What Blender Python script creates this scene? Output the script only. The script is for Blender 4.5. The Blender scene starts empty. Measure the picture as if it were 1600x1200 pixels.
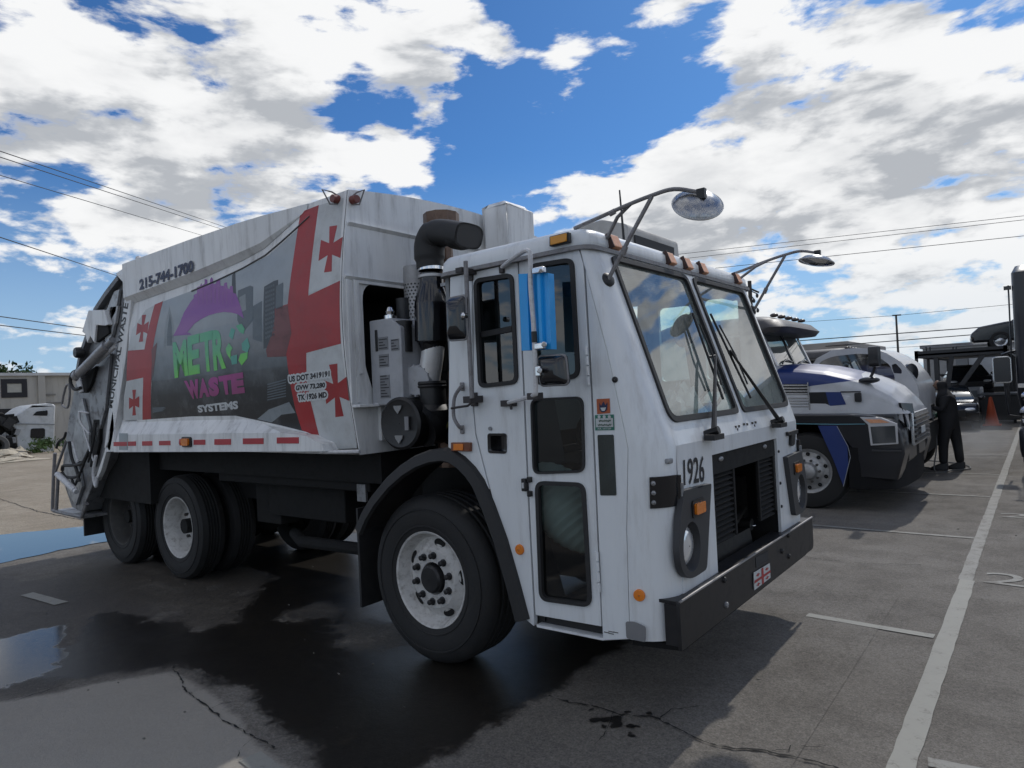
import bpy, bmesh, math, random
from mathutils import Vector, Matrix, geometry
R = math.radians
rnd = random.Random(7)
scene = bpy.context.scene
COL = scene.collection

# ---------------------------------------------------------------- camera
CAM = Vector((0, 0, 1.70))
YAW, PITCH, ROLL, FPX = 0.66640, 0.01616, -0.04844, 1052.6
_f = Vector((-math.sin(YAW)*math.cos(PITCH), math.cos(YAW)*math.cos(PITCH), math.sin(PITCH)))
_r = Vector((math.cos(YAW), math.sin(YAW), 0))
_u = _r.cross(_f)
_r2 = _r*math.cos(ROLL)+_u*math.sin(ROLL)
_u2 = -_r*math.sin(ROLL)+_u*math.cos(ROLL)
cam = bpy.data.objects.new('camera', bpy.data.cameras.new('camera'))
COL.objects.link(cam)
cam.data.sensor_width = 36
cam.data.lens = 36*FPX/1600
cam.data.clip_start = 0.05
cam.data.clip_end = 3000
m3 = Matrix((_r2, _u2, -_f)).transposed()
cam.matrix_world = Matrix.Translation(CAM) @ m3.to_4x4()
scene.camera = cam

def ray(x, y):
    return (_r2*((x-800)/FPX) - _u2*((y-600)/FPX) + _f)
def sp(x, y, Y=2.98):
    d = ray(x, y); return CAM + d*((Y-CAM.y)/d.y)
def fp(x, y, X=-1.46):
    d = ray(x, y); return CAM + d*((X-CAM.x)/d.x)
def gp(x, y, z=0.0):
    d = ray(x, y); return CAM + d*((z-CAM.z)/d.z)
def dp(x, y, dist):
    d = ray(x, y); return CAM + d*(dist/math.hypot(d.x, d.y))

# ---------------------------------------------------------------- sun and sky
SUN_EL, SUN_AZ = 47.0, -1.5          # azimuth from +Y towards +X
sv = Vector((math.sin(R(SUN_AZ))*math.cos(R(SUN_EL)), math.cos(R(SUN_AZ))*math.cos(R(SUN_EL)), math.sin(R(SUN_EL))))
sl = bpy.data.lights.new('sun', 'SUN'); sl.energy = 2.0; sl.angle = R(1.0); sl.color = (1, .96, .9)
sun = bpy.data.objects.new('sun', sl); COL.objects.link(sun)
sun.rotation_euler = (-sv).to_track_quat('-Z', 'Y').to_euler()
sun.location = (0, 0, 30)
scene.view_settings.view_transform = 'Standard'
scene.view_settings.look = 'None'
scene.view_settings.gamma = 1
scene.view_settings.use_curve_mapping = False
scene.view_settings.exposure = -0.08

world = bpy.data.worlds.new('World'); scene.world = world; world.use_nodes = True
nt = world.node_tree; nt.nodes.clear()
class NT:
    def __init__(s, tree): s.t = tree
    def n(s, typ, **kw):
        nd = s.t.nodes.new(typ)
        for k, v in kw.items():
            if k.startswith('i_'):
                key = k[2:]
                key = int(key) if key.isdigit() else key
                nd.inputs[key].default_value = v
            else: setattr(nd, k, v)
        return nd
    def l(s, a, b): s.t.links.new(a, b)
    def m(s, op, a, b=None, c=None, clamp=False):
        nd = s.t.nodes.new('ShaderNodeMath'); nd.operation = op; nd.use_clamp = clamp
        for i, v in enumerate((a, b, c)):
            if v is None: continue
            if isinstance(v, (int, float)): nd.inputs[i].default_value = v
            else: s.l(v, nd.inputs[i])
        return nd.outputs[0]
    def vm(s, op, a, b=None, scale=None):
        nd = s.t.nodes.new('ShaderNodeVectorMath'); nd.operation = op
        for i, v in enumerate((a, b)):
            if v is None: continue
            if isinstance(v, (tuple, list, Vector)): nd.inputs[i].default_value = tuple(v)
            else: s.l(v, nd.inputs[i])
        if scale is not None: nd.inputs['Scale'].default_value = scale
        return nd.outputs['Value'] if op == 'DOT_PRODUCT' else nd.outputs[0]
    def mr(s, v, a, b, c=0., d=1., t='SMOOTHSTEP'):
        nd = s.t.nodes.new('ShaderNodeMapRange'); nd.interpolation_type = t
        s.l(v, nd.inputs[0])
        for i, q in enumerate((a, b, c, d)): nd.inputs[i+1].default_value = q
        return nd.outputs[0]
    def mix(s, f, a, b, typ='RGBA', blend='MIX'):
        nd = s.t.nodes.new('ShaderNodeMix'); nd.data_type = typ
        if typ == 'RGBA': nd.blend_type = blend
        k = {'RGBA': (6, 7, 2), 'FLOAT': (2, 3, 0)}[typ]
        for i, v in ((0, f), (k[0], a), (k[1], b)):
            if isinstance(v, (int, float)): nd.inputs[i].default_value = v
            elif isinstance(v, (tuple, list)): nd.inputs[i].default_value = tuple(v) if len(v) == 4 else (*v, 1)
            else: s.l(v, nd.inputs[i])
        return nd.outputs[k[2]]
W = NT(nt)
sky = W.n('ShaderNodeTexSky', sky_type='NISHITA')
sky.sun_disc = False; sky.sun_elevation = R(SUN_EL); sky.sun_rotation = R(SUN_AZ)
sky.air_density = 1.0; sky.dust_density = 0.5; sky.ozone_density = 2.0
tc = W.n('ShaderNodeTexCoord')
D = W.vm('NORMALIZE', tc.outputs['Generated'])
sep = W.n('ShaderNodeSeparateXYZ'); W.l(D, sep.inputs[0])
def cloud_field(Dsock, det=10.0):
    sx = W.n('ShaderNodeSeparateXYZ'); W.l(Dsock, sx.inputs[0])
    zz = W.m('ADD', W.m('MAXIMUM', sx.outputs[2], 0.0), 0.55)
    cb = W.n('ShaderNodeCombineXYZ')
    W.l(W.m('DIVIDE', sx.outputs[0], zz), cb.inputs[0]); W.l(W.m('DIVIDE', sx.outputs[1], zz), cb.inputs[1])
    W.l(W.m('MULTIPLY', sx.outputs[2], 2.6), cb.inputs[2])
    no = W.n('ShaderNodeTexNoise', noise_dimensions='3D', i_Scale=6.2, i_Detail=det, i_Roughness=0.56, i_Lacunarity=2.1, i_Distortion=0.15)
    W.l(cb.outputs[0], no.inputs['Vector'])
    n2 = W.n('ShaderNodeTexVoronoi', voronoi_dimensions='3D', feature='F1', i_Scale=17., i_Detail=1.0, i_Roughness=.5)
    W.l(cb.outputs[0], n2.inputs['Vector'])
    return W.m('ADD', W.m('MULTIPLY_ADD', no.outputs[0], 2.0, -.5), W.m('MULTIPLY', W.m('SUBTRACT', .38, n2.outputs['Distance']), .17))
BLOBS = [  # photo pixel, radius in degrees, weight: where the big cloud banks and the gaps stand
 (50,130,13,.12),(20,240,8,.10),(150,250,8,.10),(210,190,10,.08),(330,230,8,.09),(250,30,9,.05),(420,15,7,.12),(560,25,8,.13),(680,20,6,.10),(470,225,5,.10),(400,290,6,.08),
 (635,145,3.6,.28),(840,108,4.2,.34),(690,175,2.4,.16),(600,285,4,.34),(740,95,3,.12),(1000,40,4,.14),(985,325,6,.34),(900,345,4,.24),(1080,330,5,.2),(1050,300,5,.08),(1160,60,5,.04),(1230,190,10,.10),(1170,230,7,.06),
 (1430,140,12,.09),(1500,320,9,.14),(1200,280,8,.10),(1350,200,9,.08),(1370,300,7,.08),(1150,390,6,.07),(1380,440,7,.08),(95,372,3,.08),(270,385,6,.12),(60,540,6,.06),(1540,500,5,.07),
 (690,225,8,-.18),(800,270,6,-.14),(920,200,8,-.18),(870,25,4,-.14),(530,120,4,-.10),(70,425,5,-.12),(1075,95,3.5,-.14),(315,60,4,-.12),(505,95,4,-.10),(40,60,3,-.04),(140,300,4,-.05),(1560,90,3.5,-.07),(1440,110,2.5,-.06),(1260,120,3,-.05),(1180,330,3,-.06),
 (1300,375,4,-.10),(1050,372,3,-.06),(1480,470,3,-.10),(150,320,3,-.05),(50,335,3.5,-.10),(1450,200,4,-.03),(1290,90,3,-.03)]
# unseen cloud banks added to brighten the shade and fill the windshield's reflection
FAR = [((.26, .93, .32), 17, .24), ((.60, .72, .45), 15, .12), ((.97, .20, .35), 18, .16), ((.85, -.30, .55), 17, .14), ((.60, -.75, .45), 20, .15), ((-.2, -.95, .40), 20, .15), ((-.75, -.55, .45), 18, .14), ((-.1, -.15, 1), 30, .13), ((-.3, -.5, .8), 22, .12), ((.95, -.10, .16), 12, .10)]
def bias_field(Dsock):
    b = None
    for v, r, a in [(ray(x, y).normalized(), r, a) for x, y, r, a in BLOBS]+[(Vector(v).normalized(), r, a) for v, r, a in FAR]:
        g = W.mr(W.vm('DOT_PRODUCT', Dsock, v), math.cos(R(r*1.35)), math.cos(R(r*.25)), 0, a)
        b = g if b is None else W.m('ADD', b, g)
    return b
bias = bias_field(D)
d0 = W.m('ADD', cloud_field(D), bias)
Ds = W.vm('NORMALIZE', W.vm('ADD', D, tuple(sv*0.06+Vector((0, 0, .05)))))
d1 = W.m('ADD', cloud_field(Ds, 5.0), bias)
d0 = W.m('ADD', d0, W.mr(sep.outputs[2], .05, .36, .12, 0.))
d0 = W.m('SUBTRACT', d0, W.mr(sep.outputs[2], .02, -.02, 0., 1.))
THR = .492
alpha = W.mr(d0, THR-.02, THR+.19)
thick = W.mr(d1, THR+.08, THR+.75)
lit = W.mr(W.m('SUBTRACT', d0, d1), -.30, .14)
shade = W.m('ADD', W.m('MULTIPLY', thick, .45), W.m('MULTIPLY', W.m('SUBTRACT', 1.0, lit), .62), clamp=True)
shade = W.m('MULTIPLY', shade, W.mr(d0, THR+.01, THR+.16))
ccol = W.mix(shade, (7.6, 7.65, 7.7), (3.8, 4.0, 4.3))
low = W.mr(sep.outputs[2], .0, .20, .5, 0.)
ccol = W.mix(low, ccol, (5.0, 5.7, 6.4))
skyc = W.mix(1.0, sky.outputs[0], (.25, .49, .76), blend='MULTIPLY')
skyc = W.mix(W.mr(sep.outputs[2], -.02, .34, .85, .0), skyc, (3.6, 5.1, 6.7))
final = W.mix(alpha, skyc, ccol)
bg = W.n('ShaderNodeBackground', i_Strength=0.13); W.l(final, bg.inputs[0])
wo = W.n('ShaderNodeOutputWorld'); W.l(bg.outputs[0], wo.inputs[0])

world.cycles.sampling_method = 'MANUAL'; world.cycles.sample_map_resolution = 512
cy = scene.cycles
cy.max_bounces = 6; cy.diffuse_bounces = 2; cy.glossy_bounces = 3; cy.transmission_bounces = 4; cy.transparent_max_bounces = 8
cy.use_adaptive_sampling = True; cy.adaptive_threshold = .02; cy.caustics_reflective = False; cy.caustics_refractive = False
cy.sample_clamp_indirect = 6
# ---------------------------------------------------------------- materials
MATS = {}
def mat(name, col, rough=.5, metal=0., dirt=None, dirt_amt=0., dirt_scale=3., bump=0., bscale=40., coat=0., trans=0., emis=None, spec=.5, var=0.06, streak=False):
    if name in MATS: return MATS[name]
    m = bpy.data.materials.new(name); m.use_nodes = True
    t = NT(m.node_tree); b = m.node_tree.nodes['Principled BSDF']
    b.inputs['Roughness'].default_value = rough; b.inputs['Metallic'].default_value = metal
    b.inputs['Coat Weight'].default_value = coat; b.inputs['Coat Roughness'].default_value = .08
    b.inputs['Specular IOR Level'].default_value = spec
    tcx = t.n('ShaderNodeTexCoord')
    no = t.n('ShaderNodeTexNoise', i_Scale=dirt_scale, i_Detail=8.0, i_Roughness=.62)
    if streak:
        mp = t.n('ShaderNodeMapping'); mp.inputs['Scale'].default_value = (3.2, 3.2, .5)
        t.l(tcx.outputs['Object'], mp.inputs[0]); t.l(mp.outputs[0], no.inputs['Vector'])
    else: t.l(tcx.outputs['Object'], no.inputs['Vector'])
    c2 = tuple(min(1, c*(1+var)) for c in col); c1 = tuple(c*(1-var) for c in col)
    base = t.mix(t.mr(no.outputs[0], .35, .65), c1, c2)
    if dirt:
        n2 = t.n('ShaderNodeTexNoise', i_Scale=dirt_scale*2.3, i_Detail=10.0, i_Roughness=.7)
        t.l((mp.outputs[0] if streak else tcx.outputs['Object']), n2.inputs['Vector'])
        f = t.m('MULTIPLY', t.mr(n2.outputs[0], .45, .75), dirt_amt)
        base = t.mix(f, base, dirt)
        t.l(t.m('ADD', t.m('MULTIPLY', f, .35), rough, clamp=True), b.inputs['Roughness'])
    t.l(base, b.inputs['Base Color'])
    if bump:
        nb = t.n('ShaderNodeTexNoise', i_Scale=bscale, i_Detail=6.0, i_Roughness=.6); t.l(tcx.outputs['Object'], nb.inputs['Vector'])
        bp = t.n('ShaderNodeBump', i_Strength=bump, i_Distance=.01); t.l(nb.outputs[0], bp.inputs['Height']); t.l(bp.outputs[0], b.inputs['Normal'])
    if emis: b.inputs['Emission Color'].default_value = (*emis[:3], 1); b.inputs['Emission Strength'].default_value = emis[3]
    MATS[name] = m; return m
def glass(name, tint, refl, rough=.02, haze=0., hazecol=(.4, .42, .42)):
    if name in MATS: return MATS[name]
    m = bpy.data.materials.new(name); m.use_nodes = True; t = NT(m.node_tree); m.node_tree.nodes.clear()
    tr = t.n('ShaderNodeBsdfTransparent', i_Color=(*tint, 1)); gl = t.n('ShaderNodeBsdfGlossy', i_Roughness=rough, i_Color=(1, 1, 1, 1))
    ge = t.n('ShaderNodeNewGeometry'); dt = t.m('ABSOLUTE', t.vm('DOT_PRODUCT', ge.outputs['Normal'], ge.outputs['Incoming']))
    fr = t.m('POWER', t.m('SUBTRACT', 1.0, dt, clamp=True), 5.0)
    f = t.m('ADD', t.m('MULTIPLY', fr, .92), .045+refl, clamp=True)
    base = tr.outputs[0]
    if haze:
        df = t.n('ShaderNodeBsdfDiffuse', i_Color=(*hazecol, 1)); no = t.n('ShaderNodeTexNoise', i_Scale=5., i_Detail=6.)
        tcx = t.n('ShaderNodeTexCoord'); t.l(tcx.outputs['Object'], no.inputs[0])
        mh = t.n('ShaderNodeMixShader'); t.l(t.mr(no.outputs[0], .3, .75, haze*.4, haze), mh.inputs[0]); t.l(base, mh.inputs[1]); t.l(df.outputs[0], mh.inputs[2]); base = mh.outputs[0]
    mx = t.n('ShaderNodeMixShader'); t.l(f, mx.inputs[0]); t.l(base, mx.inputs[1]); t.l(gl.outputs[0], mx.inputs[2])
    o = t.n('ShaderNodeOutputMaterial'); t.l(mx.outputs[0], o.inputs[0])
    MATS[name] = m; return m

# ---------------------------------------------------------------- mesh builder
def rounded(pts, r, n=5):
    """round the corners of a planar polygon"""
    out = []; N = len(pts)
    for i in range(N):
        p = Vector(pts[i]); a = Vector(pts[i-1]); b = Vector(pts[(i+1) % N])
        ri = r[i] if isinstance(r, (list, tuple)) else r
        if ri <= 0: out.append(p); continue
        da, db = (a-p), (b-p); ra = min(ri, da.length*.49); rb = min(ri, db.length*.49)
        pa = p+da.normalized()*ra; pb = p+db.normalized()*rb
        for k in range(n+1):
            s = k/n; out.append(pa*(1-s)**2 + p*2*s*(1-s) + pb*s*s)
    return out
def catmull(pts, n=8):
    P = [Vector(p) for p in pts]; P = [P[0]*2-P[1]] + P + [P[-1]*2-P[-2]]; out = []
    for i in range(1, len(P)-2):
        for k in range(n):
            s = k/n; a, b, c, d = P[i-1:i+3]
            out.append(.5*((2*b)+(c-a)*s+(2*a-5*b+4*c-d)*s*s+(3*b-a-3*c+d)*s**3))
    out.append(P[-2]); return out
class MB:
    def __init__(s): s.bm = bmesh.new(); s.mi = 0
    def face(s, pts):
        try:
            f = s.bm.faces.new([s.bm.verts.new(p) for p in pts]); f.material_index = s.mi; return f
        except ValueError: return None
    def plate(s, outer, holes=(), vec=(0, 0, 0)):
        loops = [[Vector(p) for p in outer]] + [[Vector(p) for p in h] for h in holes]
        flat = [p for l in loops for p in l]; vec = Vector(vec)
        tris = geometry.tessellate_polygon(loops)
        A = [s.bm.verts.new(p) for p in flat]
        thick = vec.length > 1e-6
        B = [s.bm.verts.new(p+vec) for p in flat] if thick else None
        for t in tris:
            try:
                f = s.bm.faces.new([A[i] for i in t]); f.material_index = s.mi
                if thick: f = s.bm.faces.new([B[i] for i in reversed(t)]); f.material_index = s.mi
            except ValueError: pass
        if thick:
            o = 0
            for l in loops:
                n = len(l)
                for i in range(n):
                    j = (i+1) % n
                    try: f = s.bm.faces.new((A[o+i], A[o+j], B[o+j], B[o+i])); f.material_index = s.mi
                    except ValueError: pass
                o += n
        return s
    def box(s, lo, hi):
        x0, y0, z0 = lo; x1, y1, z1 = hi
        return s.plate([(x0, y0, z0), (x1, y0, z0), (x1, y1, z0), (x0, y1, z0)], (), (0, 0, z1-z0))
    def obox(s, c, size, M=None):
        M = M or Matrix.Identity(3); c = Vector(c); sx, sy, sz = [q/2 for q in size]
        pts = [c + M @ Vector(p) for p in ((-sx, -sy, -sz), (sx, -sy, -sz), (sx, sy, -sz), (-sx, sy, -sz))]
        return s.plate(pts, (), M @ Vector((0, 0, 2*sz)))
    def tube(s, pts, r, n=8, cap=True):
        pts = [Vector(p) for p in pts]; rs = r if isinstance(r, (list, tuple)) else [r]*len(pts)
        rings = []; up = None
        for i, p in enumerate(pts):
            t = (pts[min(i+1, len(pts)-1)] - pts[max(i-1, 0)])
            if t.length < 1e-9: t = Vector((0, 0, 1))
            t.normalize()
            if up is None: up = t.orthogonal().normalized()
            else:
                up = (up - t*up.dot(t))
                up = up.normalized() if up.length > 1e-6 else t.orthogonal().normalized()
            w = t.cross(up)
            rings.append([s.bm.verts.new(p + (up*math.cos(2*math.pi*k/n) + w*math.sin(2*math.pi*k/n))*rs[i]) for k in range(n)])
        for a, b in zip(rings, rings[1:]):
            for k in range(n):
                f = s.bm.faces.new((a[k], a[(k+1) % n], b[(k+1) % n], b[k])); f.material_index = s.mi
        if cap:
            for q in (rings[0][::-1], rings[-1]):
                f = s.bm.faces.new(q); f.material_index = s.mi
        return s
    def cyl(s, a, b, r, r2=None, n=20): return s.tube([a, b], [r, r if r2 is None else r2], n)
    def lathe(s, o, ax, prof, n=32, closed=False, sx=1.):
        """prof: (radius, height along ax)"""
        o = Vector(o); ax = Vector(ax).normalized(); u = ax.orthogonal().normalized()
        if abs(ax.z) < .9: u = Vector((0, 0, 1)); u = (u-ax*u.dot(ax)).normalized()
        w = ax.cross(u); rings = []
        for r, h in prof:
            rings.append([s.bm.verts.new(o+ax*h+(u*math.cos(2*math.pi*k/n)+w*math.sin(2*math.pi*k/n)*sx)*r) for k in range(n)])
        pr = list(zip(rings, rings[1:])) + ([(rings[-1], rings[0])] if closed else [])
        for a, b in pr:
            for k in range(n):
                f = s.bm.faces.new((a[k], a[(k+1) % n], b[(k+1) % n], b[k])); f.material_index = s.mi
        return s
    def disc(s, o, ax, r, n=32, sx=1.):
        o = Vector(o); ax = Vector(ax).normalized(); u = ax.orthogonal().normalized()
        if abs(ax.z) < .9: u = Vector((0, 0, 1)); u = (u-ax*u.dot(ax)).normalized()
        w = ax.cross(u)
        s.face([o+(u*math.cos(2*math.pi*k/n)+w*math.sin(2*math.pi*k/n)*sx)*r for k in range(n)]); return s
    def loft(s, rings, closed=False, cap=False):
        V = [[s.bm.verts.new(p) for p in r] for r in rings]; n = len(V[0])
        for a, b in zip(V, V[1:]):
            for k in range(n if closed else n-1):
                try: f = s.bm.faces.new((a[k], a[(k+1) % n], b[(k+1) % n], b[k])); f.material_index = s.mi
                except ValueError: pass
        if cap:
            for q in (V[0][::-1], V[-1]):
                f = s.bm.faces.new(q); f.material_index = s.mi
        return s
    def ell(s, c, rad, nu=14, nv=9):
        c = Vector(c); rings = []
        for j in range(nv+1):
            t = -math.pi/2 + math.pi*j/nv; q = max(math.cos(t), .02)
            rings.append([c+Vector((rad[0]*q*math.cos(2*math.pi*i/nu), rad[1]*q*math.sin(2*math.pi*i/nu), rad[2]*math.sin(t))) for i in range(nu)])
        return s.loft(rings, True, True)
    def build(s, name, m, parent=None, bevel=0., smooth=35, label=None, seg=2):
        bm = s.bm
        bmesh.ops.remove_doubles(bm, verts=bm.verts, dist=1e-5)
        bmesh.ops.recalc_face_normals(bm, faces=bm.faces)
        me = bpy.data.meshes.new(name)
        if parent is not None:
            off = world_loc(parent)
            bmesh.ops.translate(bm, verts=bm.verts, vec=-off)
        bm.to_mesh(me); bm.free()
        for q in (m if isinstance(m, (list, tuple)) else [m]): me.materials.append(q)
        if smooth:
            me.polygons.foreach_set('use_smooth', [True]*len(me.polygons))
            me.set_sharp_from_angle(angle=R(smooth))
        o = bpy.data.objects.new(name, me); COL.objects.link(o)
        if parent is not None: o.parent = parent
        if bevel:
            b = o.modifiers.new('bevel', 'BEVEL'); b.width = bevel; b.segments = seg; b.limit_method = 'ANGLE'; b.angle_limit = R(40)
        if label: o['label'] = label
        return o
def world_loc(o):
    v = Vector((0, 0, 0))
    while o is not None:
        v = v + o.location; o = o.parent
    return v
def thing(name, label, cat, loc, group=None):
    o = bpy.data.objects.new(name, None); COL.objects.link(o); o.location = loc; o.empty_display_size = .2
    o['label'] = label; o['category'] = cat
    if group: o['group'] = group
    return o
def tag(o, label, cat, group=None):
    o['label'] = label; o['category'] = cat
    if group: o['group'] = group
    return o
def copy_tree(o, parent=None):
    c = o.copy(); COL.objects.link(c)
    if parent is not None: c.parent = parent
    for ch in list(o.children): copy_tree(ch, c)
    return c
def recenter(o):
    """put the origin of a one-mesh thing at the middle of its underside"""
    me = o.data
    xs = [v.co for v in me.vertices]
    lo = Vector((min(v.x for v in xs), min(v.y for v in xs), min(v.z for v in xs))); hi = Vector((max(v.x for v in xs), max(v.y for v in xs), max(v.z for v in xs)))
    c = Vector(((lo.x+hi.x)/2, (lo.y+hi.y)/2, lo.z)); me.transform(Matrix.Translation(-c)); o.location = c
    return o
_fontcache = {}
def text_tris(s, bold=.018, ref=None):
    """letters as triangles in a unit box"""
    k = (s, bold, ref)
    if k in _fontcache: return _fontcache[k]
    cu = bpy.data.curves.new('t', 'FONT'); cu.body = s; cu.size = 1; cu.offset = bold; cu.resolution_u = 3; cu.fill_mode = 'FRONT'
    ob = bpy.data.objects.new('t', cu); COL.objects.link(ob)
    dg = bpy.context.evaluated_depsgraph_get(); dg.update()
    me = bpy.data.meshes.new_from_object(ob.evaluated_get(dg))
    me.calc_loop_triangles()
    co = [v.co.copy() for v in me.vertices]; tr = [tuple(t.vertices) for t in me.loop_triangles]
    x0 = min(c.x for c in co); x1 = max(c.x for c in co); y0 = min(c.y for c in co); y1 = max(c.y for c in co)
    if ref is not None: g = bold-ref; x0 += g; x1 -= g; y0 += g; y1 -= g
    co = [((c.x-x0)/(x1-x0), (c.y-y0)/(y1-y0)) for c in co]
    bpy.data.objects.remove(ob); bpy.data.curves.remove(cu); bpy.data.meshes.remove(me)
    _fontcache[k] = (co, tr); return co, tr
def lettering(mb, s, q, push, bold=.018):
    """q: four 3D corners (lower left, lower right, upper left, upper right)"""
    co, tr = text_tris(s, bold); a, b, c, d = [Vector(p) for p in q]
    V = [mb.bm.verts.new((a*(1-u)+b*u)*(1-v)+(c*(1-u)+d*u)*v+Vector(push)) for u, v in co]
    for t in tr:
        try: f = mb.bm.faces.new([V[i] for i in t]); f.material_index = mb.mi
        except ValueError: pass
    return mb

# ================================================================ GROUND
def structure(o): o['kind'] = 'structure'; return o
def ground_mat(name, c1, c2, c3, rough, scale=1., bump=.35, wet=0.):
    m = bpy.data.materials.new(name); m.use_nodes = True; t = NT(m.node_tree); b = m.node_tree.nodes['Principled BSDF']
    tcx = t.n('ShaderNodeTexCoord'); P = tcx.outputs['Object']
    def noise(s, d, r=.6): 
        n = t.n('ShaderNodeTexNoise', i_Scale=s*scale, i_Detail=d, i_Roughness=r); t.l(P, n.inputs['Vector']); return n.outputs[0]
    big = t.mr(noise(.55, 8, .62), .36, .66); mid = t.mr(noise(3.1, 9, .68), .38, .68); fine = noise(95, 4, .7); grain = noise(320, 2, .6)
    c = t.mix(big, c1, c2); c = t.mix(t.m('MULTIPLY', mid, .55), c, c3)
    sp_ = t.m('MULTIPLY', t.mr(fine, .30, .72, .60, 1.42, 'LINEAR'), t.mr(noise(34, 5, .75), .32, .70, .74, 1.26, 'LINEAR'))
    cb = t.n('ShaderNodeCombineColor')
    for i in range(3): t.l(sp_, cb.inputs[i])
    c = t.mix(1.0, c, cb.outputs[0], blend='MULTIPLY')
    # light aggregate flecks and dark oil spots
    vo = t.n('ShaderNodeTexVoronoi', i_Scale=55*scale); t.l(P, vo.inputs['Vector'])
    c = t.mix(t.mr(vo.outputs['Distance'], .16, .08, 0, .30), c, tuple(min(1, q*1.9) for q in c2))
    c = t.mix(t.mr(noise(1.7, 6, .75), .62, .74, 0, .62), c, tuple(q*.45 for q in c1))
    t.l(c, b.inputs['Base Color'])
    t.l(t.mr(mid, 0, 1, rough, min(1, rough+.14)), b.inputs['Roughness'])
    b.inputs['Specular IOR Level'].default_value = .35 + wet
    bp = t.n('ShaderNodeBump', i_Strength=bump, i_Distance=.010)
    t.l(t.m('ADD', t.m('ADD', fine, t.m('MULTIPLY', grain, .5)), t.m('MULTIPLY', mid, .8)), bp.inputs['Height']); t.l(bp.outputs[0], b.inputs['Normal'])
    return m
ASPH = ground_mat('old_asphalt', (.145, .132, .115), (.19, .176, .156), (.118, .108, .095), .85)
PALE = ground_mat('pale_concrete', (.20, .186, .162), (.26, .243, .215), (.155, .143, .125), .85)
DAMP = ground_mat('damp_asphalt', (.072, .066, .059), (.10, .093, .083), (.055, .051, .046), .7)
CONC = ground_mat('dusty_concrete', (.29, .245, .185), (.36, .31, .24), (.23, .19, .145), .9)
def wet_mat():
    m = ground_mat('soaked_asphalt', (.017, .0158, .0145), (.026, .024, .022), (.012, .0112, .0105), .34, bump=.14, wet=-.02)
    return m
WET = wet_mat()
WATER = bpy.data.materials.new('puddle_water'); WATER.use_nodes = True
_b = WATER.node_tree.nodes['Principled BSDF']; _b.inputs['Base Color'].default_value = (.02, .021, .022, 1); _b.inputs['Roughness'].default_value = .02
_t = NT(WATER.node_tree); _n = _t.n('ShaderNodeTexNoise', i_Scale=9., i_Detail=3.); _bp = _t.n('ShaderNodeBump', i_Strength=.02, i_Distance=.01)
_t.l(_n.outputs[0], _bp.inputs['Height']); _t.l(_bp.outputs[0], _b.inputs['Normal']); _b.inputs['Specular IOR Level'].default_value = .9
def paint_mat(name, col, wear):
    m = bpy.data.materials.new(name); m.use_nodes = True; t = NT(m.node_tree); b = m.node_tree.nodes['Principled BSDF']
    tcx = t.n('ShaderNodeTexCoord'); P = tcx.outputs['Object']
    n1 = t.n('ShaderNodeTexNoise', i_Scale=7., i_Detail=10., i_Roughness=.75); t.l(P, n1.inputs['Vector'])
    n2 = t.n('ShaderNodeTexNoise', i_Scale=90., i_Detail=3.); t.l(P, n2.inputs['Vector'])
    f = t.mr(t.m('ADD', n1.outputs[0], t.m('MULTIPLY', n2.outputs[0], .35)), wear-.08, wear+.10)
    t.l(t.mix(f, (.155, .143, .126), t.mix(n1.outputs[0], tuple(c*.75 for c in col), col)), b.inputs['Base Color']); b.inputs['Roughness'].default_value = .75
    return m
PAINT = paint_mat('worn_line_paint', (.33, .325, .29), .52)
FAINT = paint_mat('faded_line_paint', (.29, .285, .26), .60)

mb = MB(); mb.face([(-450, -450, 0), (450, -450, 0), (450, 450, 0), (-450, 450, 0)]); structure(mb.build('ground', ASPH, smooth=0))
def jag(pts, step, amp, seed):
    q = random.Random(seed); out = []; n = len(pts)
    for i in range(n):
        a, b = Vector(pts[i]), Vector(pts[(i+1) % n]); d = (b-a); k = max(1, int(d.length/step)); nrm = Vector((-d.y, d.x, 0)).normalized()
        for j in range(k): out.append(a+d*(j/k)+nrm*q.uniform(-amp, amp))
    return out
def sheet(name, outline, m, z, step=.08, amp=.02, seed=1, holes=()):
    mb = MB(); lift = lambda l: [Vector((p.x, p.y, z)) for p in l]
    mb.plate(lift(jag(outline, step, amp, seed)), [lift(jag(h, step, amp, seed+5+i)) for i, h in enumerate(holes)])
    return structure(mb.build(name, m, smooth=0))
G = lambda *ps: [gp(*p) for p in ps]
a_, b_ = gp(0, 838), gp(165, 820)
dr = (b_-a_).normalized()
sheet('concrete_lot', [a_-dr*6, a_, b_, b_+dr*14, b_+dr*14+Vector((-20, 30, 0)), Vector((-70, 45, 0)), Vector((-75, -8, 0))], CONC, .004, .5, .05, 3)
import numpy as np
def sdist(poly, X, Y):
    """signed distance to a polygon, positive inside"""
    n = len(poly); D = np.full(X.shape, 1e9); inside = np.zeros(X.shape, bool)
    for i in range(n):
        ax, ay = poly[i].x, poly[i].y; bx, by = poly[(i+1) % n].x, poly[(i+1) % n].y
        t = np.clip(((X-ax)*(bx-ax)+(Y-ay)*(by-ay))/max(1e-9, (bx-ax)**2+(by-ay)**2), 0, 1)
        D = np.minimum(D, np.hypot(X-ax-t*(bx-ax), Y-ay-t*(by-ay)))
        c = ((ay > Y) != (by > Y)); inside ^= c & (X < (bx-ax)*(Y-ay)/((by-ay) if abs(by-ay) > 1e-9 else 1e-9)+ax)
    return np.where(inside, D, -D)
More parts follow.
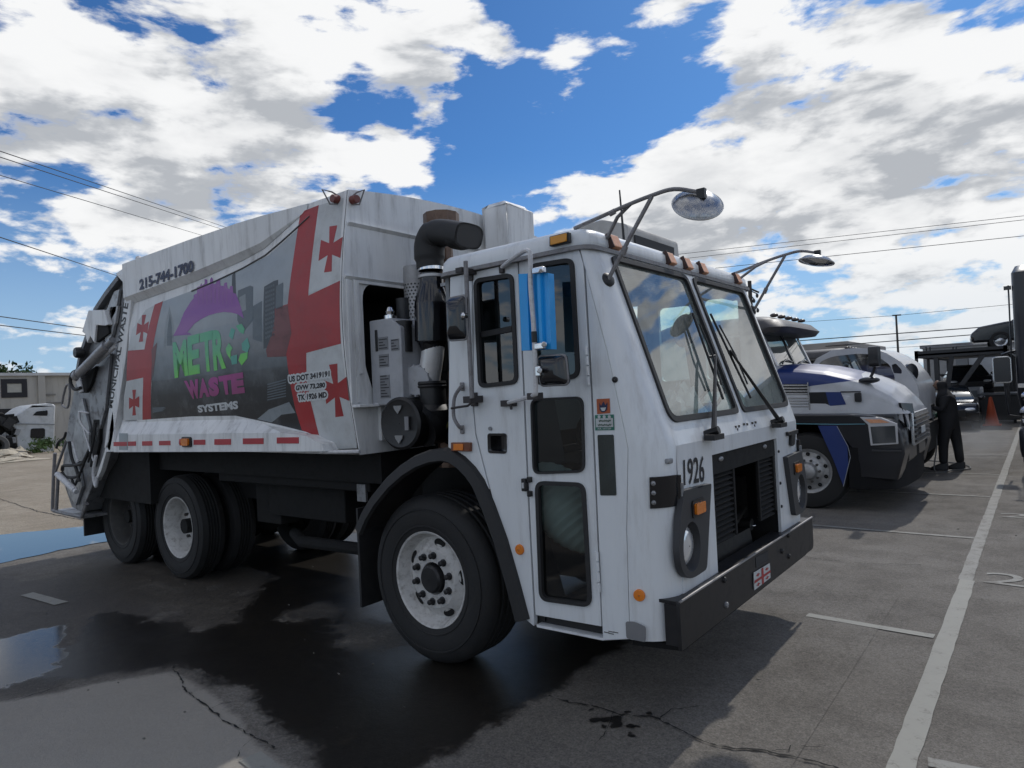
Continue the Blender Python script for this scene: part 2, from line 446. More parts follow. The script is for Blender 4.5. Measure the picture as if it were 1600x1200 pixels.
wetp = G((900, 1062), (675, 1197))+[gp(500, 1290), gp(470, 1230)] + G((506, 1176), (484, 1162), (427, 1151), (402, 1110), (388, 1084), (349, 1070), (300, 1048), (270, 1039), (169, 1055),
      (107, 1067), (60, 1060), (100, 1010), (150, 956), (190, 958), (250, 966), (310, 984), (372, 974), (355, 940), (385, 925), (430, 905), (360, 880)) \
      + [Vector((-7.4, 3.4, 0)), Vector((-9.2, 3.6, 0)), Vector((-9.2, 5.6, 0)), Vector((-2.28, 5.6, 0))]
dampp = G((900, 1062), (640, 1230), (470, 1230), (400, 1165), (375, 1120), (330, 1085), (270, 1052), (160, 1068), (90, 1085), (-70, 1110), (-70, 890), (60, 905), (170, 860), (330, 880)) + [Vector((-9.6, 3.2, 0)), Vector((-9.6, 5.8, 0)), Vector((-2.28, 5.8, 0))]
palep = G((-300, 1120), (-70, 1108), (90, 1083), (160, 1066), (270, 1050), (330, 1083), (374, 1118), (399, 1163), (440, 1190), (570, 1245), (560, 1500), (-300, 1500))
dryp = [G((520, 976), (575, 972), (630, 985), (642, 1012), (600, 1020), (556, 1004)), G((453, 955), (500, 941), (545, 950), (520, 970), (468, 973)), G((190, 958), (260, 930), (330, 912), (400, 915), (380, 950), (300, 975))]
pud = [G((-60, 996), (0, 999), (40, 988), (80, 978), (114, 972), (108, 990), (98, 1006), (108, 1022), (100, 1042), (60, 1060), (30, 1070), (0, 1082), (-60, 1096)), G((78, 906), (128, 896), (150, 905), (160, 914), (110, 921), (84, 915))]
gx = np.arange(-9.8, -.9, .05); gy = np.arange(.9, 6.01, .05); X, Y = np.meshgrid(gx, gy)
ramp = lambda sd, f: np.clip(.5+sd/(2*f), 0, 1)
wet_ = ramp(sdist(wetp, X, Y), .16)
for q_ in dryp: wet_ = np.minimum(wet_, 1-ramp(sdist(q_, X, Y), .22)*.95)
# the kerbside slab joint is a crisp edge
damp_ = np.maximum(ramp(sdist(dampp, X, Y), .25)*.72, wet_); pale_ = ramp(sdist(palep, X, Y), .16)
pud_ = np.maximum(ramp(sdist(pud[0], X, Y), .16), ramp(sdist(pud[0], X, Y), .16))
nx, ny = len(gx), len(gy)
me = bpy.data.meshes.new('wet_pavement'); vs = [(float(x), float(y), .003) for y in gy for x in gx]; fs = [(r*nx+k, r*nx+k+1, (r+1)*nx+k+1, (r+1)*nx+k) for r in range(ny-1) for k in range(nx-1)]
me.from_pydata(vs, [], fs)
for nm, A in (('wet', wet_), ('damp', damp_), ('pale', pale_), ('water', pud_)):
    at = me.attributes.new(nm, 'FLOAT', 'POINT'); at.data.foreach_set('value', A.astype(np.float32).ravel())
WETM = ground_mat('wet_asphalt', (.145, .132, .115), (.19, .176, .156), (.118, .108, .095), .85)
t = NT(WETM.node_tree); bs = WETM.node_tree.nodes['Principled BSDF']; dry = bs.inputs['Base Color'].links[0].from_socket; rg = bs.inputs['Roughness'].links[0].from_socket; nrm_in = bs.inputs['Normal'].links[0].from_socket
tcx = t.n('ShaderNodeTexCoord'); n1 = t.n('ShaderNodeTexNoise', i_Scale=3.2, i_Detail=9., i_Roughness=.68); t.l(tcx.outputs['Object'], n1.inputs[0]); nz = t.m('SUBTRACT', n1.outputs[0], .5)
n3 = t.n('ShaderNodeTexNoise', i_Scale=22., i_Detail=6., i_Roughness=.7); t.l(tcx.outputs['Object'], n3.inputs[0]); nz2 = t.m('SUBTRACT', n3.outputs[0], .5)
def attr(nm, k, k2, a, b):
    q = t.n('ShaderNodeAttribute', attribute_name=nm); return t.mr(t.m('ADD', q.outputs['Fac'], t.m('ADD', t.m('MULTIPLY', nz, k), t.m('MULTIPLY', nz2, k2))), a, b)
w_p = attr('pale', .5, .25, .42, .62); w_d = attr('damp', 1.1, .3, .38, .72); w_w = attr('wet', 1.5, .4, .42, .72); w_q = attr('water', 1.0, .35, .50, .66)
col = t.mix(w_p, dry, t.mix(.65, dry, (.40, .372, .325)))
damp_c = t.mix(1.0, dry, (.46, .44, .42), blend='MULTIPLY'); wet_c = t.mix(1.0, dry, (.105, .098, .090), blend='MULTIPLY')
col = t.mix(w_d, col, damp_c); col = t.mix(w_w, col, wet_c); col = t.mix(w_q, col, (.016, .0155, .015)); t.l(col, bs.inputs['Base Color'])
r_ = t.mix(w_d, rg, .62, 'FLOAT'); r_ = t.mix(w_w, r_, t.m('ADD', .26, t.m('MULTIPLY', n1.outputs[0], .22)), 'FLOAT'); r_ = t.mix(w_q, r_, t.m('ADD', .02, t.m('MULTIPLY', n3.outputs[0], .22)), 'FLOAT'); t.l(r_, bs.inputs['Roughness'])
bpn = [n for n in WETM.node_tree.nodes if n.type == 'BUMP'][0]; t.l(t.m('MULTIPLY', t.m('SUBTRACT', 1.0, t.m('MAXIMUM', w_q, t.m('MULTIPLY', w_w, .6))), .35), bpn.inputs['Strength'])
me.materials.append(WETM); o = bpy.data.objects.new('wet_pavement', me); COL.objects.link(o); structure(o)
sheet('puddle', G((0, 836), (165, 820), (172, 846), (110, 857), (60, 868), (0, 881), (-60, 894), (-60, 843)), WATER, .009, .1, .03, 31)

# painted markings
def strip(name, a, b, w, m, z=.005, rag=.004):
    a = Vector(a); b = Vector(b); a.z = b.z = z; d = (b-a).normalized(); n = Vector((-d.y, d.x, 0))*w/2; L = (b-a).length; k = max(2, int(L/.12)); q = random.Random(int(L*1000))
    A = [a+d*L*i/k+n+n.normalized()*q.uniform(-rag, rag) for i in range(k+1)]; B = [a+d*L*i/k-n+n.normalized()*q.uniform(-rag, rag) for i in range(k+1)]
    mb = MB(); mb.loft([A, B]); return structure(mb.build(name, m, smooth=0))
strip('bay_end_line', (-.565, 1.0, 0), (-.56, 6.62, 0), .105, PAINT)
strip('bay_end_line', (-.575, 6.62, 0), (-.575, 40, 0), .098, FAINT, .0045)
for i, (x0, y) in enumerate(((-1.42, 5.115), (-2.6, 8.35), (-2.9, 11.2), (-3.0, 13.65), (-3.0, 16.8), (-3.0, 19.9))):
    strip('parking_line', (x0, y+.02, 0), (-.63, y-.02, 0), .075 if i == 0 else .07, PAINT if i == 0 else FAINT, .0055)
for i, (a, c) in enumerate((((390, 1184), (445, 1225)), ((42, 929), (96, 944)))):
    p, q = gp(*a), gp(*c); strip('parking_line', p, q, .11, PAINT, .0085)
strip('parking_line', gp(1450, 1192), gp(1620, 1225), .08, FAINT)
for i, (q) in enumerate((((1534, 910), (1612, 920), (1541, 894), (1606, 900)), ((1560, 808), (1612, 811), (1563, 802), (1610, 804)))):
    mb = MB(); lettering(mb, '2', G(*q), (0, 0, .005), .0); structure(mb.build('painted_bay_number', FAINT, smooth=0))
# cracks and drips
CRACK = mat('crack_dirt', (.012, .011, .010), .9)
def crack(pts, w, seed, z=.0098):
    q = random.Random(seed); P = []
    for i in range(len(pts)-1):
        a, b = pts[i], pts[i+1]; k = max(2, int((b-a).length/.022)); ox = Vector((0, 0, 0))
        for j in range(k):
            ox = ox*.8+Vector((q.gauss(0, .0055), q.gauss(0, .0055), 0)); P.append(a.lerp(b, j/k)+ox)
    P.append(pts[-1]); A, B = [], []
    for i, p in enumerate(P):
        d = (P[min(i+1, len(P)-1)]-P[max(0, i-1)]).normalized(); n = Vector((-d.y, d.x, 0)); ww = w*q.uniform(.15, 1.0)*(1.0 if q.random() > .06 else .02)
        A.append(Vector((p.x, p.y, z))+n*ww/2); B.append(Vector((p.x, p.y, z))-n*ww/2)
    mb = MB(); mb.loft([A, B]); return structure(mb.build('pavement_crack', CRACK, smooth=0))
crack(G((270, 1040), (285, 1075), (330, 1110), (365, 1135), (400, 1155), (428, 1172)), .014, 1)
crack(G((855, 1088), (900, 1100), (960, 1115), (1030, 1125), (1100, 1160), (1140, 1172), (1200, 1178), (1300, 1198), (1360, 1230)), .019, 2)
crack(G((400, 1155), (380, 1168), (372, 1185)), .007, 12)
crack(G((330, 1110), (345, 1102), (372, 1098)), .006, 13)
crack(G((1030, 1125), (1050, 1112), (1100, 1106)), .008, 14)
crack(G((1200, 1178), (1235, 1168), (1290, 1168)), .007, 15)
crack(G((960, 1115), (950, 1140), (930, 1165)), .006, 16)
crack(G((1245, 870), (1330, 880), (1440, 884)), .012, 3)
crack(G((0, 780), (60, 800), (140, 815)), .03, 4)
crack(G((100, 1072), (60, 1085), (20, 1099)), .01, 5)
mb = MB(); dq = random.Random(12)
for k in range(19):
    p = gp(972+dq.gauss(0, 30), 1125+dq.gauss(0, 9)); r = dq.choice((.005, .007, .009, .012, .018, .024)); st = dq.uniform(.8, 2.2); th = dq.uniform(0, 3)
    mb.face([p+Vector((math.cos(th)*u-math.sin(th)*v, math.sin(th)*u+math.cos(th)*v, .0085+k*.00005)) for u, v in [(math.cos(q*.57)*r*st*dq.uniform(.6, 1.2), math.sin(q*.57)*r*dq.uniform(.6, 1.2)) for q in range(11)]])
structure(mb.build('water_drips', WET, smooth=0))
mb = MB()
for k in range(260):   # grit and litter lying on the pavement
    x, y = rnd.uniform(-9, 1.0), rnd.uniform(1.4, 9); r = rnd.choice((.003, .004, .005, .008))
    mb.ell((x, y, r*.5), (r*rnd.uniform(.7, 1.8), r, r*.7), 5, 3)
o = mb.build('grit', mat('grit_stone', (.16, .15, .13), .9)); o['kind'] = 'stuff'

# ================================================================ GARBAGE TRUCK
WHITE = mat('white_truck_paint', (.73, .755, .77), .32, dirt=(.36, .35, .33), dirt_amt=.42, dirt_scale=1.6, coat=.35, streak=True, var=.03, bump=.22, bscale=1.6)
BODYW = mat('dusty_white_paint', (.77, .775, .77), .44, dirt=(.27, .26, .25), dirt_amt=.6, dirt_scale=1.4, coat=.1, streak=True, var=.05, bump=.03, bscale=5)
BLACK = mat('black_plastic', (.012, .012, .013), .42, dirt=(.05, .048, .045), dirt_amt=.35, dirt_scale=6)
GLOSSB = mat('gloss_black', (.008, .008, .01), .16, coat=.4)
RUBBER = mat('black_rubber', (.018, .018, .019), .62, dirt=(.05, .048, .045), dirt_amt=.4, dirt_scale=8)
TYRE = mat('tyre_rubber', (.014, .014, .0145), .72, dirt=(.035, .033, .031), dirt_amt=.6, dirt_scale=5, bump=.25, bscale=60)
DARK = mat('underbody_dirt', (.006, .006, .006), .85, dirt=(.018, .017, .015), dirt_amt=.5, dirt_scale=6)
VOID = mat('cab_interior_dark', (.035, .035, .036), .8)
STEEL = mat('worn_steel', (.30, .305, .315), .45, .55, dirt=(.07, .06, .055), dirt_amt=.75, dirt_scale=4.5, bump=.06, bscale=14)
CHROME = mat('chrome', (.75, .75, .76), .14, 1.0, dirt=(.25, .23, .2), dirt_amt=.25, dirt_scale=12)
GREYT = mat('grey_tube_paint', (.24, .235, .24), .5, .2, dirt=(.10, .07, .06), dirt_amt=.6, dirt_scale=14)
WTUBE = mat('white_tube_paint', (.62, .62, .63), .4, dirt=(.2, .18, .16), dirt_amt=.5, dirt_scale=18)
RIMW = mat('white_rim_paint', (.56, .55, .53), .5, dirt=(.16, .14, .12), dirt_amt=.7, dirt_scale=9)
RIMD = mat('filthy_rim', (.055, .053, .05), .7, dirt=(.12, .11, .10), dirt_amt=.5, dirt_scale=9)
GREYP = mat('grey_moulded_plastic', (.038, .039, .042), .52, bump=.08, bscale=90)
AMBER = mat('amber_lens', (.72, .20, .015), .25, coat=.5)
AMBERF = mat('sunfaded_amber_lens', (.70, .32, .17), .4, dirt=(.8, .6, .45), dirt_amt=.6, dirt_scale=30)
REDL = mat('red_lens', (.45, .03, .02), .3)
BLUE = mat('blue_mirror_film', (.010, .34, .80), .34, coat=.3)
LAMP = mat('headlamp_glass', (.84, .85, .86), .12, .55, coat=.6)
PANE = glass('tinted_side_pane', (.34, .40, .40), .035, .015)
REARP = glass('dark_rear_pane', (.10, .13, .14), .05, .02)
PANED = glass('dark_door_pane', (.42, .46, .45), .01, .03, .05, (.05, .05, .05))
WSHIELD = glass('windshield_glass', (.80, .90, .86), .07, .012, .40, (.50, .55, .52))
MINT = glass('clear_left_pane', (.70, .90, .86), .01, .02)
RED = mat('red_print', (.36, .022, .025), .42, dirt=(.30, .10, .10), dirt_amt=.5, dirt_scale=2.2, var=.1)
WPRINT = mat('white_print', (.56, .58, .58), .42, dirt=(.35, .34, .33), dirt_amt=.5, dirt_scale=2.4)
INK = mat('black_print', (.012, .012, .016), .5)
NAVY = mat('navy_print', (.018, .025, .07), .5)
SEATC = mat('seat_fabric', (.10, .105, .115), .9)

YR, YC, YL, XF = 2.98, 4.2, 5.42, -1.46
truck = thing('garbage_truck', 'white rear-loading garbage truck with skyline graphics and blue-backed door mirror, in front', 'garbage truck', (-4.6, YC, 0))
S = lambda *ps, Y=YR: [sp(x, y, Y) for x, y in ps]
def mirY(p): return Vector((p.x, 2*YC-p.y, p.z))
IN = Vector((0, .035, 0))

# ---- cab side panels
def side_window(par, quad, rad, gask, panemat, name='window', bar=None):
    o = rounded(S(*quad), rad, 6); c = sum(o, Vector())/len(o)
    inn = []
    for p in o:
        d = p-c; inn.append(c+Vector((d.x*(1-gask/abs(.5*(o[0]-o[len(o)//2]).x+1e-6) if 0 else 1), 0, d.z)))
    # inset polygon by gask
    n = len(o); inn = []
    for i in range(n):
        a, b = o[i-1], o[(i+1) % n]; t = (b-a); nn = Vector((-t.z, 0, t.x)).normalized()
        if nn.dot(c-o[i]) < 0: nn = -nn
        inn.append(o[i]+nn*gask)
    mb = MB(); mb.plate([p+Vector((0, -.012, 0)) for p in o], [[p+Vector((0, -.012, 0)) for p in inn]], (0, .03, 0))
    w = mb.build(name, RUBBER, par)
    mb = MB(); mb.plate([p+Vector((0, .012, 0)) for p in inn]); mb.build('pane', panemat, w, smooth=0)
    if bar:
        a, b = S(*bar); mb = MB(); d = Vector((0, 0, .016)); mb.plate([a-d, b-d, b+d, a+d], (), (0, .02, 0)); mb.build('window_bar', RUBBER, w)
    return o
def hole(quad, rad, shrink=.006):
    o = rounded(S(*quad), rad, 6); c = sum(o, Vector())/len(o)
    return [c+(p-c)*(1-shrink/.1*.12) for p in o]

ARCH = [(700, 699), (712, 706), (725, 717), (738, 731), (750, 748), (766, 786), (786, 841)]
mb = MB(); mb.plate(S((703, 433), (737, 426), (739, 640), (742, 678), (772, 796), (785, 836))+S(*ARCH[::-1][1:]), (), IN)
mb.build('cab_side_panel', WHITE, truck, bevel=.004)
rw = [(741, 436), (803, 426), (811, 600), (749, 607)]
mb = MB(); mb.plate(S((739, 425.5), (808.5, 410), (817, 606), (824.5, 782), (834, 962), (834, 978), (823, 969), (804, 903), (787.5, 842), (787, 835), (774, 795), (744, 677), (741, 640)), [hole(rw, .05), hole([(763, 678), (791, 678), (791, 709), (763, 708)], .02)], IN)
rdoor = mb.build('rear_side_panel', WHITE, truck, bevel=.004)
side_window(rdoor, rw, .055, .024, REARP, bar=((751, 523), (799, 513.5)))
mb = MB(); q = rounded(S((762, 677), (792, 677), (792, 709), (763, 708)), .02)
mb.plate([p+Vector((0, -.004, 0)) for p in q], [rounded(S((766, 681), (788, 681), (788, 705), (767, 704)), .015)], (0, .05, 0)); mb.plate([p+Vector((0, .05, 0)) for p in q])
mb.build('latch_cup', GLOSSB, rdoor)
mb = MB(); p = sp(767, 669.5); mb.cyl(p, p-Vector((0, .012, 0)), .011, n=14); mb.build('lock', STEEL, rdoor)
fw1 = [(828, 413), (897, 402), (907.5, 590), (836, 603)]
fw2 = [(830, 623), (912, 619), (915, 738), (834, 741)]
fw3 = [(837, 751), (915, 754), (926, 949), (844, 938)]
mb = MB(); mb.plate(S((810.5, 409.5), (903, 386), (911, 412), (919, 548), (923, 620), (939.5, 979), (836.5, 961), (827, 782), (819.5, 606)), [hole(fw1, .05), hole(fw2, .05), hole(fw3, .06)], IN)
door = mb.build('cab_door', WHITE, truck, bevel=.004)
side_window(door, fw1, .055, .024, PANE); side_window(door, fw2, .05, .012, PANED); side_window(door, fw3, .06, .022, PANED)
# sill under the door, corner post
mb = MB(); a = S((837, 965), (941, 983), (943, 999), (840, 978)); mb.plate([p+Vector((0, .05, 0)) for p in a], (), (0, .02, 0)); mb.build('door_sill', BLACK, truck)
mb = MB(); a = S((838, 976), (942, 997), (943, 1001), (839, 980)); mb.plate(a, (), (0, .09, 0)); mb.build('step_lip', WHITE, truck)
def xf(z):
    T = [(.40, -1.47), (1.0, -1.46), (1.405, -1.46), (1.505, -1.49), (2.436, -1.797), (2.6, -1.85)]
    for (a, b), (c, d) in zip(T, T[1:]):
        if z <= c: return b+(d-b)*(z-a)/(c-a)
    return T[-1][1]
def rxz(z):
    T = [(.4, .205), (1.0, .20), (1.4, .17), (1.9, .10), (2.47, .05)]
    for (a, b), (c, d) in zip(T, T[1:]):
        if z <= c: return b+(d-b)*(z-a)/(c-a)
    return .05
ZL = [.455, .62, .8, 1.0, 1.2, 1.405, 1.45, 1.505, 1.6, 1.75, 1.9, 2.05, 2.2, 2.35, 2.46]
mb = MB(); mb.plate(S((942, 1001), (926, 622), (922, 548), (914, 412), (906, 386))+[Vector((xf(z)-rxz(z)-.003, YR, z)) for z in ZL[::-1]], (), IN)
post = mb.build('corner_post', WHITE, truck, bevel=.003)
def corner(z, left=False):
    r = []
    for k in range(9):
        t = math.pi/2*k/8; p = Vector((xf(z)-rxz(z)*(1-math.sin(t)), 3.165-.185*math.cos(t), z)); r.append(mirY(p) if left else p)
    return r
for lf in (False, True):
    mb = MB(); mb.loft([corner(z, lf) for z in ZL]); mb.build('cab_corner', WHITE, truck, smooth=40)
# ---- left hand side of the cab, roof, rear wall, floor
OUT = Vector((0, -.035, 0))
mirS = lambda pts: [mirY(p) for p in pts]
mb = MB(); mb.plate(mirS(S((703, 433), (906, 386)))+[mirY(Vector((xf(z)-rxz(z), YR, z))) for z in ZL[::-1]]+mirS(S((836, 978), (823, 969), (787, 842))+S(*ARCH[::-1][1:])),
   [mirS(hole(rw, .05)), mirS(hole(fw1, .05)), mirS(hole(fw2, .05)), mirS(hole(fw3, .06))], OUT)
lw = mb.build('cab_side_panel', WHITE, truck)
for q in (rw, fw1, fw2, fw3):
    mb = MB(); mb.plate([p+Vector((0, -.02, 0)) for p in mirS(rounded(S(*q), .05))]); mb.build('pane', MINT, lw, smooth=0)
def rrect(x0, x1, y0, y1, z, r, n=5): return rounded([(x0, y0, z), (x1, y0, z), (x1, y1, z), (x0, y1, z)], r, n)
mb = MB(); mb.loft([rrect(-2.875, -1.815, 2.965, 5.435, 2.452, .10), rrect(-2.88, -1.80, 2.96, 5.44, 2.475, .12), rrect(-2.875, -1.805, 2.965, 5.435, 2.52, .12), rrect(-2.86, -1.83, 2.99, 5.41, 2.55, .12), rrect(-2.81, -1.88, 3.06, 5.34, 2.572, .12), rrect(-2.5, -2.2, 3.5, 4.9, 2.585, .1)], True, True)
roof = mb.build('cab_roof', WHITE, truck, smooth=50)
mb = MB(); mb.loft([rrect(-2.885, -1.785, 2.952, 5.448, 2.436, .11), rrect(-2.885, -1.785, 2.952, 5.448, 2.458, .11)], True, True); mb.build('roof_gutter', GREYT, truck)
mb = MB(); mb.box((-2.86, 3.02, 1.42), (-2.83, 5.38, 2.44)); mb.build('cab_rear_wall', mat('cab_back_grey', (.22, .23, .24), .7), truck)
mb = MB(); mb.box((-2.2, 3.03, .50), (-1.66, 5.37, .54)); mb.box((-2.83, 3.45, 1.0), (-2.3, 4.95, 1.04)); mb.box((-2.83, 3.6, .54), (-1.97, 4.8, 1.25)); mb.build('cab_floor', VOID, truck)
# lining that shows behind the door gaps
mb = MB(); mb.plate([p+Vector((0, .04, 0)) for p in S((800, 430), (818, 426), (845, 975), (826, 975))], (), (0, .01, 0)); mb.plate([p+Vector((0, .04, 0)) for p in S((900, 388), (915, 388), (928, 620), (948, 990), (934, 985), (917, 600))], (), (0, .01, 0))
mb.plate([p+Vector((0, .04, 0)) for p in S((735, 430), (743, 430), (747, 680), (742, 680))], (), (0, .01, 0)); mb.build('door_seal', BLACK, truck)

# ---- windshield
n_ws = Vector((.931, 0, .307)).normalized()
def wsP(y, s, off=0.): return Vector((-1.49-.307*s, y, 1.505+.931*s))+n_ws*off
def wp(x, y, off=.03):
    d = ray(x, y); p0 = wsP(4.2, 0, off); return CAM+d*((p0-CAM).dot(n_ws)/d.dot(n_ws))
panes = []
for y0, y1 in ((3.178, 4.163), (4.237, 5.222)):
    panes.append((rounded([wsP(y0, .012), wsP(y1, .012), wsP(y1, .985), wsP(y0, .985)], [.09, .05, .07, .05] if y0 < 4 else [.05, .09, .05, .07], 6), y0, y1))
mb = MB(); mb.plate([wsP(3.163, -.005), wsP(5.237, -.005), wsP(5.237, 1.03), wsP(3.163, 1.03)], [p[0] for p in panes], -n_ws*.03); ws = mb.build('windshield_frame', WHITE, truck)
for o, y0, y1 in panes:
    q0 = rounded([wsP(y0+.032, .045), wsP(y1-.032, .045), wsP(y1-.032, .955), wsP(y0+.032, .955)], [.07, .04, .05, .04] if y0 < 4 else [.04, .07, .04, .05], 6)
    mb = MB(); mb.plate([p+n_ws*.012 for p in o], [[p+n_ws*.012 for p in q0]], -n_ws*.03); g = mb.build('windshield_gasket', RUBBER, ws, bevel=.004)
    mb = MB(); mb.plate([p-n_ws*.008 for p in q0]); mb.build('windshield_pane', WSHIELD, ws, smooth=0)
for pv, el, b0, b1 in (((1115.5, 674), (1118, 556), (1082, 489), (1130, 624)), ((1217.5, 657), (1141, 548), (1110, 490), (1173, 622))):
    mb = MB(); P = wp(*pv, .05); E = wp(*el, .055); A = wp(*b0, .025); B = wp(*b1, .025); M_ = A.lerp(B, .52)
    mb.tube([P, P.lerp(E, .35), E], [.016, .012, .008], 6); mb.tube([P+Vector((0, .03, 0)), E], .006, 6); mb.tube([E, M_], .008, 6)
    mb.tube([P-n_ws*.06, P+n_ws*.03], .022, 10); mb.tube([A, B], .008, 6); mb.tube([A.lerp(B, .15)+n_ws*.02, M_+n_ws*.03, A.lerp(B, .85)+n_ws*.02], .006, 6)
    mb.obox(P-Vector((.0, -.0, .03)), (.06, .14, .03)); mb.build('wiper', BLACK, ws)
bez = [fp(x, y, XF) for x, y in ((1059, 766), (1102, 755), (1095, 888), (1068, 906), (1056, 893), (1051, 867), (1053, 810))]
lc = fp(1071.5, 853, XF); oc = fp(1080, 792.5, XF)
lring = [lc+Vector((0, math.cos(k*math.pi/12)*.104, math.sin(k*math.pi/12)*.124)) for k in range(24)]
# ---- front below the windshield
mb = MB(); mb.plate([(-1.46, 3.163, 1.405), (-1.49, 3.163, 1.503), (-1.49, 5.237, 1.503), (-1.46, 5.237, 1.405)], (), (-.02, 0, 0)); cowl = mb.build('cowl', WHITE, truck)
mb = MB(); mb.plate([(XF, 3.163, .60), (XF, 3.62, .60), (XF, 3.62, 1.405), (XF, 3.163, 1.405)], [lring], (-.02, 0, 0)); mb.plate([(XF, 4.78, .60), (XF, 5.237, .60), (XF, 5.237, 1.405), (XF, 4.78, 1.405)], [[mirY(p) for p in lring]], (-.02, 0, 0)); mb.plate([(XF, 3.621, 1.312), (XF, 4.779, 1.312), (XF, 4.779, 1.405), (XF, 3.621, 1.405)], (), (-.02, 0, 0))
front = mb.build('front_panel', WHITE, truck, bevel=.003)
for x, y in ((1149, 667), (1154, 666), (1162, 663), (1167, 663), (1175, 661), (1180, 660), (1151, 671), (1178, 665)):
    mb = MB(); p = fp(x, y, -1.470); mb.obox(p+Vector((.002, 0, 0)), (.012, .008, .014)); mb.build('badge_stud', mat('old_glue', (.10, .09, .08), .8), cowl)
# grille bay
mb = MB(); mb.box((-1.95, 3.60, .5), (-1.93, 4.80, 1.33)); mb.plate([(-1.93, 3.61, .5), (-1.485, 3.61, .5), (-1.485, 3.61, 1.32), (-1.93, 3.61, 1.32)], (), (0, -.01, 0)); mb.plate([(-1.93, 4.79, .5), (-1.485, 4.79, .5), (-1.485, 4.79, 1.32), (-1.93, 4.79, 1.32)], (), (0, .01, 0)); mb.box((-1.93, 3.61, 1.315), (-1.49, 4.79, 1.33)); mb.box((-1.93, 3.61, .5), (-1.55, 4.79, .52))
bay = mb.build('grille_bay', DARK, truck)
mb = MB(); mb.box((-1.50, 3.63, 1.20), (-1.475, 4.77, 1.31)); mb.box((-1.50, 3.63, .72), (-1.475, 3.67, 1.2)); mb.box((-1.50, 4.73, .82), (-1.475, 4.77, 1.2)); mb.box((-1.50, 3.98, .80), (-1.48, 4.01, 1.2)); mb.box((-1.50, 4.43, .80), (-1.48, 4.455, 1.2)); mb.build('grille_frame', DARK, bay, bevel=.004)
for k in range(13):
    z = 1.18-k*.031
    for y0, y1 in ((3.67, 3.98), (4.455, 4.73)):
        mb = MB(); mb.obox((-1.50, (y0+y1)/2, z), (.035, y1-y0, .008), Matrix.Rotation(R(28), 3, 'Y')); mb.build('grille_louver', DARK, bay)
mb = MB(); mb.obox((-1.75, 4.15, .66), (.34, .75, .10), Matrix.Rotation(R(-8), 3, 'Y')); mb.tube(catmull([(-1.6, 3.75, .9), (-1.65, 3.9, .7), (-1.7, 4.3, .68), (-1.65, 4.6, .85)]), .025, 8); mb.obox((-1.72, 4.05, .86), (.1, .06, .32), Matrix.Rotation(R(12), 3, 'X')); mb.obox((-1.72, 4.2, .85), (.1, .03, .35)); mb.cyl((-1.7, 4.6, .74), (-1.6, 4.6, .74), .04)
mb.build('engine_parts', mat('oily_metal', (.014, .0135, .013), .5, .2, dirt=(.04, .038, .035), dirt_amt=.5, dirt_scale=12), bay)
for y in (3.78, 4.56):
    mb = MB(); mb.ell((-1.472, y, 1.275), (.008, .035, .014)); mb.build('grille_catch', STEEL, bay)
mb = MB(); mb.ell((-1.6, 4.62, .73), (.02, .02, .012)); mb.build('hose_clamp', CHROME, bay)
# headlight bezels
bez = [fp(x, y, XF) for x, y in ((1059, 766), (1102, 755), (1095, 888), (1068, 906), (1056, 893), (1051, 867), (1053, 810))]
lc = fp(1071.5, 853, XF); oc = fp(1080, 792.5, XF)
for lf in (False, True):
    mm = (lambda p: mirY(p)) if lf else (lambda p: p)
    o = [mm(p) for p in rounded(bez, [.015, .012, .03, .12, .05, .05, .02])]
    L = mm(lc); ring = [L+Vector((0, math.cos(k*math.pi/12)*.105, math.sin(k*math.pi/12)*.125)) for k in range(24)]
    mb = MB(); mb.plate([p+Vector((.035, 0, 0)) for p in o], [[p+Vector((.035, 0, 0)) for p in ring]], (-.035, 0, 0))
    mb.loft([[p+Vector((.035, 0, 0)) for p in ring], [L+(p-L)*.86+Vector((-.02, 0, 0)) for p in ring]], True)
    hb = mb.build('headlight_bezel', GREYP, truck, bevel=.006)
    mb = MB(); mb.lathe(L+Vector((-.024, 0, 0)), (1, 0, 0), [(.108, 0), (.098, .022), (.07, .036), (.03, .043), (.004, .045)], 28); mb.build('headlight', LAMP, hb, smooth=60)
    O = mm(oc); mb = MB(); mb.plate(rounded([O+Vector((.036, y, z)) for y, z in ((-.075, -.045), (.075, -.045), (.075, .045), (-.075, .045))], .02), (), (.006, 0, 0)); mb.build('lamp_surround', BLACK, hb)
    mb = MB(); mb.plate(rounded([O+Vector((.043, y, z)) for y, z in ((-.058, -.028), (.058, -.028), (.058, .028), (-.058, .028))], .012), (), (.014, 0, 0)); mb.build('turn_signal', AMBER, hb, bevel=.004)
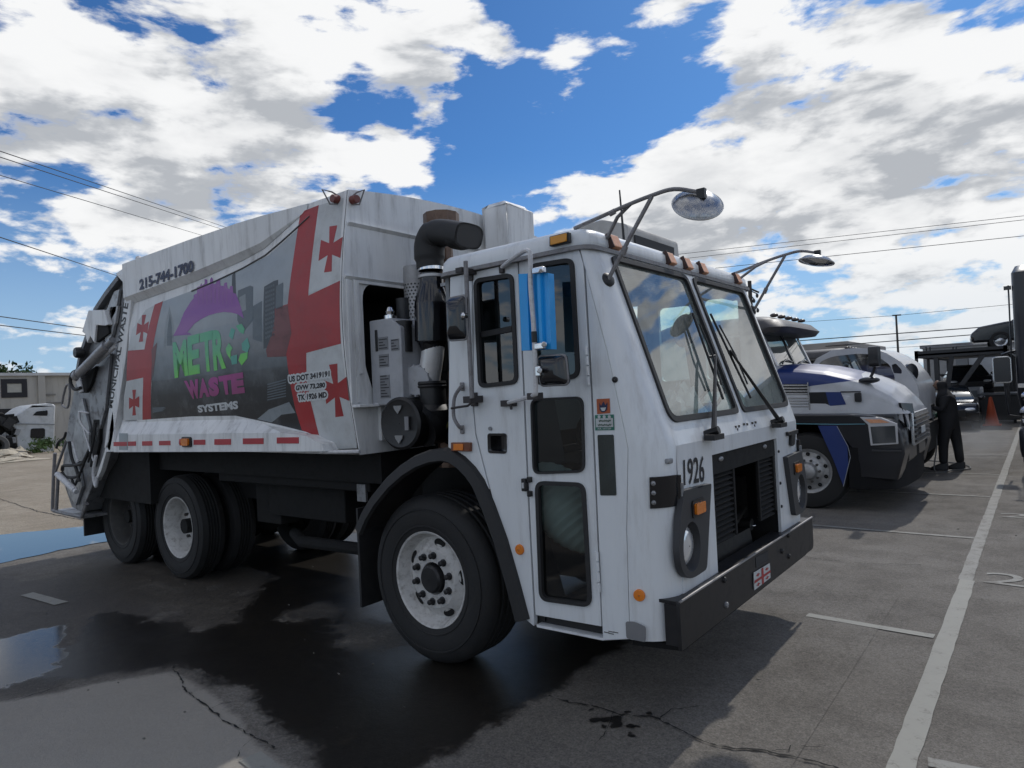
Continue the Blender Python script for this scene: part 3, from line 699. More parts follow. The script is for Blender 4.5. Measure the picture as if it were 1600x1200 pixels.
# hinge plates on the corners, latch, numbers
def hinge_plate(lf):
    mm = (lambda p: mirY(p)) if lf else (lambda p: p)
    zt, zb = sp(1014, 746, 3.0).z, sp(1014, 795, 3.0).z
    def cpt(t, z, off): return mm(Vector((xf(z)-rxz(z)*(1-math.sin(t))+off*math.sin(t), 3.165-.185*math.cos(t)-off*math.cos(t), z)))
    TT = [R(q) for q in (34, 42, 50, 58, 66, 74, 80)]
    o1 = [[cpt(t, z, .010) for t in TT] for z in (zb, zt)]; o2 = [[cpt(t, z, -.002) for t in TT] for z in (zb, zt)]
    mb = MB(); mb.loft(o1); mb.loft(o2); mb.loft([o1[0], o2[0]]); mb.loft([o1[1], o2[1]]); mb.loft([[q[0] for q in o1], [q[0] for q in o2]])
    mb.cyl(mm(Vector((-1.448, 3.150, zb+.02))), mm(Vector((-1.448, 3.150, zt-.002))), .012, n=10)
    hp = mb.build('hinge_plate', GLOSSB, truck)
    for z in (zb+.03, (zt+zb)/2, zt-.03):
        p = cpt(R(39), z, .010); ax = Vector((math.sin(R(39)), -math.cos(R(39)) if not lf else math.cos(R(39)), 0)); mb = MB(); mb.lathe(p, ax, [(.012, 0), (.011, .009), (.002, .013)], 10); mb.build('bolt', STEEL, hp)
    mb = MB(); mb.obox(mm(Vector((-1.438, 3.152, (zt+zb)/2))), (.02, .016, .07)); mb.build('hinge_pin', STEEL, hp)
hinge_plate(False); hinge_plate(True)
mb = MB(); q = [fp(x, y, XF+.003) for x, y in ((1227.5, 675), (1243, 671), (1243, 677), (1239, 678.5), (1238, 694), (1234.5, 697), (1232.5, 695), (1233, 680), (1228, 681))]; mb.plate(q, (), (.02, 0, 0)); mb.build('hood_latch', BLACK, front, bevel=.004)
mb = MB(); lettering(mb, '1926', [fp(x, y, XF+.004) for x, y in ((1069, 759), (1101, 753), (1068, 718), (1100.5, 711.5))], (0, 0, 0), .012); mb.build('unit_number', INK, front, smooth=0)
for y in (4.80, ):
    for z in (1.22, 1.0, .84): 
        mb = MB(); mb.lathe((XF, y, z), (1, 0, 0), [(.011, 0), (.010, .008), (.002, .011)], 8); mb.build('panel_bolt', BLACK, front)
# round reflectors and marker lamps of the side
def reflector(p, ax, r, par, m=AMBER):
    mb = MB(); mb.lathe(p, ax, [(r, 0), (r, .006), (r*.9, .011), (.003, .013)], 20); return mb.build('round_reflector', m, par)
reflector(sp(812.5, 858.5), (0, -1, 0), .030, rdoor)
reflector(Vector((xf(.62)-rxz(.62)*.72, 2.98+.006, 0))*1+Vector((0, 0, sp(995.5, 930).z)), (.25, -1, 0), .030, truck)
a = S((708, 691), (738, 691), (738, 705), (708, 704.5)); mb = MB(); mb.plate([p+Vector((0, -.022, 0)) for p in a], (), (0, .022, 0)); mm_ = mb.build('side_marker_lamp', mat('marker_base', (.16, .05, .02), .4), truck, bevel=.004)
a = S((713, 693), (728, 693), (728, 703), (713, 703)); mb = MB(); mb.plate([p+Vector((0, -.028, 0)) for p in a], (), (0, .006, 0)); mb.build('lens', AMBER, mm_, bevel=.002)
a = S((863, 371), (893, 363.5), (893.5, 379.5), (863, 386.5), Y=2.958); mb = MB(); mb.plate([p+Vector((0, -.03, 0)) for p in a], (), (0, .03, 0)); mm_ = mb.build('roof_side_marker', BLACK, roof, bevel=.004)
a = S((866, 372), (891, 366), (891, 378.5), (866, 385), Y=2.958); mb = MB(); mb.plate([p+Vector((0, -.04, 0)) for p in a], (), (0, .012, 0)); mb.build('lens', mat('amber_marker_lens', (.70, .30, .03), .3), mm_, bevel=.004)
for y in (3.25, 3.955, 4.21, 4.47, 5.14):
    mb = MB(); mb.plate([(-1.80, y-.05, 2.462), (-1.80, y+.05, 2.462), (-1.83, y+.05, 2.535), (-1.83, y-.05, 2.535)], (), (.03, 0, .012)); mk = mb.build('clearance_lamp', AMBERF, roof, bevel=.006)
    mb = MB(); mb.plate([(-1.80, y-.058, 2.458), (-1.80, y-.05, 2.458), (-1.83, y-.05, 2.54), (-1.83, y-.058, 2.54)], (), (.033, 0, .012)); mb.build('lamp_base', mat('brown_lamp_base', (.06, .03, .025), .6), mk)
# stickers
a = S((932.5, 623.5), (953, 622.5), (954, 645.5), (933.5, 647)); mb = MB(); mb.plate([p+Vector((0, -.003, 0)) for p in a]); st = mb.build('orange_sticker', mat('orange_sticker_print', (.42, .10, .035), .5), post, smooth=0)
mb = MB(); a = S((937, 629), (940, 634), (943.5, 627), (947, 633), (950, 628), (949.5, 640), (945, 644), (941, 644), (937.5, 640)); mb.plate([p+Vector((0, -.005, 0)) for p in a]); mb.build('sticker_emblem', NAVY, st, smooth=0)
mb = MB(); a = S((939, 637), (948, 636.5), (946, 642), (941.5, 642)); mb.plate([p+Vector((0, -.007, 0)) for p in a]); mb.build('sticker_shield', WPRINT, st, smooth=0)
a = S((930, 648.5), (959.5, 647.5), (960.5, 672), (930.5, 672.5)); mb = MB(); mb.plate([p+Vector((0, -.003, 0)) for p in a]); st = mb.build('green_sticker', mat('green_sticker_print', (.02, .16, .11), .5), post, smooth=0)
a = S((931.5, 654), (958.5, 653), (959, 667), (932, 667.5)); mb = MB(); mb.plate([p+Vector((0, -.005, 0)) for p in a]); mb.build('sticker_panel', WPRINT, st, smooth=0)
DKG = mat('dark_green_print', (.02, .08, .03), .5)
for y0, x0, x1 in ((657.5, 936, 954), (664, 934.5, 955)):
    mb = MB(); mb.tube([sp(x0+(x1-x0)*k/16, y0+(1.6 if k % 2 else -1.6)*(1 if k % 3 else .5), 2.974) for k in range(17)], .0022, 4); mb.build('sticker_script', DKG, st, smooth=0)
mb = MB(); lettering(mb, 'PA WTSP', [p+Vector((0, -.006, 0)) for p in S((935, 671.5), (956, 671), (935, 668.5), (956, 668))], (0, 0, 0), .02)
for x in (937, 945, 953):
    p = sp(x, 651.2); mb.disc(p+Vector((0, -.006, 0)), (0, -1, 0), .009, 10)
mb.build('sticker_lettering', WPRINT, st, smooth=0)
a = rounded(S((934, 679.5), (959, 679), (963.5, 774), (938.5, 774)), .008); mb = MB(); mb.plate([p+Vector((0, -.004, 0)) for p in a], (), (0, .004, 0)); mb.build('corner_window', glass('slit_pane', (.05, .07, .07), .03, .1, .5, (.07, .10, .10)), post, smooth=0)
p = Vector((xf(1.86)-rxz(1.86)*.75, 2.985, sp(980, 592).z)); mb = MB(); mb.lathe(p, (.3, -1, 0), [(.016, 0), (.015, .012), (.003, .016)], 14); mb.build('antenna_plug', BLACK, post)
for h0, h1 in (((917.5, 540), (921.5, 603)), ((934, 860), (938, 925))):
    A, B = sp(*h0), sp(*h1)
    for k in range(4):
        mb = MB(); u, v = A.lerp(B, k/4+.02), A.lerp(B, (k+1)/4-.02); mb.cyl(u+Vector((0, -.012, 0)), v+Vector((0, -.012, 0)), .010, n=10); mb.build('hinge_knuckle', WHITE, door)
for (x, y, w, h) in ((822, 757, .03, .07), (829.5, 749, .022, .03), (830, 771, .022, .03)):
    mb = MB(); p = sp(x, y); mb.obox(p+Vector((0, -.012, 0)), (w, .03, h)); mb.build('door_catch', BLACK, door, bevel=.004)
mb = MB(); p = sp(822, 757.5); mb.obox(p+Vector((0, -.03, 0)), (.012, .006, .03)); mb.build('catch_plate', WPRINT, door)
mb = MB(); p = Vector((-1.64, 2.974, .505)); mb.plate(rounded([p+Vector((x, 0, z)) for x, z in ((-.05, -.045), (.055, -.045), (.06, .03), (.0, .045), (-.05, .038))], .012), (), (0, -.003, 0)); mb.build('bare_patch', mat('bare_filler', (.19, .19, .195), .8), truck)
mb = MB()
for (x, y, a) in ((948, 988, 0), (955, 987, .02), (962, 988, 0), (955, 990, 0)): 
    p = sp(x, y); mb.obox(p+Vector((0, -.001, 0)), (.03, .003, .004))
for (x, y) in ((1017, 972), (1020, 966), (1019, 977), (1027, 980)):
    p = fp(x, y, -1.6); 
mb.build('paint_scuff', mat('scuff_mark', (.10, .095, .09), .8), post)
mb = MB(); p = Vector((-1.475, 3.10, 1.335)); mb.obox(p, (.03, .05, .025)); mb.build('bezel_clip', STEEL, truck, bevel=.006)
# grab handle, rear mirror, front mirror tree
def tubes(name, pts, r, m, par=truck, smooth=True, n=8):
    mb = MB(); mb.tube(catmull(pts, 6) if smooth else pts, r, n); return mb.build(name, m, par)
o_ = lambda x, y, off: sp(x, y, YR-off)
tubes('grab_handle', [o_(721.5, 604.5, .0), o_(719, 606, .05), o_(710, 622, .055), o_(709, 650, .055), o_(716, 665, .05), o_(722, 670, .0)], .011, GREYT)
for q in ((722, 604), (722, 671)):
    mb = MB(); mb.obox(o_(*q, .006), (.03, .012, .05)); mb.build('handle_foot', GREYT, truck, bevel=.004)
tubes('mirror_pole', [o_(727.5, 408, .12), o_(729, 440, .12), o_(731, 489, .12), o_(736.8, 609, .12), o_(737.5, 622, .12)], .013, GREYT)
BRK = mat('dark_bracket', (.05, .045, .045), .55, .3)
mb = MB(); mb.obox(o_(729, 424, .06), (.05, .14, .03)); mb.obox(o_(736, 428, .0), (.035, .02, .08)); mb.build('mirror_bracket', BRK, truck, bevel=.003)
mb = MB(); mb.obox(o_(740, 624, .05), (.06, .12, .04)); mb.obox(o_(741, 624, .004), (.05, .014, .08)); mb.tube([o_(738, 628, .1), o_(731, 634, .1), o_(705, 638, .1)], .008, 6)
mb.build('mirror_bracket', mat('dark_bracket', (.05, .045, .045), .55, .3), truck, bevel=.003)
def mirror_head(name, quad, Y, depth, r, m, rim=CHROME, par=truck, dish=.03):
    q = [sp(x, y, Y) for x, y in quad]; o = rounded(q, r, 5); c = sum(o, Vector())/len(o)
    mb = MB(); mb.loft([o, [p+Vector((.012, 0, 0)) for p in o]], True, True)
    # domed back towards the viewer
    mb.loft([o, [c+(p-c)*.93+Vector((0, -depth*.5, 0)) for p in o], [c+(p-c)*.72+Vector((0, -depth, 0)) for p in o], [c+(p-c)*.35+Vector((0, -depth*1.15, 0)) for p in o]], True, True)
    h = mb.build(name, m, par, smooth=50)
    mb = MB(); mb.tube(o+[o[0]], .007, 6, False); mb.build('mirror_rim', rim, h); return h
mirror_head('convex_mirror', [(699, 467), (728, 461), (730.5, 530), (701, 532)], YR-.13, .035, .025, GLOSSB, GREYT)
mb = MB(); p = o_(725, 493, .18); mb.lathe(p, (0, -1, 0), [(.016, -.02), (.016, .01), (.010, .015), (.003, .017)], 12); mb.build('mirror_bolt', CHROME, truck)
tubes('mirror_arm', [o_(783, 419, .0), o_(800, 405, .10), o_(818, 393, .22), o_(825, 392, .24), o_(828.5, 400, .24), o_(829, 447, .24), o_(834.5, 521, .24), o_(837, 606, .24), o_(836, 615, .23), o_(829, 619, .2), o_(795, 629, .02)], .0125, WTUBE)
mb = MB(); mb.tube([o_(834.3, 518, .24), o_(835.2, 535, .24)], .0145, 8); mb.build('arm_sleeve', BLACK, truck)
mb = MB(); mb.obox(o_(836, 619, .2), (.07, .05, .035)); mb.build('mirror_bracket', BRK, truck, bevel=.003); mb = MB(); mb.obox(o_(784, 420, .01), (.03, .02, .05)); mb.build('mirror_bracket', BRK, truck, bevel=.003)
mb = MB(); mb.obox(o_(795, 630, .012), (.10, .03, .035)); mb.cyl(o_(798, 632, .03), o_(799, 640, .03), .008); mb.build('mirror_bracket', mat('dark_bracket', (.05, .045, .045), .55, .3), truck, bevel=.003)
q = [o_(x, y, .215) for x, y in ((810, 428), (856.5, 426.5), (861, 545.5), (815, 548))]
mb = MB(); a, b, c, d = q; prof = [(0, 0), (.30, 0), (.33, -.012), (.36, 0), (.68, 0), (.70, -.02), (.80, -.02), (.82, 0), (1, 0)]
mb.loft([[d.lerp(c, u)+Vector((0, v, 0)) for u, v in prof], [a.lerp(b, u)+Vector((0, v, 0)) for u, v in prof]]); mb.loft([[d.lerp(c, u)+Vector((0, .05, 0)) for u in (0, 1)], [a.lerp(b, u)+Vector((0, .05, 0)) for u in (0, 1)]])
for e0, e1 in ((a, b), (c, d), (b, c), (d, a)): mb.loft([[e0, e1], [e0+Vector((0, .05, 0)), e1+Vector((0, .05, 0))]])
bm_ = mb.build('mirror_housing', BLUE, truck, smooth=20)
mb = MB(); mb.obox(o_(842, 422.5, .235), (.07, .03, .03)); mb.cyl(o_(845, 423, .25), o_(845, 423, .27), .012); mb.build('mirror_clamp', CHROME, truck, bevel=.004); mb = MB(); mb.obox(o_(843, 541, .235), (.07, .03, .03)); mb.cyl(o_(850, 538, .245), o_(850, 538, .27), .014); mb.build('mirror_clamp', CHROME, truck, bevel=.004)
mirror_head('convex_mirror', [(841, 557), (884, 554.5), (888.5, 600.5), (845, 602.5)], YR-.2, .035, .022, GLOSSB, GREYT)
mb = MB(); mb.obox(o_(841.5, 580, .235), (.04, .03, .05)); mb.cyl(o_(843, 579, .25), o_(843, 579, .275), .014); mb.build('mirror_clamp', CHROME, truck, bevel=.004)
# ---- look-down mirrors on both front corners (built on the right, mirrored on the left)
XA = -1.45
def armpt(x, y, Yv): return sp(x, y, Yv)
tip = Vector((-1.30, 3.09, 2.62))
for lf in (False, True):
    mm = (lambda p: mirY(Vector(p))) if lf else (lambda p: Vector(p))
    rt = [(-1.93, 3.06, 2.575), (-1.80, 3.065, 2.60), (-1.64, 3.08, 2.635), (-1.49, 3.09, 2.660), (-1.37, 3.10, 2.668), (-1.25, 3.13, 2.632)]
    mb = MB(); mb.tube([mm(p) for p in catmull(rt, 5)], .011, 8); arm = mb.build('look_down_mirror_arm', GREYT, truck)
    mb = MB(); mb.tube([mm((-1.745, 3.07, 2.275)), mm((-1.60, 3.08, 2.49)), mm((-1.485, 3.09, 2.655))], .011, 8); mb.tube([mm((-1.80, 3.18, 2.52)), mm((-1.70, 3.12, 2.60)), mm((-1.60, 3.085, 2.643))], .010, 8)
    mb.tube([mm((-1.66, 3.078, 2.39)), mm((-1.64, 3.079, 2.43))], .016, 8); mb.tube([mm((-1.72, 3.075, 2.613)), mm((-1.69, 3.077, 2.622))], .016, 8); mb.build('mirror_brace', GREYT, arm)
    mb = MB(); mb.lathe(mm((-1.752, 3.078, 2.275)), (.8, -.3 if not lf else .3, .3), [(.04, -.02), (.04, .005), (.028, .015), (.003, .018)], 16); mb.build('brace_foot', BLACK, arm)
    c = mm((-1.262, 3.13, 2.60)) if not lf else mm((-1.25, 3.13, 2.595))
    ax = Vector((.45, -.62, .64)).normalized() if not lf else Vector((.2, .12, .97)).normalized()
    mb = MB(); mb.lathe(c, ax, [(.118, -.035), (.120, -.030), (.116, -.024), (.09, -.002), (.05, .010), (.003, .014)], 32); head = mb.build('look_down_mirror', mat('mirror_back_grey', (.36, .365, .375), .24, .9, dirt=(.18, .18, .18), dirt_amt=.6, dirt_scale=16), arm)
    mb = MB(); mb.lathe(c, ax, [(.116, -.034), (.08, -.048), (.04, -.054), (.003, -.056)], 32); mb.build('mirror_glass', mat('mirror_silver', (.65, .66, .67), .05, 1.0), head)
    mb = MB(); u = ax.orthogonal().normalized(); w = ax.cross(u); mb.tube([c+ax*-.031+(u*math.cos(k*math.pi/16)+w*math.sin(k*math.pi/16))*.119 for k in range(33)], .006, 6, False); mb.build('mirror_rim', mat('pale_rim', (.5, .5, .5), .35, .4), head)
    mb = MB(); mb.obox(mm((-1.245, 3.13, 2.622)), (.04, .03, .05)); mb.build('mirror_pivot', BLACK, arm)
# antenna, air conditioner
mb = MB(); a = fp(975, 376, -2.0); b = fp(968, 297, -2.0); mb.tube([(a.x, a.y, 2.55), a, b], [.010, .009, .005], 6); mb.build('antenna', BLACK, truck)
A = [fp(x, y, -2.1) for x, y in ((985, 357), (1058, 383))]
y0, y1 = 3.98, 4.77
mb = MB(); mb.loft([rounded([(-2.09, y0, 2.56), (-2.85, y0, 2.56), (-2.80, y0, 2.80), (-2.30, y0, 2.86), (-2.10, y0, 2.79)], .03, 3), rounded([(-2.09, y1, 2.56), (-2.85, y1, 2.56), (-2.80, y1, 2.80), (-2.30, y1, 2.86), (-2.10, y1, 2.79)], .03, 3)], True, True); ac = mb.build('roof_air_conditioner', mat('beige_ac_case', (.40, .39, .37), .6, dirt=(.2, .19, .17), dirt_amt=.4), truck, bevel=.01)
mb = MB(); mb.box((-2.092, y0+.07, 2.63), (-2.080, y1-.12, 2.725)); mb.build('ac_grille', VOID, ac)
# ---- bumper and flag plate
mb = MB(); mb.plate(rounded([(-1.415, 3.015, .435), (-1.415, 5.385, .435), (-1.415, 5.385, .665), (-1.415, 3.015, .665)], [.004, .05, .004, .004], 3), (), (-.018, 0, 0)); mb.box((-1.535, 3.03, .648), (-1.434, 5.37, .664)); mb.plate([(-1.434, 3.02, .45), (-1.50, 3.02, .45), (-1.50, 3.02, .648), (-1.434, 3.02, .648)], (), (0, .012, 0))
bump = mb.build('bumper', mat('satin_black_steel', (.011, .0105, .012), .45, dirt=(.035, .032, .030), dirt_amt=.4, dirt_scale=5), truck, bevel=.004)
mb = MB(); mb.tube([(-1.416, 3.02, .668), (-1.416, 5.38, .668)], .007, 6); mb.build('bumper_edge', mat('rubbed_edge', (.30, .29, .29), .35, .5), bump)
FPl = lambda pts, X: [fp(x, y, X) for x, y in pts]
mb = MB(); a = FPl(((1177, 895), (1202, 880), (1203, 902.5), (1178, 922)), -1.410); mb.plate(a, (), (.004, 0, 0)); fl = mb.build('flag_plate', WPRINT, bump, smooth=0)
mb = MB(); a, b, c, d = [p+Vector((.006, 0, 0)) for p in a]
def bil(u, v): return (d*(1-u)+c*u)*(1-v)+(a*(1-u)+b*u)*v
for u0, u1, v0, v1 in ((.44, .56, 0, 1), (0, .44, .38, .54), (.56, 1, .38, .54)): mb.plate([bil(u0, v0), bil(u1, v0), bil(u1, v1), bil(u0, v1)])
for u, v in ((.22, .76), (.78, .76), (.22, .18), (.78, .18)):
    mb.plate([bil(u-.04, v-.09), bil(u+.04, v-.09), bil(u+.04, v+.09), bil(u-.04, v+.09)]); mb.plate([bil(u-.11, v-.03), bil(u-.041, v-.03), bil(u-.041, v+.03), bil(u-.11, v+.03)]); mb.plate([bil(u+.041, v-.03), bil(u+.11, v-.03), bil(u+.11, v+.03), bil(u+.041, v+.03)])
mb.build('flag_cross', RED, fl, smooth=0)
mb = MB(); a = FPl(((1180, 871), (1199.5, 860.5), (1200, 875), (1181, 887)), -1.4148); mb.plate(a, (), (.003, 0, 0)); mb.build('tow_hole', VOID, bump)
for q in ((1131, 906), (1134, 945), (1231, 836), (1232, 869), (1221, 861)):
    p = fp(*q, -1.415); mb = MB(); mb.lathe(p, (1, 0, 0), [(.018, 0), (.016, .012), (.003, .016)], 12); mb.build('bumper_bolt', BLACK if q[0] != 1134 else STEEL, bump)
mb = MB(); mb.plate([(-1.45, 3.1, .40), (-1.7, 3.05, .40), (-1.7, 5.35, .40), (-1.45, 5.3, .40)], (), (0, 0, .03)); mb.build('bumper_valance', DARK, truck)

# ---- wheels
def tyre(par, c, w, Rr=.54, rin=.298, out=-1):
    c = Vector(c); mb = MB(); P = [(rin, -.045), (rin+.012, -.02), (.35, -.006), (.42, 0), (.47, -.006), (.505, -.022), (Rr-.012, -.045), (Rr, -.075)]
    g = 4; span = w-.15
    for k in range(g):
        h = -.075-span*(k+.5)/g; P += [(Rr, h+.022), (Rr-.012, h+.016), (Rr-.012, h-.004), (Rr, h-.010)]
    P += [(Rr, -w+.075), (Rr-.012, -w+.045), (.505, -w+.022), (.42, -w), (.35, -w+.006), (rin, -w+.04)]
    mb.lathe(c, (0, out, 0), P, 56, closed=True)
    # raised ring and lettering band on the sidewall
    mb.lathe(c, (0, out, 0), [(.445, -.002), (.447, .003), (.455, .003), (.457, -.004)], 56)
    mb.lathe(c, (0, out, 0), [(.338, -.009), (.342, -.003), (.349, -.003), (.353, -.008)], 56)
    return mb.build('tyre', TYRE, par, smooth=40)
def front_wheel(y, out):
    wh = bpy.data.objects.new('front_wheel', None); COL.objects.link(wh); wh.parent = truck; wh.location = Vector((-3.15, y, .54))-truck.location
    tyre(wh, (-3.15, y, .54), .38, out=out); c = Vector((-3.15, y, .54)); ax = Vector((0, out, 0))
    mb = MB(); mb.lathe(c, ax, [(.296, -.05), (.312, -.022), (.308, -.016), (.296, -.022), (.286, -.045), (.270, -.085), (.262, -.10), (.250, -.100), (.222, -.082), (.198, -.066), (.188, -.056), (.105, -.056), (.100, -.075), (.100, -.16)], 48); rim = mb.build('rim', RIMW, wh, smooth=30)
    for k in range(5):
        a = R(79-72*k); mb = MB(); d = Vector((math.cos(a), 0, math.sin(a))); t = Vector((-math.sin(a), 0, math.cos(a))); nrm = (ax*.85+d*.30).normalized(); rad = nrm.cross(t).normalized()
        p = c+d*.232+ax*-.0855
        mb.face([p+t*math.cos(q*math.pi/10)*.044+rad*math.sin(q*math.pi/10)*.023 for q in range(20)]); mb.tube([p+t*math.cos(q*math.pi/10)*.045+rad*math.sin(q*math.pi/10)*.024 for q in range(21)], .003, 5, False)
        mb.build('hand_hole', DARK, rim)
    for k in range(10):
        a = 2*math.pi*(k+.35)/10; p = c+Vector((math.cos(a)*.150, 0, math.sin(a)*.150)); mb = MB(); mb.lathe(p+ax*-.056, ax, [(.024, 0), (.024, .008), (.017, .010), (.017, .036), (.010, .042), (.002, .042)], 6+6); mb.build('lug_nut', BLACK, rim)
    mb = MB(); mb.lathe(c, ax, [(.100, -.15), (.092, -.07), (.088, -.03), (.075, -.018), (.003, -.016)], 28); mb.build('hub_cap', BLACK, rim)
    mb = MB(); mb.cyl(c-ax*.37, c-ax*.1, .2, n=24); mb.build('brake_drum', DARK, wh)
front_wheel(3.03, -1); front_wheel(2*YC-3.03, 1)
def rear_wheel(x, y, out, rm, name='rear_wheel'):
    c = Vector((x, y, .525)); ax = Vector((0, out, 0)); wh = bpy.data.objects.new(name, None); COL.objects.link(wh); wh.parent = truck; wh.location = c-truck.location
    tyre(wh, c, .27, .525, out=out); c2 = c-ax*.33; tyre(wh, c2, .27, .525, out=out)
    mb = MB(); mb.lathe(c, ax, [(.294, -.05), (.310, -.024), (.307, -.016), (.296, -.020), (.283, -.04), (.277, -.07), (.262, -.095), (.258, -.15), (.250, -.17), (.245, -.20), (.235, -.215), (.15, -.22), (.145, -.185), (.11, -.175), (.003, -.17)], 48); r = mb.build('rim', rm, wh, smooth=30)
    for k in range(10):
        a = 2*math.pi*(k+.2)/10; p = c+Vector((math.cos(a)*.19, 0, math.sin(a)*.19)); mb = MB(); mb.cyl(p-ax*.21, p-ax*.175, .016, n=6); mb.build('lug_nut', RIMD, r)
for s in (-1, 1):
    y = 3.22 if s < 0 else 2*YC-3.22
    rear_wheel(-6.93, y, s, RIMW); rear_wheel(-8.28, y, s, RIMD)
# front mudguards
gc = Vector((-3.15, 0, .54))
mg = [(553, 824), (563, 800), (577, 776), (600, 747), (622, 727), (645, 712), (668, 703), (690, 700), (705, 703), (722, 714), (738, 730), (752, 750), (768, 787), (788, 842), (806, 905), (823, 969)]
for lf in (False, True):
    P = [sp(x, y, 2.95) for x, y in mg]; rings = []
    for i, p in enumerate(P):
        d = (P[min(i+1, len(P)-1)]-P[max(0, i-1)]).normalized(); n = Vector((-d.z, 0, d.x)); 
        if n.z < 0 and i > 0 and n.dot(p-Vector((gc.x, p.y, gc.z))) < 0: n = -n
        if n.dot(p-Vector((gc.x, p.y, gc.z))) < 0: n = -n
        w = .075
        r = [p+Vector((0, .40, 0)), p+Vector((0, .02, 0)), p+Vector((0, 0, 0))-n*.012, p-n*(w)+Vector((0, -.012, 0)), p-n*(w+.012)+Vector((0, .01, 0)), p-n*(w*.55)+Vector((0, .03, 0)), p-n*.03+Vector((0, .40, 0))]
        rings.append([mirY(q) for q in r] if lf else r)
    mb = MB(); mb.loft(rings, True, True); mb.build('front_mudguard', RUBBER, truck, smooth=45)
mb = MB(); mb.plate([p for p in S((706, 703), (703, 697), (655, 712), (658, 715), Y=2.945)], (), (0, .01, 0)) if 0 else None
for y in (3.06, 2*YC-3.06-.5):
    mb = MB(); mb.box((-3.87, y, .25), (-3.85, y+.5, .95)); mb.build('mud_flap', RUBBER, truck)
# chassis
mb = MB()
for y in (3.72, 4.60): mb.box((-9.0, y, .78), (-1.65, y+.08, 1.06))
for x in (-2.2, -3.9, -5.0, -6.2, -7.6, -8.8): mb.box((x, 3.80, .80), (x+.12, 4.60, 1.0))
frame = mb.build('chassis_frame', DARK, truck)
mb = MB()
for x, z in ((-3.15, .54), (-6.93, .525), (-8.28, .525)): mb.cyl((x, 3.3, z), (x, 5.1, z), .075, n=12)
for x in (-6.93, -8.28): mb.ell((x, 4.2, .55), (.27, .25, .25))
mb.tube([(-6.93, 4.2, .58), (-3.4, 4.2, .85)], .06, 10); mb.build('axle', DARK, truck)
mb = MB(); mb.box((-5.6, 3.45, .72), (-4.5, 3.75, 1.0)); mb.box((-5.9, 3.5, .62), (-5.5, 3.7, 1.05)); mb.box((-6.2, 3.3, 1.02), (-4.0, 5.1, 1.28)); mb.box((-2.6, 3.5, .55), (-1.95, 4.9, 1.0)); mb.box((-3.7, 3.55, .7), (-2.8, 4.85, 1.3)); mb.build('undercarriage', DARK, truck, bevel=.01)
mb = MB(); mb.tube([(-4.2, 3.5, .52), (-5.2, 3.5, .5), (-5.6, 3.7, .5)], .05, 10); mb.build('air_pipe', DARK, truck)
p = sp(566, 770, 3.3); mb = MB(); mb.obox(p, (.10, .02, .13)); mb.build('data_plate', STEEL, truck)

# ---------------------------------------------------------------- hopper body
XB, XR, ZB, ZT = -3.76, -7.14, 1.335, 3.19
ROWS = [ZB+(ZT-ZB)*i/14 for i in range(15)]
def fw_(z): return 3.02-.095*math.sin(math.pi*min(1, max(0, (z-ZB)/(ZT-ZB))))
def flin(z):
    z = min(ZT, max(ZB, z)); k = min(13, int((z-ZB)/(ZT-ZB)*14)); a, b = ROWS[k], ROWS[k+1]; u = (z-a)/(b-a)
    return fw_(a)*(1-u)+fw_(b)*u
def wallpt(x, y):
    Y = 2.97
    for _ in range(6): p = sp(x, y, Y); Y = flin(p.z)
    return p
def arch(y): 
    u = (y-YC)/(YC-3.02); return ZT+.085*(1-u*u)
ys = [3.02+(YL-.04-3.02)*i/12 for i in range(13)]
ys = [3.02+(2*(YC-3.02))*i/12 for i in range(13)]
body = None
mb = MB()
xs = [XB+(XR-XB)*i/6 for i in range(7)]
mb.loft([[Vector((x, fw_(z), z)) for x in xs] for z in ROWS])
mb.loft([[Vector((x, 2*YC-fw_(z), z)) for x in xs] for z in ROWS])
mb.loft([[Vector((x, y, arch(y))) for x in xs] for y in ys])
mb.plate([(XB, 3.02, ZB), (XR, 3.02, ZB), (XR, 2*YC-3.02, ZB), (XB, 2*YC-3.02, ZB)])
mb.plate([Vector((XR, fw_(z), z)) for z in ROWS]+[Vector((XR, y, arch(y))) for y in ys]+[Vector((XR, 2*YC-fw_(z), z)) for z in ROWS[::-1]])
body = mb.build('hopper_body', BODYW, truck, smooth=30)
# front bulkhead with its big rounded opening
op = rounded([(XB, 3.10, 1.95), (XB, 3.10, 2.545), (XB, 4.9, 2.545), (XB, 4.9, 1.68), (XB, 3.30, 1.68), (XB, 3.17, 1.74)], [.03, .13, .1, .1, .05, .08], 6)
mb = MB(); mb.plate([Vector((XB+.004, fw_(z)+.002, z)) for z in ROWS]+[Vector((XB+.004, y, arch(y))) for y in ys]+[Vector((XB+.004, 2*YC-fw_(z), z)) for z in ROWS[::-1]], [[p+Vector((.004, 0, 0)) for p in op]], (.012, 0, 0))
bulk = mb.build('front_bulkhead', BODYW, body, smooth=20)
mb = MB(); mb.box((-4.5, 3.06, 1.55), (-4.48, 5.0, 2.7)); mb.loft([[p+Vector((-.0, 0, 0)) for p in op], [p+Vector((-.74, 0, 0)) for p in op]], True); mb.build('bulkhead_cavity', DARK, body)
for z, w in ((2.955, .022), (2.575, .026)):
    mb = MB(); y = fw_(z)+.01; mb.plate([(XB+.016, y, z-.022), (XB+.04, y, z), (XB+.016, y, z+.006)], (), (0, 2*(YC-y), 0)); mb.build('bulkhead_rib', BODYW, body)
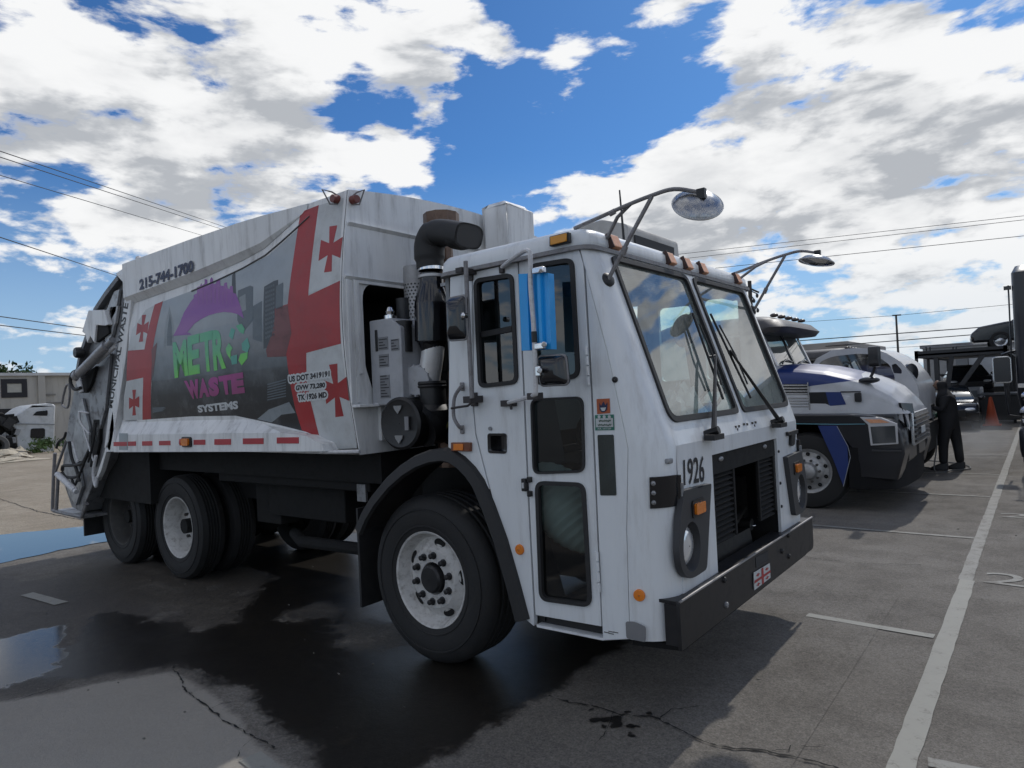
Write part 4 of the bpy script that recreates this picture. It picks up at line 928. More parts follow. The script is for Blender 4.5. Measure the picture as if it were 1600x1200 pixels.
mb = MB(); mb.box((XB+.016, 2.955, 1.70), (XB+.034, 2.975, 2.555)); mb.box((XB+.016, 3.015, 1.70), (XB+.030, 3.035, 2.555)); mb.plate(rounded([(XB+.017, 3.035, 1.9), (XB+.017, 3.035, 2.555), (XB+.017, 4.95, 2.555), (XB+.017, 4.95, 2.535), (XB+.017, 3.06, 2.535), (XB+.017, 3.06, 1.9)], .0), (), (.018, 0, 0)); mb.build('bulkhead_edge', BODYW, body)
mb = MB(); mb.box((XB+.016, 2.965, 1.665), (XB+.10, 3.45, 1.685)); mb.box((XB+.016, 3.19, 1.42), (XB+.05, 3.235, 1.665)); mb.build('bulkhead_ledge', BODYW, body, bevel=.004)
mb = MB(); mb.box((-3.70, 4.42, 2.95), (-3.44, 4.80, 3.30)); mb.plate([(-3.70, 4.42, 3.30), (-3.44, 4.42, 3.30), (-3.50, 4.46, 3.345), (-3.68, 4.46, 3.345)], (), (0, .30, 0)); mb.build('cylinder_housing', BODYW, body, bevel=.012)
mb = MB(); mb.obox((XB-.15, 3.55, 3.262), (.10, .14, .03)); mb.build('roof_lug', DARK, body, bevel=.005)
for k, (x, y, dx) in enumerate(((528, 312, -1), (551, 313, 1))):
    p = wallpt(x, y) if k == 0 else fp(x, y, XB+.02); mb = MB(); ax = Vector((0, -1, 0)) if k == 0 else Vector((1, 0, 0))
    mb.cyl(p, p+ax*.05, .032, .028, 16); lk = mb.build('corner_lamp', mat('dirty_red_lens', (.16, .035, .025), .4), body); mb = MB(); mb.tube([p+Vector((0, 0, .03)), p+ax*.05+Vector((0, 0, .045)), p+ax*.13+Vector((0, 0, .045)), p+ax*.07+Vector((0, 0, -.045)), p+Vector((0, 0, -.03))], .006, 6); mb.build('lamp_guard', GREYT, lk)
# upper rail: wedge that tapers out to the front
ra = [wallpt(204, 467), wallpt(309, 429), wallpt(379, 399), wallpt(414, 381.5), wallpt(481, 328)]
top = [wallpt(211, 423.5), wallpt(300, 391.5), wallpt(370, 367), wallpt(404, 354), wallpt(483, 319)]
RAILY = 2.905
def railpt(x, y): return sp(x, y, RAILY)
mb = MB(); N = len(ra); rings = []
for i in range(N):
    x = ra[i].x; f = [1, .95, .8, .6, .0][i]; zb, zt = ra[i].z, ZT+.012
    yo = fw_(zt)*(1-f)+RAILY*f-.004
    rings.append([Vector((x, 3.05, zt)), Vector((x, yo, zt-.01)), Vector((x, yo, zb+.004)), Vector((x, flin(zb-.06*f)-.004, zb-.06*f))])
rings.insert(0, [p+Vector((XR-.01-ra[0].x, 0, 0)) for p in rings[0]])
mb.loft(rings, False, True); rail = mb.build('upper_rail', BODYW, body, smooth=20)
def mk_text(s, quad, name, m, par, conv, push=.004, bold=.018):
    mb = MB(); q = [conv(*p) for p in quad]; lettering(mb, s, q, (0, -push, 0), bold); return mb.build(name, m, par, smooth=0)
mk_text('215-744-1700', [(218, 454), (302.5, 424.5), (217.5, 437), (302, 405.5)], 'phone_number', NAVY, rail, lambda x, y: sp(x, y, RAILY-.006), .001, .045)
# skirt / wheel fender box
mb = MB(); Yo = 2.895
o = [sp(178, 706.5, Yo), sp(507, 705.5, Yo), sp(503, 694, Yo), sp(478, 681, Yo), sp(440, 676.5, Yo), sp(190, 679, Yo)]
mb.plate(o, (), (0, .16, 0))
tp = [sp(190, 656, 3.0), sp(300, 651, 3.0), sp(368, 650, 3.0), sp(402, 657, 3.0), sp(480, 676, 3.0), sp(506, 695, 3.0)]
A = [sp(190, 679, Yo), sp(300, 678, Yo), sp(368, 677, Yo), sp(440, 676.5, Yo), sp(478, 681, Yo), sp(503, 694, Yo)]
mb.loft([A, tp]); mb.plate([sp(178, 706.5, Yo), sp(190, 679, Yo), sp(190, 656, 3.02), sp(178, 680, 3.03)])
skirt = mb.build('fender_skirt', BODYW, body, bevel=.004, smooth=20)
mb = MB(); a, b = sp(166, 706.5, 2.91), sp(560, 705, 2.98); mb.tube([sp(500, 706, 2.9), sp(508, 706.5, 2.93), sp(562, 705.5, 2.99)], .014, 8); mb.build('lower_lip', WTUBE, body)
for r in ((178, 690.6, 199, 697), (200.4, 690, 212.5, 696.7), (222.5, 689.5, 238, 696.4), (249, 689, 266.5, 695.8), (303, 687.3, 321, 695), (335.5, 686.2, 361, 695), (380, 685, 412, 694), (433, 683.5, 467, 693)):
    x0, y0, x1, y1 = r; a = [sp(x, y, Yo) for x, y in ((x0, y0), (x1, y0-.4), (x1, y1-.2), (x0, y1))]; mb = MB(); mb.plate([p+Vector((0, -.004, 0)) for p in a], (), (0, .004, 0)); mb.build('red_reflector_strip', mat('red_reflective_tape', (.42, .018, .03), .35), skirt, smooth=0)
p = sp(293, 690.5, Yo); mb = MB(); mb.plate(rounded([p+Vector((x, 0, z)) for x, z in ((-.085, -.045), (.085, -.045), (.085, .045), (-.085, .045))], .03), (), (0, -.015, 0)); sm = mb.build('side_marker_lamp', BLACK, skirt)
p = p+Vector((0, -.015, 0)); mb = MB(); mb.plate(rounded([p+Vector((x, 0, z)) for x, z in ((-.06, -.032), (.06, -.032), (.06, .032), (-.06, .032))], .02), (), (0, -.018, 0)); mb.build('lens', AMBER, sm, bevel=.004)
p = sp(281.5, 691, Yo); mb = MB(); mb.ell(p, (.022, .008, .032)); mb.build('side_reflector', REDL, skirt)
mb = MB(); a = [sp(x, y, Yo-.003) for x, y in ((186, 677), (199.5, 677), (199.5, 703), (186, 703))]; mb.plate(a); mb.build('notice_plate', mat('grey_notice', (.36, .40, .41), .6), skirt, smooth=0)
# ---- printed wrap on the bulging side wall
def decal(polys, name, m, layer=1, par=None, text=None, bold=.018, conv=wallpt, halo=0):
    bm = bmesh.new(); conv2 = lambda x, y: (lambda p: Vector((p.x, 0, p.z)))(conv(x, y))
    for poly in polys:
        pts = [conv2(x, y) for x, y in poly]
        V = [bm.verts.new(p) for p in pts]
        for t in geometry.tessellate_polygon([pts]):
            try: bm.faces.new([V[i] for i in t])
            except ValueError: pass
    if text:
        s, q = text; co, tr = text_tris(s, bold, .02); a, b, c, d = [conv2(*p) for p in q]
        step = [Vector((math.cos(k*math.pi/4), 0, math.sin(k*math.pi/4)))*halo for k in range(8)] if halo else [Vector((0, 0, 0))]
        for k, sh in enumerate(step):
            V = [bm.verts.new((a*(1-u)+b*u)*(1-v)+(c*(1-u)+d*u)*v+sh+Vector((0, -.0001*k, 0))) for u, v in co]
            for t in tr:
                try: bm.faces.new([V[i] for i in t])
                except ValueError: pass
    for z in ROWS[1:-1]:
        bmesh.ops.bisect_plane(bm, geom=list(bm.verts)+list(bm.edges)+list(bm.faces), plane_co=(0, 0, z), plane_no=(0, 0, 1), dist=1e-6)
    for v in bm.verts: v.co.y += flin(v.co.z)-.0006-.0005*layer
    for f in bm.faces:
        f.normal_update()
        if f.normal.y > 0: f.normal_flip()
    me = bpy.data.meshes.new(name); off = world_loc(par or body); bmesh.ops.translate(bm, verts=bm.verts, vec=-off); bm.to_mesh(me); bm.free(); me.materials.append(m)
    o = bpy.data.objects.new(name, me); COL.objects.link(o); o.parent = par or body; return o
def print_mat(name, lo, hi, z0, z1, extra=None, rough=.38):
    m = bpy.data.materials.new(name); m.use_nodes = True; t = NT(m.node_tree); b = m.node_tree.nodes['Principled BSDF']
    tcx = t.n('ShaderNodeTexCoord'); s = t.n('ShaderNodeSeparateXYZ'); t.l(tcx.outputs['Object'], s.inputs[0])
    no = t.n('ShaderNodeTexNoise', i_Scale=1.6, i_Detail=7., i_Roughness=.65); t.l(tcx.outputs['Object'], no.inputs[0])
    f = t.mr(t.m('ADD', s.outputs[2], t.m('MULTIPLY', t.m('SUBTRACT', no.outputs[0], .5), .7)), z0, z1)
    c = t.mix(f, lo, hi)
    n2 = t.n('ShaderNodeTexNoise', i_Scale=5., i_Detail=9., i_Roughness=.7); t.l(tcx.outputs['Object'], n2.inputs[0])
    c = t.mix(t.mr(n2.outputs[0], .45, .72, 0, .35), c, extra or tuple(q*1.5 for q in hi))
    t.l(c, b.inputs['Base Color']); b.inputs['Roughness'].default_value = rough; b.inputs['Coat Weight'].default_value = .15; return m
CITY = print_mat('city_print', (.010, .011, .013), (.33, .37, .40), 1.75, 2.75, (.20, .21, .22))
base_poly = [(242, 476), (306, 452), (378, 421), (420, 399), (484, 342), (470, 420), (455, 540), (468, 640), (484, 676), (440, 665), (402, 656.5), (368, 649.5), (300, 650.5), (236, 655), (237, 600), (236, 546)]
decal([base_poly], 'city_picture', CITY, 1)
DKB = mat('dark_tower_print', (.045, .055, .065), .4, dirt=(.10, .115, .125), dirt_amt=.6, dirt_scale=5)
MIDB = mat('mid_tower_print', (.10, .125, .145), .4, dirt=(.17, .2, .21), dirt_amt=.6, dirt_scale=5)
LITB = mat('pale_tower_print', (.24, .27, .285), .4, dirt=(.15, .17, .18), dirt_amt=.5, dirt_scale=5)
decal([[(256, 545), (258, 512), (265, 478), (272, 508), (272, 545)]], 'printed_tower', LITB, 2)
decal([[(261, 540), (262, 515), (266, 490), (269, 512), (269, 540)]], 'printed_tower', MIDB, 3)
decal([[(371, 480), (372, 454), (391, 446), (396, 448), (396, 500), (380, 520), (371, 500)]], 'printed_tower', MIDB, 2)
decal([[(374, 465), (384, 459), (385, 484), (377, 488)]], 'printed_tower', LITB, 3)
decal([[(362, 470), (363, 430), (368, 424), (370, 470)]], 'printed_tower', DKB, 2)
decal([[(412, 515), (413, 448), (428, 439), (435, 437), (436, 500), (430, 540), (412, 545)]], 'printed_tower', DKB, 2)
decal([[(431, 520), (432, 447), (443, 441), (443, 510)]], 'printed_tower', MIDB, 3)
decal([[(395, 530), (396, 478), (410, 470), (410, 535)]], 'printed_tower', MIDB, 2)
decal([[(415+3*i+.2, 449+k*7-i*1.2), (417.2+3*i, 448.3+k*7-i*1.2), (417.2+3*i, 452+k*7-i*1.2), (415+3*i+.2, 452.6+k*7-i*1.2)] for i in range(5) for k in range(12)], 'printed_tower_windows', MIDB, 4)
decal([[(418, 600+k*4), (447, 592+k*4.3), (447, 594+k*4.3), (418, 601.8+k*4)] for k in range(7)], 'printed_facade_bands', MIDB, 2)
decal([[(402, 655), (420, 640), (452, 628), (462, 645), (440, 648), (425, 660)]], 'printed_road', LITB, 2)
decal([[(238, 643-k*3), (252+k*2, 640-k*2), (256+k*2, 642-k*2), (239, 645-k*3)] for k in range(3)], 'printed_shoreline', MIDB, 2)
# red and white flags at both ends
decal([[(228, 484), (241, 477), (236, 546), (200, 549), (207, 515)]], 'printed_flag_white', WPRINT, 2)
decal([[(198, 595), (236, 588), (236, 655), (193, 657), (194, 620)]], 'printed_flag_white', WPRINT, 2)
decal([[(242, 476), (255, 470.5), (239, 544), (237, 588), (236.5, 655), (223, 656), (224, 600), (224, 590), (198, 595.5), (200, 548), (226, 546), (233, 510)]], 'printed_flag_cross', RED, 3)
decal([[(237, 546), (246, 535), (243, 560), (239, 590)]], 'printed_flag_fade', mat('faded_red_print', (.16, .045, .045), .42), 4)
def pattee(cx, cy, w, h, sk=0.):
    P = []
    for (x, y) in ((-.26, -.10), (-.36, -1), (.36, -1), (.20, -.26), (1, -.46), (1, .46), (.20, .26), (.36, 1), (-.36, 1), (-.20, .26), (-1, .46), (-1, -.46), (-.20, -.26)): P.append((x, y))
    P = P[1:]; return [(cx+x*w+sk*y*h, cy+y*h-x*w*.14) for x, y in P]
decal([pattee(223, 513, 9, 21, -.12)], 'printed_small_cross', RED, 4); decal([pattee(210, 629, 8, 20, 0)], 'printed_small_cross', RED, 4)
decal([[(498, 321), (537, 309), (532, 372), (531.5, 439), (482, 461), (488, 400)]], 'printed_flag_white', WPRINT, 2)
decal([[(479, 551.5), (533, 536.5), (541, 600), (558, 700), (509, 703), (500, 690), (490, 640), (480, 600)]], 'printed_flag_white', WPRINT, 2)
decal([[(470, 331.5), (498.5, 320.5), (488, 400), (482, 462), (531.5, 438.5), (533, 537), (479, 551.5), (480, 600), (490, 645), (502, 692), (507, 704), (489, 679), (472, 672), (462, 640), (454, 600), (448, 556), (432, 556), (430, 482), (450, 475), (458, 410)]], 'printed_flag_cross', RED, 3)
FADE = mat('thin_red_print', (.17, .05, .052), .42, dirt=(.10, .07, .07), dirt_amt=.7, dirt_scale=4)
decal([[(432, 483), (450, 476), (456, 520), (447, 557), (418, 558), (416, 547), (426, 520)]], 'printed_flag_fade', FADE, 4)
decal([pattee(517, 389, 17, 36, -.12)], 'printed_small_cross', RED, 4); decal([pattee(526, 610, 18, 41, .12)], 'printed_small_cross', RED, 4)
# purple skyline over an arrow, then the company lettering
PURP = print_mat('purple_print', (.17, .025, .24), (.24, .045, .31), 2.1, 2.6, (.20, .05, .25))
sk_ = [(298, 470), (303, 466), (303, 461), (308, 458), (308, 449), (313, 447), (315, 442), (316, 446), (320, 443), (320, 436), (324, 437), (325, 446), (328, 445), (329, 436), (331, 433), (333, 436), (334, 444), (338, 443), (339, 437), (344, 436), (345, 446), (350, 447), (351, 442), (355, 441), (356, 450), (359, 452), (360, 447), (364, 447), (365, 458), (369, 459), (371, 464)]
decal([[(271, 525), (281, 506), (288, 488), (298, 472)]+sk_[1:]+[(377, 480), (381.5, 498), (372, 491), (362, 488.5), (350, 487.5), (338, 489.5), (326, 493), (314, 499), (304, 506), (296, 516), (293, 519), (300, 522.5)]], 'printed_skyline_arrow', PURP, 4)
PPL = mat('pale_purple_print', (.24, .07, .28), .4)
for x, a in ((310, 12), (317, 20), (323, 14), (330, 24), (336, 18), (342, 22), (348, 14), (354, 16), (362, 10)): decal([[(x, 470-a), (x+1.6, 469.5-a), (x+1.6, 478-a*.2), (x, 478.5-a*.2)]], 'printed_skyline_line', PPL, 5)
GREEN = print_mat('green_print', (.16, .62, .06), (.08, .40, .20), 1.98, 2.32, (.20, .62, .12))
for ch, q in (('M', ((274, 589), (294, 585), (271, 537), (291, 532))), ('E', ((296, 584.5), (312, 581.5), (294.5, 528), (311.5, 523))), ('T', ((318, 580), (334, 577), (313.5, 523), (332, 518))), ('R', ((335.5, 577.5), (353, 573.5), (332.5, 518.5), (350, 516)))):
    decal([], 'company_lettering', GREEN, 5, text=(ch, q), bold=.045)
rc = (371.5, 540)
rec = [[(358, 525), (362, 512), (368, 515), (364, 531)], [(369, 509), (378, 506), (383, 514), (381, 522), (375, 519)], [(378, 537), (387, 527), (391, 541), (387, 551), (379, 547)], [(376, 553), (388, 550), (387, 560), (378, 571), (373, 563)], [(360, 557), (371, 554), (371, 568), (363, 570)], [(353, 545), (358, 536), (364, 544), (361, 549), (361, 562), (355, 553)]]
TEAL = mat('teal_print', (.09, .36, .28), .4)
for i, p in enumerate(rec): decal([p], 'recycling_emblem', GREEN if i in (1, 3, 5) else TEAL, 5)
MAG = print_mat('magenta_print', (.30, .045, .17), (.40, .05, .27), 1.8, 2.05, (.24, .05, .14))
for ch, q in (('W', ((298, 622), (313, 620.5), (289.5, 597), (309, 594.5))), ('A', ((313, 620), (327, 618), (313, 594), (322, 592.5))), ('S', ((329, 618), (342, 616.5), (327, 592), (340, 590))), ('T', ((349, 615.5), (361, 613.5), (343, 590), (360, 587))), ('E', ((365, 614), (381, 612), (363, 586.5), (378.5, 584)))):
    decal([], 'company_lettering', MAG, 5, text=(ch, q), bold=.075)
decal([], 'company_lettering', WPRINT, 5, text=('SYSTEMS', ((311, 644.5), (372.5, 638.5), (309, 634), (371.5, 626.5))), bold=.05)
HALO = mat('white_outline_print', (.62, .64, .64), .4)
for s, q in (('US DOT 3419191', ((452.5, 597.5), (515.5, 588), (452, 588.5), (515.5, 579.5))), ('GVW 73,280', ((463, 611.5), (508.5, 606.5), (463, 602.5), (508.5, 597.5))), ('TK 1926 MD', ((466.5, 626), (511.5, 621), (466.5, 617), (511, 612)))):
    decal([], 'registration_outline', HALO, 5, text=(s, q), bold=.05, halo=.015); decal([], 'registration_lettering', INK, 7.5, text=(s, q), bold=.05)
# loose edge of the wrap
mb = MB(); mb.tube([wallpt(x, y)+Vector((0, -.004, 0)) for x, y in ((300, 455), (340, 438), (380, 419), (415, 399), (440, 378), (470, 351), (484, 338))], .006, 5); mb.build('wrap_edge', mat('wrap_edge_grey', (.10, .10, .10), .6), body)

# ---------------------------------------------------------------- tailgate and loader
T = lambda pts, Y=2.99: [sp(x, y, Y) for x, y in pts]
tg = [(207, 440), (196, 446), (183, 440), (160, 470), (141, 500), (130, 545), (118, 600), (108, 650), (101, 700), (96, 745), (112, 792), (127, 800), (140, 770), (150, 742), (163, 720), (166, 708), (172, 690), (180, 640), (192, 560), (204, 470)]
mb = MB(); mb.plate(T(tg, 3.02), (), (0, 2*(YC-3.02), 0)); tail = mb.build('tailgate', STEEL, truck, bevel=.006, smooth=20)
mb = MB(); A = T([(183, 430), (163, 456), (146, 482), (134, 520), (122, 556), (116, 590)], 2.955); rings = []
for i, p in enumerate(A): 
    d = (A[min(i+1, len(A)-1)]-A[max(i-1, 0)]).normalized(); n = Vector((d.z, 0, -d.x)); n = -n if n.x > 0 else n
    rings.append([p, p-n*.055, p-n*.055+Vector((0, .06, 0)), p+Vector((0, 2*(YC-2.955), 0))])
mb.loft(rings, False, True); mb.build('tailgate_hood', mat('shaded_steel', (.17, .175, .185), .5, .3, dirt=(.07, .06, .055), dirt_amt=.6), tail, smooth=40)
mb = MB(); mb.plate(T([(182, 430), (211, 424), (205, 468), (196, 560), (182, 650), (172, 705), (163, 700), (170, 640), (182, 560), (194, 470), (196, 446)], 2.93), (), (0, .08, 0)); pst = mb.build('tailgate_post', BODYW, tail, bevel=.006)
mk_text('MUNICIPAL WASTE', [(175.5, 638), (201, 474), (168.5, 637), (192.5, 472)], 'side_lettering', INK, pst, lambda x, y: sp(x, y, 2.929), .0005, .03)
mb = MB(); mb.plate(T([(180, 428), (212, 405), (212, 424), (186, 433)], 2.95), (), (0, 2*(YC-2.95), 0)); cap_ = mb.build('tailgate_cap', BODYW, tail, bevel=.006)
mb = MB(); mb.plate(T([(228, 412), (230, 401), (252, 397), (263, 402), (263, 412), (240, 418)], 3.12), (), (0, 1.9, 0)); mb.build('hopper_lid', mat('rusty_lid', (.16, .13, .12), .7), tail, bevel=.005)
tubes('hydraulic_pipe', [sp(x, y, 2.95) for x, y in ((216, 403), (219, 408), (225, 415), (237, 420))], .028, WTUBE, tail); tubes('hydraulic_pipe', [sp(x, y, 2.97) for x, y in ((224, 404), (228, 410), (236, 415))], .02, BLACK, tail)
mb = MB()
for q in ((205, 419), (210, 412), (204, 424)): p = sp(*q, 2.945); mb.obox(p, (.03, .02, .06))
mb.build('cap_bracket', BLACK, cap_)
mb = MB(); mb.plate(T([(138, 485), (162, 484), (169, 507), (163, 509), (150, 508), (147, 536), (141, 525), (136, 536), (133, 522), (128, 518)], 2.94), (), (0, .05, 0)); mb.build('hood_bracket', BODYW, tail, bevel=.006)
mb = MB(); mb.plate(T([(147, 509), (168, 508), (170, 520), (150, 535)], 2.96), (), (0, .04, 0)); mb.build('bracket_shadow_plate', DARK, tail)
PANEL = mat('bare_panel_steel', (.42, .43, .44), .42, .5, dirt=(.10, .09, .08), dirt_amt=.7, dirt_scale=6)
for pl, m_ in (([(160, 500), (178, 455), (186, 452), (176, 520), (166, 545)], PANEL), ([(168, 480), (184, 478), (180, 505), (165, 530)], mat('pale_tag', (.5, .5, .5), .5)), ([(123, 632), (128, 622), (139, 670), (138, 700), (128, 720), (120, 722), (113, 690)], PANEL), ([(140, 560), (172, 552), (164, 640), (150, 690), (140, 640)], STEEL), ([(103, 690), (110, 690), (122, 724), (128, 760), (118, 790), (106, 770), (100, 740)], PANEL), ([(146, 655), (156, 655), (155, 690), (146, 730), (140, 730)], DARK)):
    mb = MB(); mb.plate(T(pl, 2.985), (), (0, .03, 0)); mb.build('loader_plate', m_, tail, bevel=.004)
mb = MB(); a, b = sp(121, 587, 2.87), sp(176, 531, 2.90); mb.cyl(a, a.lerp(b, .85), .052, n=16); mb.cyl(a.lerp(b, .8), b, .034, n=12); mb.cyl(a-(b-a).normalized()*.02, a.lerp(b, .06), .060, n=16); mb.build('packer_cylinder', mat('cylinder_grey', (.33, .33, .34), .35, .4, dirt=(.12, .11, .1), dirt_amt=.5, dirt_scale=8), tail)
mb = MB(); a, b = sp(152, 566, 2.93), sp(180, 541, 2.93); mb.cyl(a, b, .022, n=10); mb.build('guide_rod', WTUBE, tail)
tubes('hydraulic_hose', [sp(x, y, 2.85) for x, y in ((126, 578), (114, 582), (110, 596), (116, 608), (126, 606))], .018, RUBBER, tail)
mb = MB(); mb.plate(T([(117, 590), (124, 590), (128, 612), (123, 614)], 2.86), (), (0, .02, 0)); mb.build('rod_eye', WTUBE, tail, bevel=.005)
mb = MB(); mb.plate(T([(126, 588), (150, 572), (142, 600), (134, 614), (126, 614)], 2.95), (), (0, .03, 0)); mb.build('pivot_recess', DARK, tail)
p = sp(122, 551, 2.93); mb = MB(); mb.lathe(p, (0, -1, 0), [(.065, -.05), (.06, .02), (.05, .035), (.003, .038)], 20); mb.build('work_lamp', BLACK, tail)
mb = MB(); a, b = sp(90, 741, 2.86), sp(117, 766, 2.86); mb.cyl(a, b, .034, n=14); mb.cyl(b, b.lerp(a, -.1), .028, n=10); mb.build('sweep_cylinder', WTUBE, tail)
for pts, r in ((((108, 690), (112, 715), (120, 735), (124, 752)), .018), (((97, 735), (99, 728), (112, 727), (128, 724), (136, 712)), .018), (((97, 738), (103, 745), (116, 746), (124, 742)), .016), (((112, 748), (116, 758), (120, 752), (127, 735), (138, 706)), .014), (((88, 700), (92, 690), (100, 684), (103, 676)), .014), (((150, 660), (146, 690), (138, 722)), .012)):
    tubes('hydraulic_hose', [sp(x, y, 2.90) for x, y in pts], r, RUBBER, tail)
for pts, r in ((((124, 643), (126, 660), (140, 678)), .013), (((124, 643), (138, 645)), .010), (((130, 668), (139, 698), (146, 720)), .010), (((150, 712), (146, 740), (150, 760), (152, 745)), .018), (((113, 690), (122, 722)), .012)):
    tubes('linkage_rod', [sp(x, y, 2.92) for x, y in pts], r, WTUBE, tail)
tubes('grab_handle', [sp(x, y, 2.93) for x, y in ((108, 600), (103, 604), (98, 625), (98, 634), (106, 636), (109, 615), (108, 600))], .012, GREYT, tail)
for Y in (2.95, 2*YC-2.95):
    mb = MB(); 
    for pts in (((86, 708), (84, 740), (82, 797)), ((91, 742), (88, 797)), ((82, 797), (104, 803), (128, 807), (136, 787))): mb.tube([sp(x, y, 2.95)+Vector((0, Y-2.95, 0)) for x, y in pts], .020, 8)
    mb.tube([sp(x, y, 2.95)+Vector((0, Y-2.95, 0)) for x, y in ((84, 745), (100, 700), (103, 690))], .016, 6); mb.build('rear_step_frame', GREYT, tail)
a, b = sp(82, 797, 2.95), sp(126, 807, 2.95); mb = MB(); mb.plate([a, b, b+Vector((0, .5, 0)), a+Vector((0, .5, 0))], (), (0, 0, -.03)); mb.build('rear_step', STEEL, tail)
mb = MB(); mb.plate(T([(166, 706), (178, 706), (178, 660), (176, 640), (168, 690), (160, 715), (150, 745), (150, 752), (158, 735)], 2.93), (), (0, .05, 0)); mb.build('rear_fender_edge', BODYW, tail, bevel=.004)
mb = MB(); mb.box((-8.98, 3.1, .28), (-8.95, 3.75, .95)); mb.build('mud_flap', RUBBER, truck); mb = MB(); mb.box((-8.98, 2*YC-3.75, .28), (-8.95, 2*YC-3.1, .95)); mb.build('mud_flap', RUBBER, truck)
mb = MB(); mb.box((-9.1, 3.15, .75), (-7.3, 5.25, 1.34)); mb.box((-7.3, 3.25, 1.10), (-3.8, 5.15, 1.335)); mb.build('body_subframe', DARK, truck)

# ---------------------------------------------------------------- intake, exhaust and tank between cab and body
mb = MB(); mb.plate([(-3.40, 3.13, 1.67), (-3.40, 3.13, 2.20), (-3.50, 3.13, 2.27), (-3.72, 3.13, 2.27), (-3.72, 3.13, 1.67)], (), (0, .55, 0)); tank = mb.build('hydraulic_tank', mat('tank_grey', (.40, .41, .43), .45, dirt=(.2, .2, .2), dirt_amt=.4), truck, bevel=.008)
TAG = mat('tank_label', (.22, .225, .235), .6)
for x, z, w, h in ((-3.58, 2.10, .10, .09), (-3.58, 1.98, .10, .09), (-3.58, 1.80, .10, .16), (-3.46, 2.08, .08, .08)):
    mb = MB(); mb.box((x-w/2, 3.1265, z-h/2), (x+w/2, 3.13, z+h/2)); lb = mb.build('tank_label', TAG, tank)
    mb = MB()
    for k in range(int(h/.02)): mb.box((x-w/2+.008, 3.1245, z-h/2+.01+k*.02), (x+w/2-.008-.02*(k % 3), 3.1265, z-h/2+.016+k*.02))
    mb.build('label_print', INK, lb)
mb = MB(); mb.box((-3.66, 3.124, 2.05), (-3.635, 3.13, 2.20)); mb.build('sight_glass', BLACK, tank, bevel=.004)
mb = MB(); mb.lathe((-3.60, 3.22, 2.27), (0, 0, 1), [(.05, 0), (.05, .03), (.03, .04), (.035, .06), (.02, .09), (.003, .095)], 14); mb.build('filler_cap', CHROME, tank)
mb = MB(); mb.lathe((-3.36, 3.22, 1.83), (.35, -1, 0), [(.11, -.08), (.11, .0), (.10, .02)]+[(.10-.002, .022), (.003, .026)], 24)
for k in range(16): a = 2*math.pi*k/16; mb.obox(Vector((-3.36, 3.22, 1.83))+Vector((.33, -.94, 0))*.01+Vector((.94*math.cos(a)*.104, .33*math.cos(a)*.104, math.sin(a)*.104)), (.012, .03, .012))
mb.build('filter_housing', mat('tank_grey', (.40, .41, .43), .45), truck)
# air cleaner drum
c = Vector((-3.40, 3.10, 1.545)); ax = Vector((.10, -1, 0)).normalized()
mb = MB(); mb.lathe(c, ax, [(.165, -.55), (.172, -.02), (.178, -.01), (.178, .01), (.160, .022), (.150, .018), (.003, .022)], 36); ac_ = mb.build('air_cleaner', BLACK, truck)
for dz in (.10, -.10):
    mb = MB(); p = c+ax*.024+Vector((-.005, 0, dz)); t = Vector((1, .1, 0)).normalized(); mb.plate([p+t*-.035+Vector((0, 0, .02)), p+t*.035+Vector((0, 0, .02)), p+t*.03+Vector((0, 0, -.0)), p+Vector((0, 0, -.035)), p-t*.03], (), ax*.006); mb.build('caution_label', mat('foil_label', (.26, .26, .26), .4, .3), ac_)
mb = MB(); p = c+ax*.024+Vector((.075, 0, 0)); mb.obox(p, (.035, .008, .09)); mb.build('caution_label', mat('grey_sheet_label', (.22, .22, .23), .5), ac_)
P_ = lambda x, y, Y=3.30: sp(x, y, Y)
mb = MB(); mb.tube(catmull([P_(655, 668, 3.2), P_(672, 655), P_(676, 630), P_(674, 604)], 6), [.15]*6+[.13]*6+[.095]*7, 18); mb.lathe(P_(674, 606), (0, 0, 1), [(.10, 0), (.105, .01), (.10, .02), (.105, .03), (.10, .045)], 18); mb.build('intake_boot', BLACK, truck)
mb = MB(); mb.tube(catmull([P_(669, 604), P_(671, 585), P_(675, 560), P_(677, 535)], 5), .078, 20); mb.build('intake_pipe', mat('pale_pipe', (.78, .78, .77), .32, .25, dirt=(.45, .43, .4), dirt_amt=.35, dirt_scale=5), truck, smooth=60)
a = P_(675, 540); b = P_(674, 436); L = (b-a).length; d = (b-a).normalized()
mb = MB(); mb.lathe(a, d, [(.07, -.05), (.09, .0), (.100, .02), (.116, .03), (.118, L*.62), (.115, L*.66), (.085, L*.90), (.082, L*1.0), (.082, L*1.08)], 28); mb.build('intake_precleaner', GLOSSB, truck, smooth=40)
b2 = P_(673, 416)
for s0, s1 in ((.05, .30), (.62, .95)):
    mb = MB(); mb.lathe(b, (b2-b).normalized(), [(.083, (b2-b).length*s0), (.092, (b2-b).length*(s0+.02)), (.092, (b2-b).length*(s1-.02)), (.083, (b2-b).length*s1)], 24); mb.build('clamp_band', CHROME if s0 > .5 else mat('pale_band', (.5, .5, .5), .4, .4), truck)
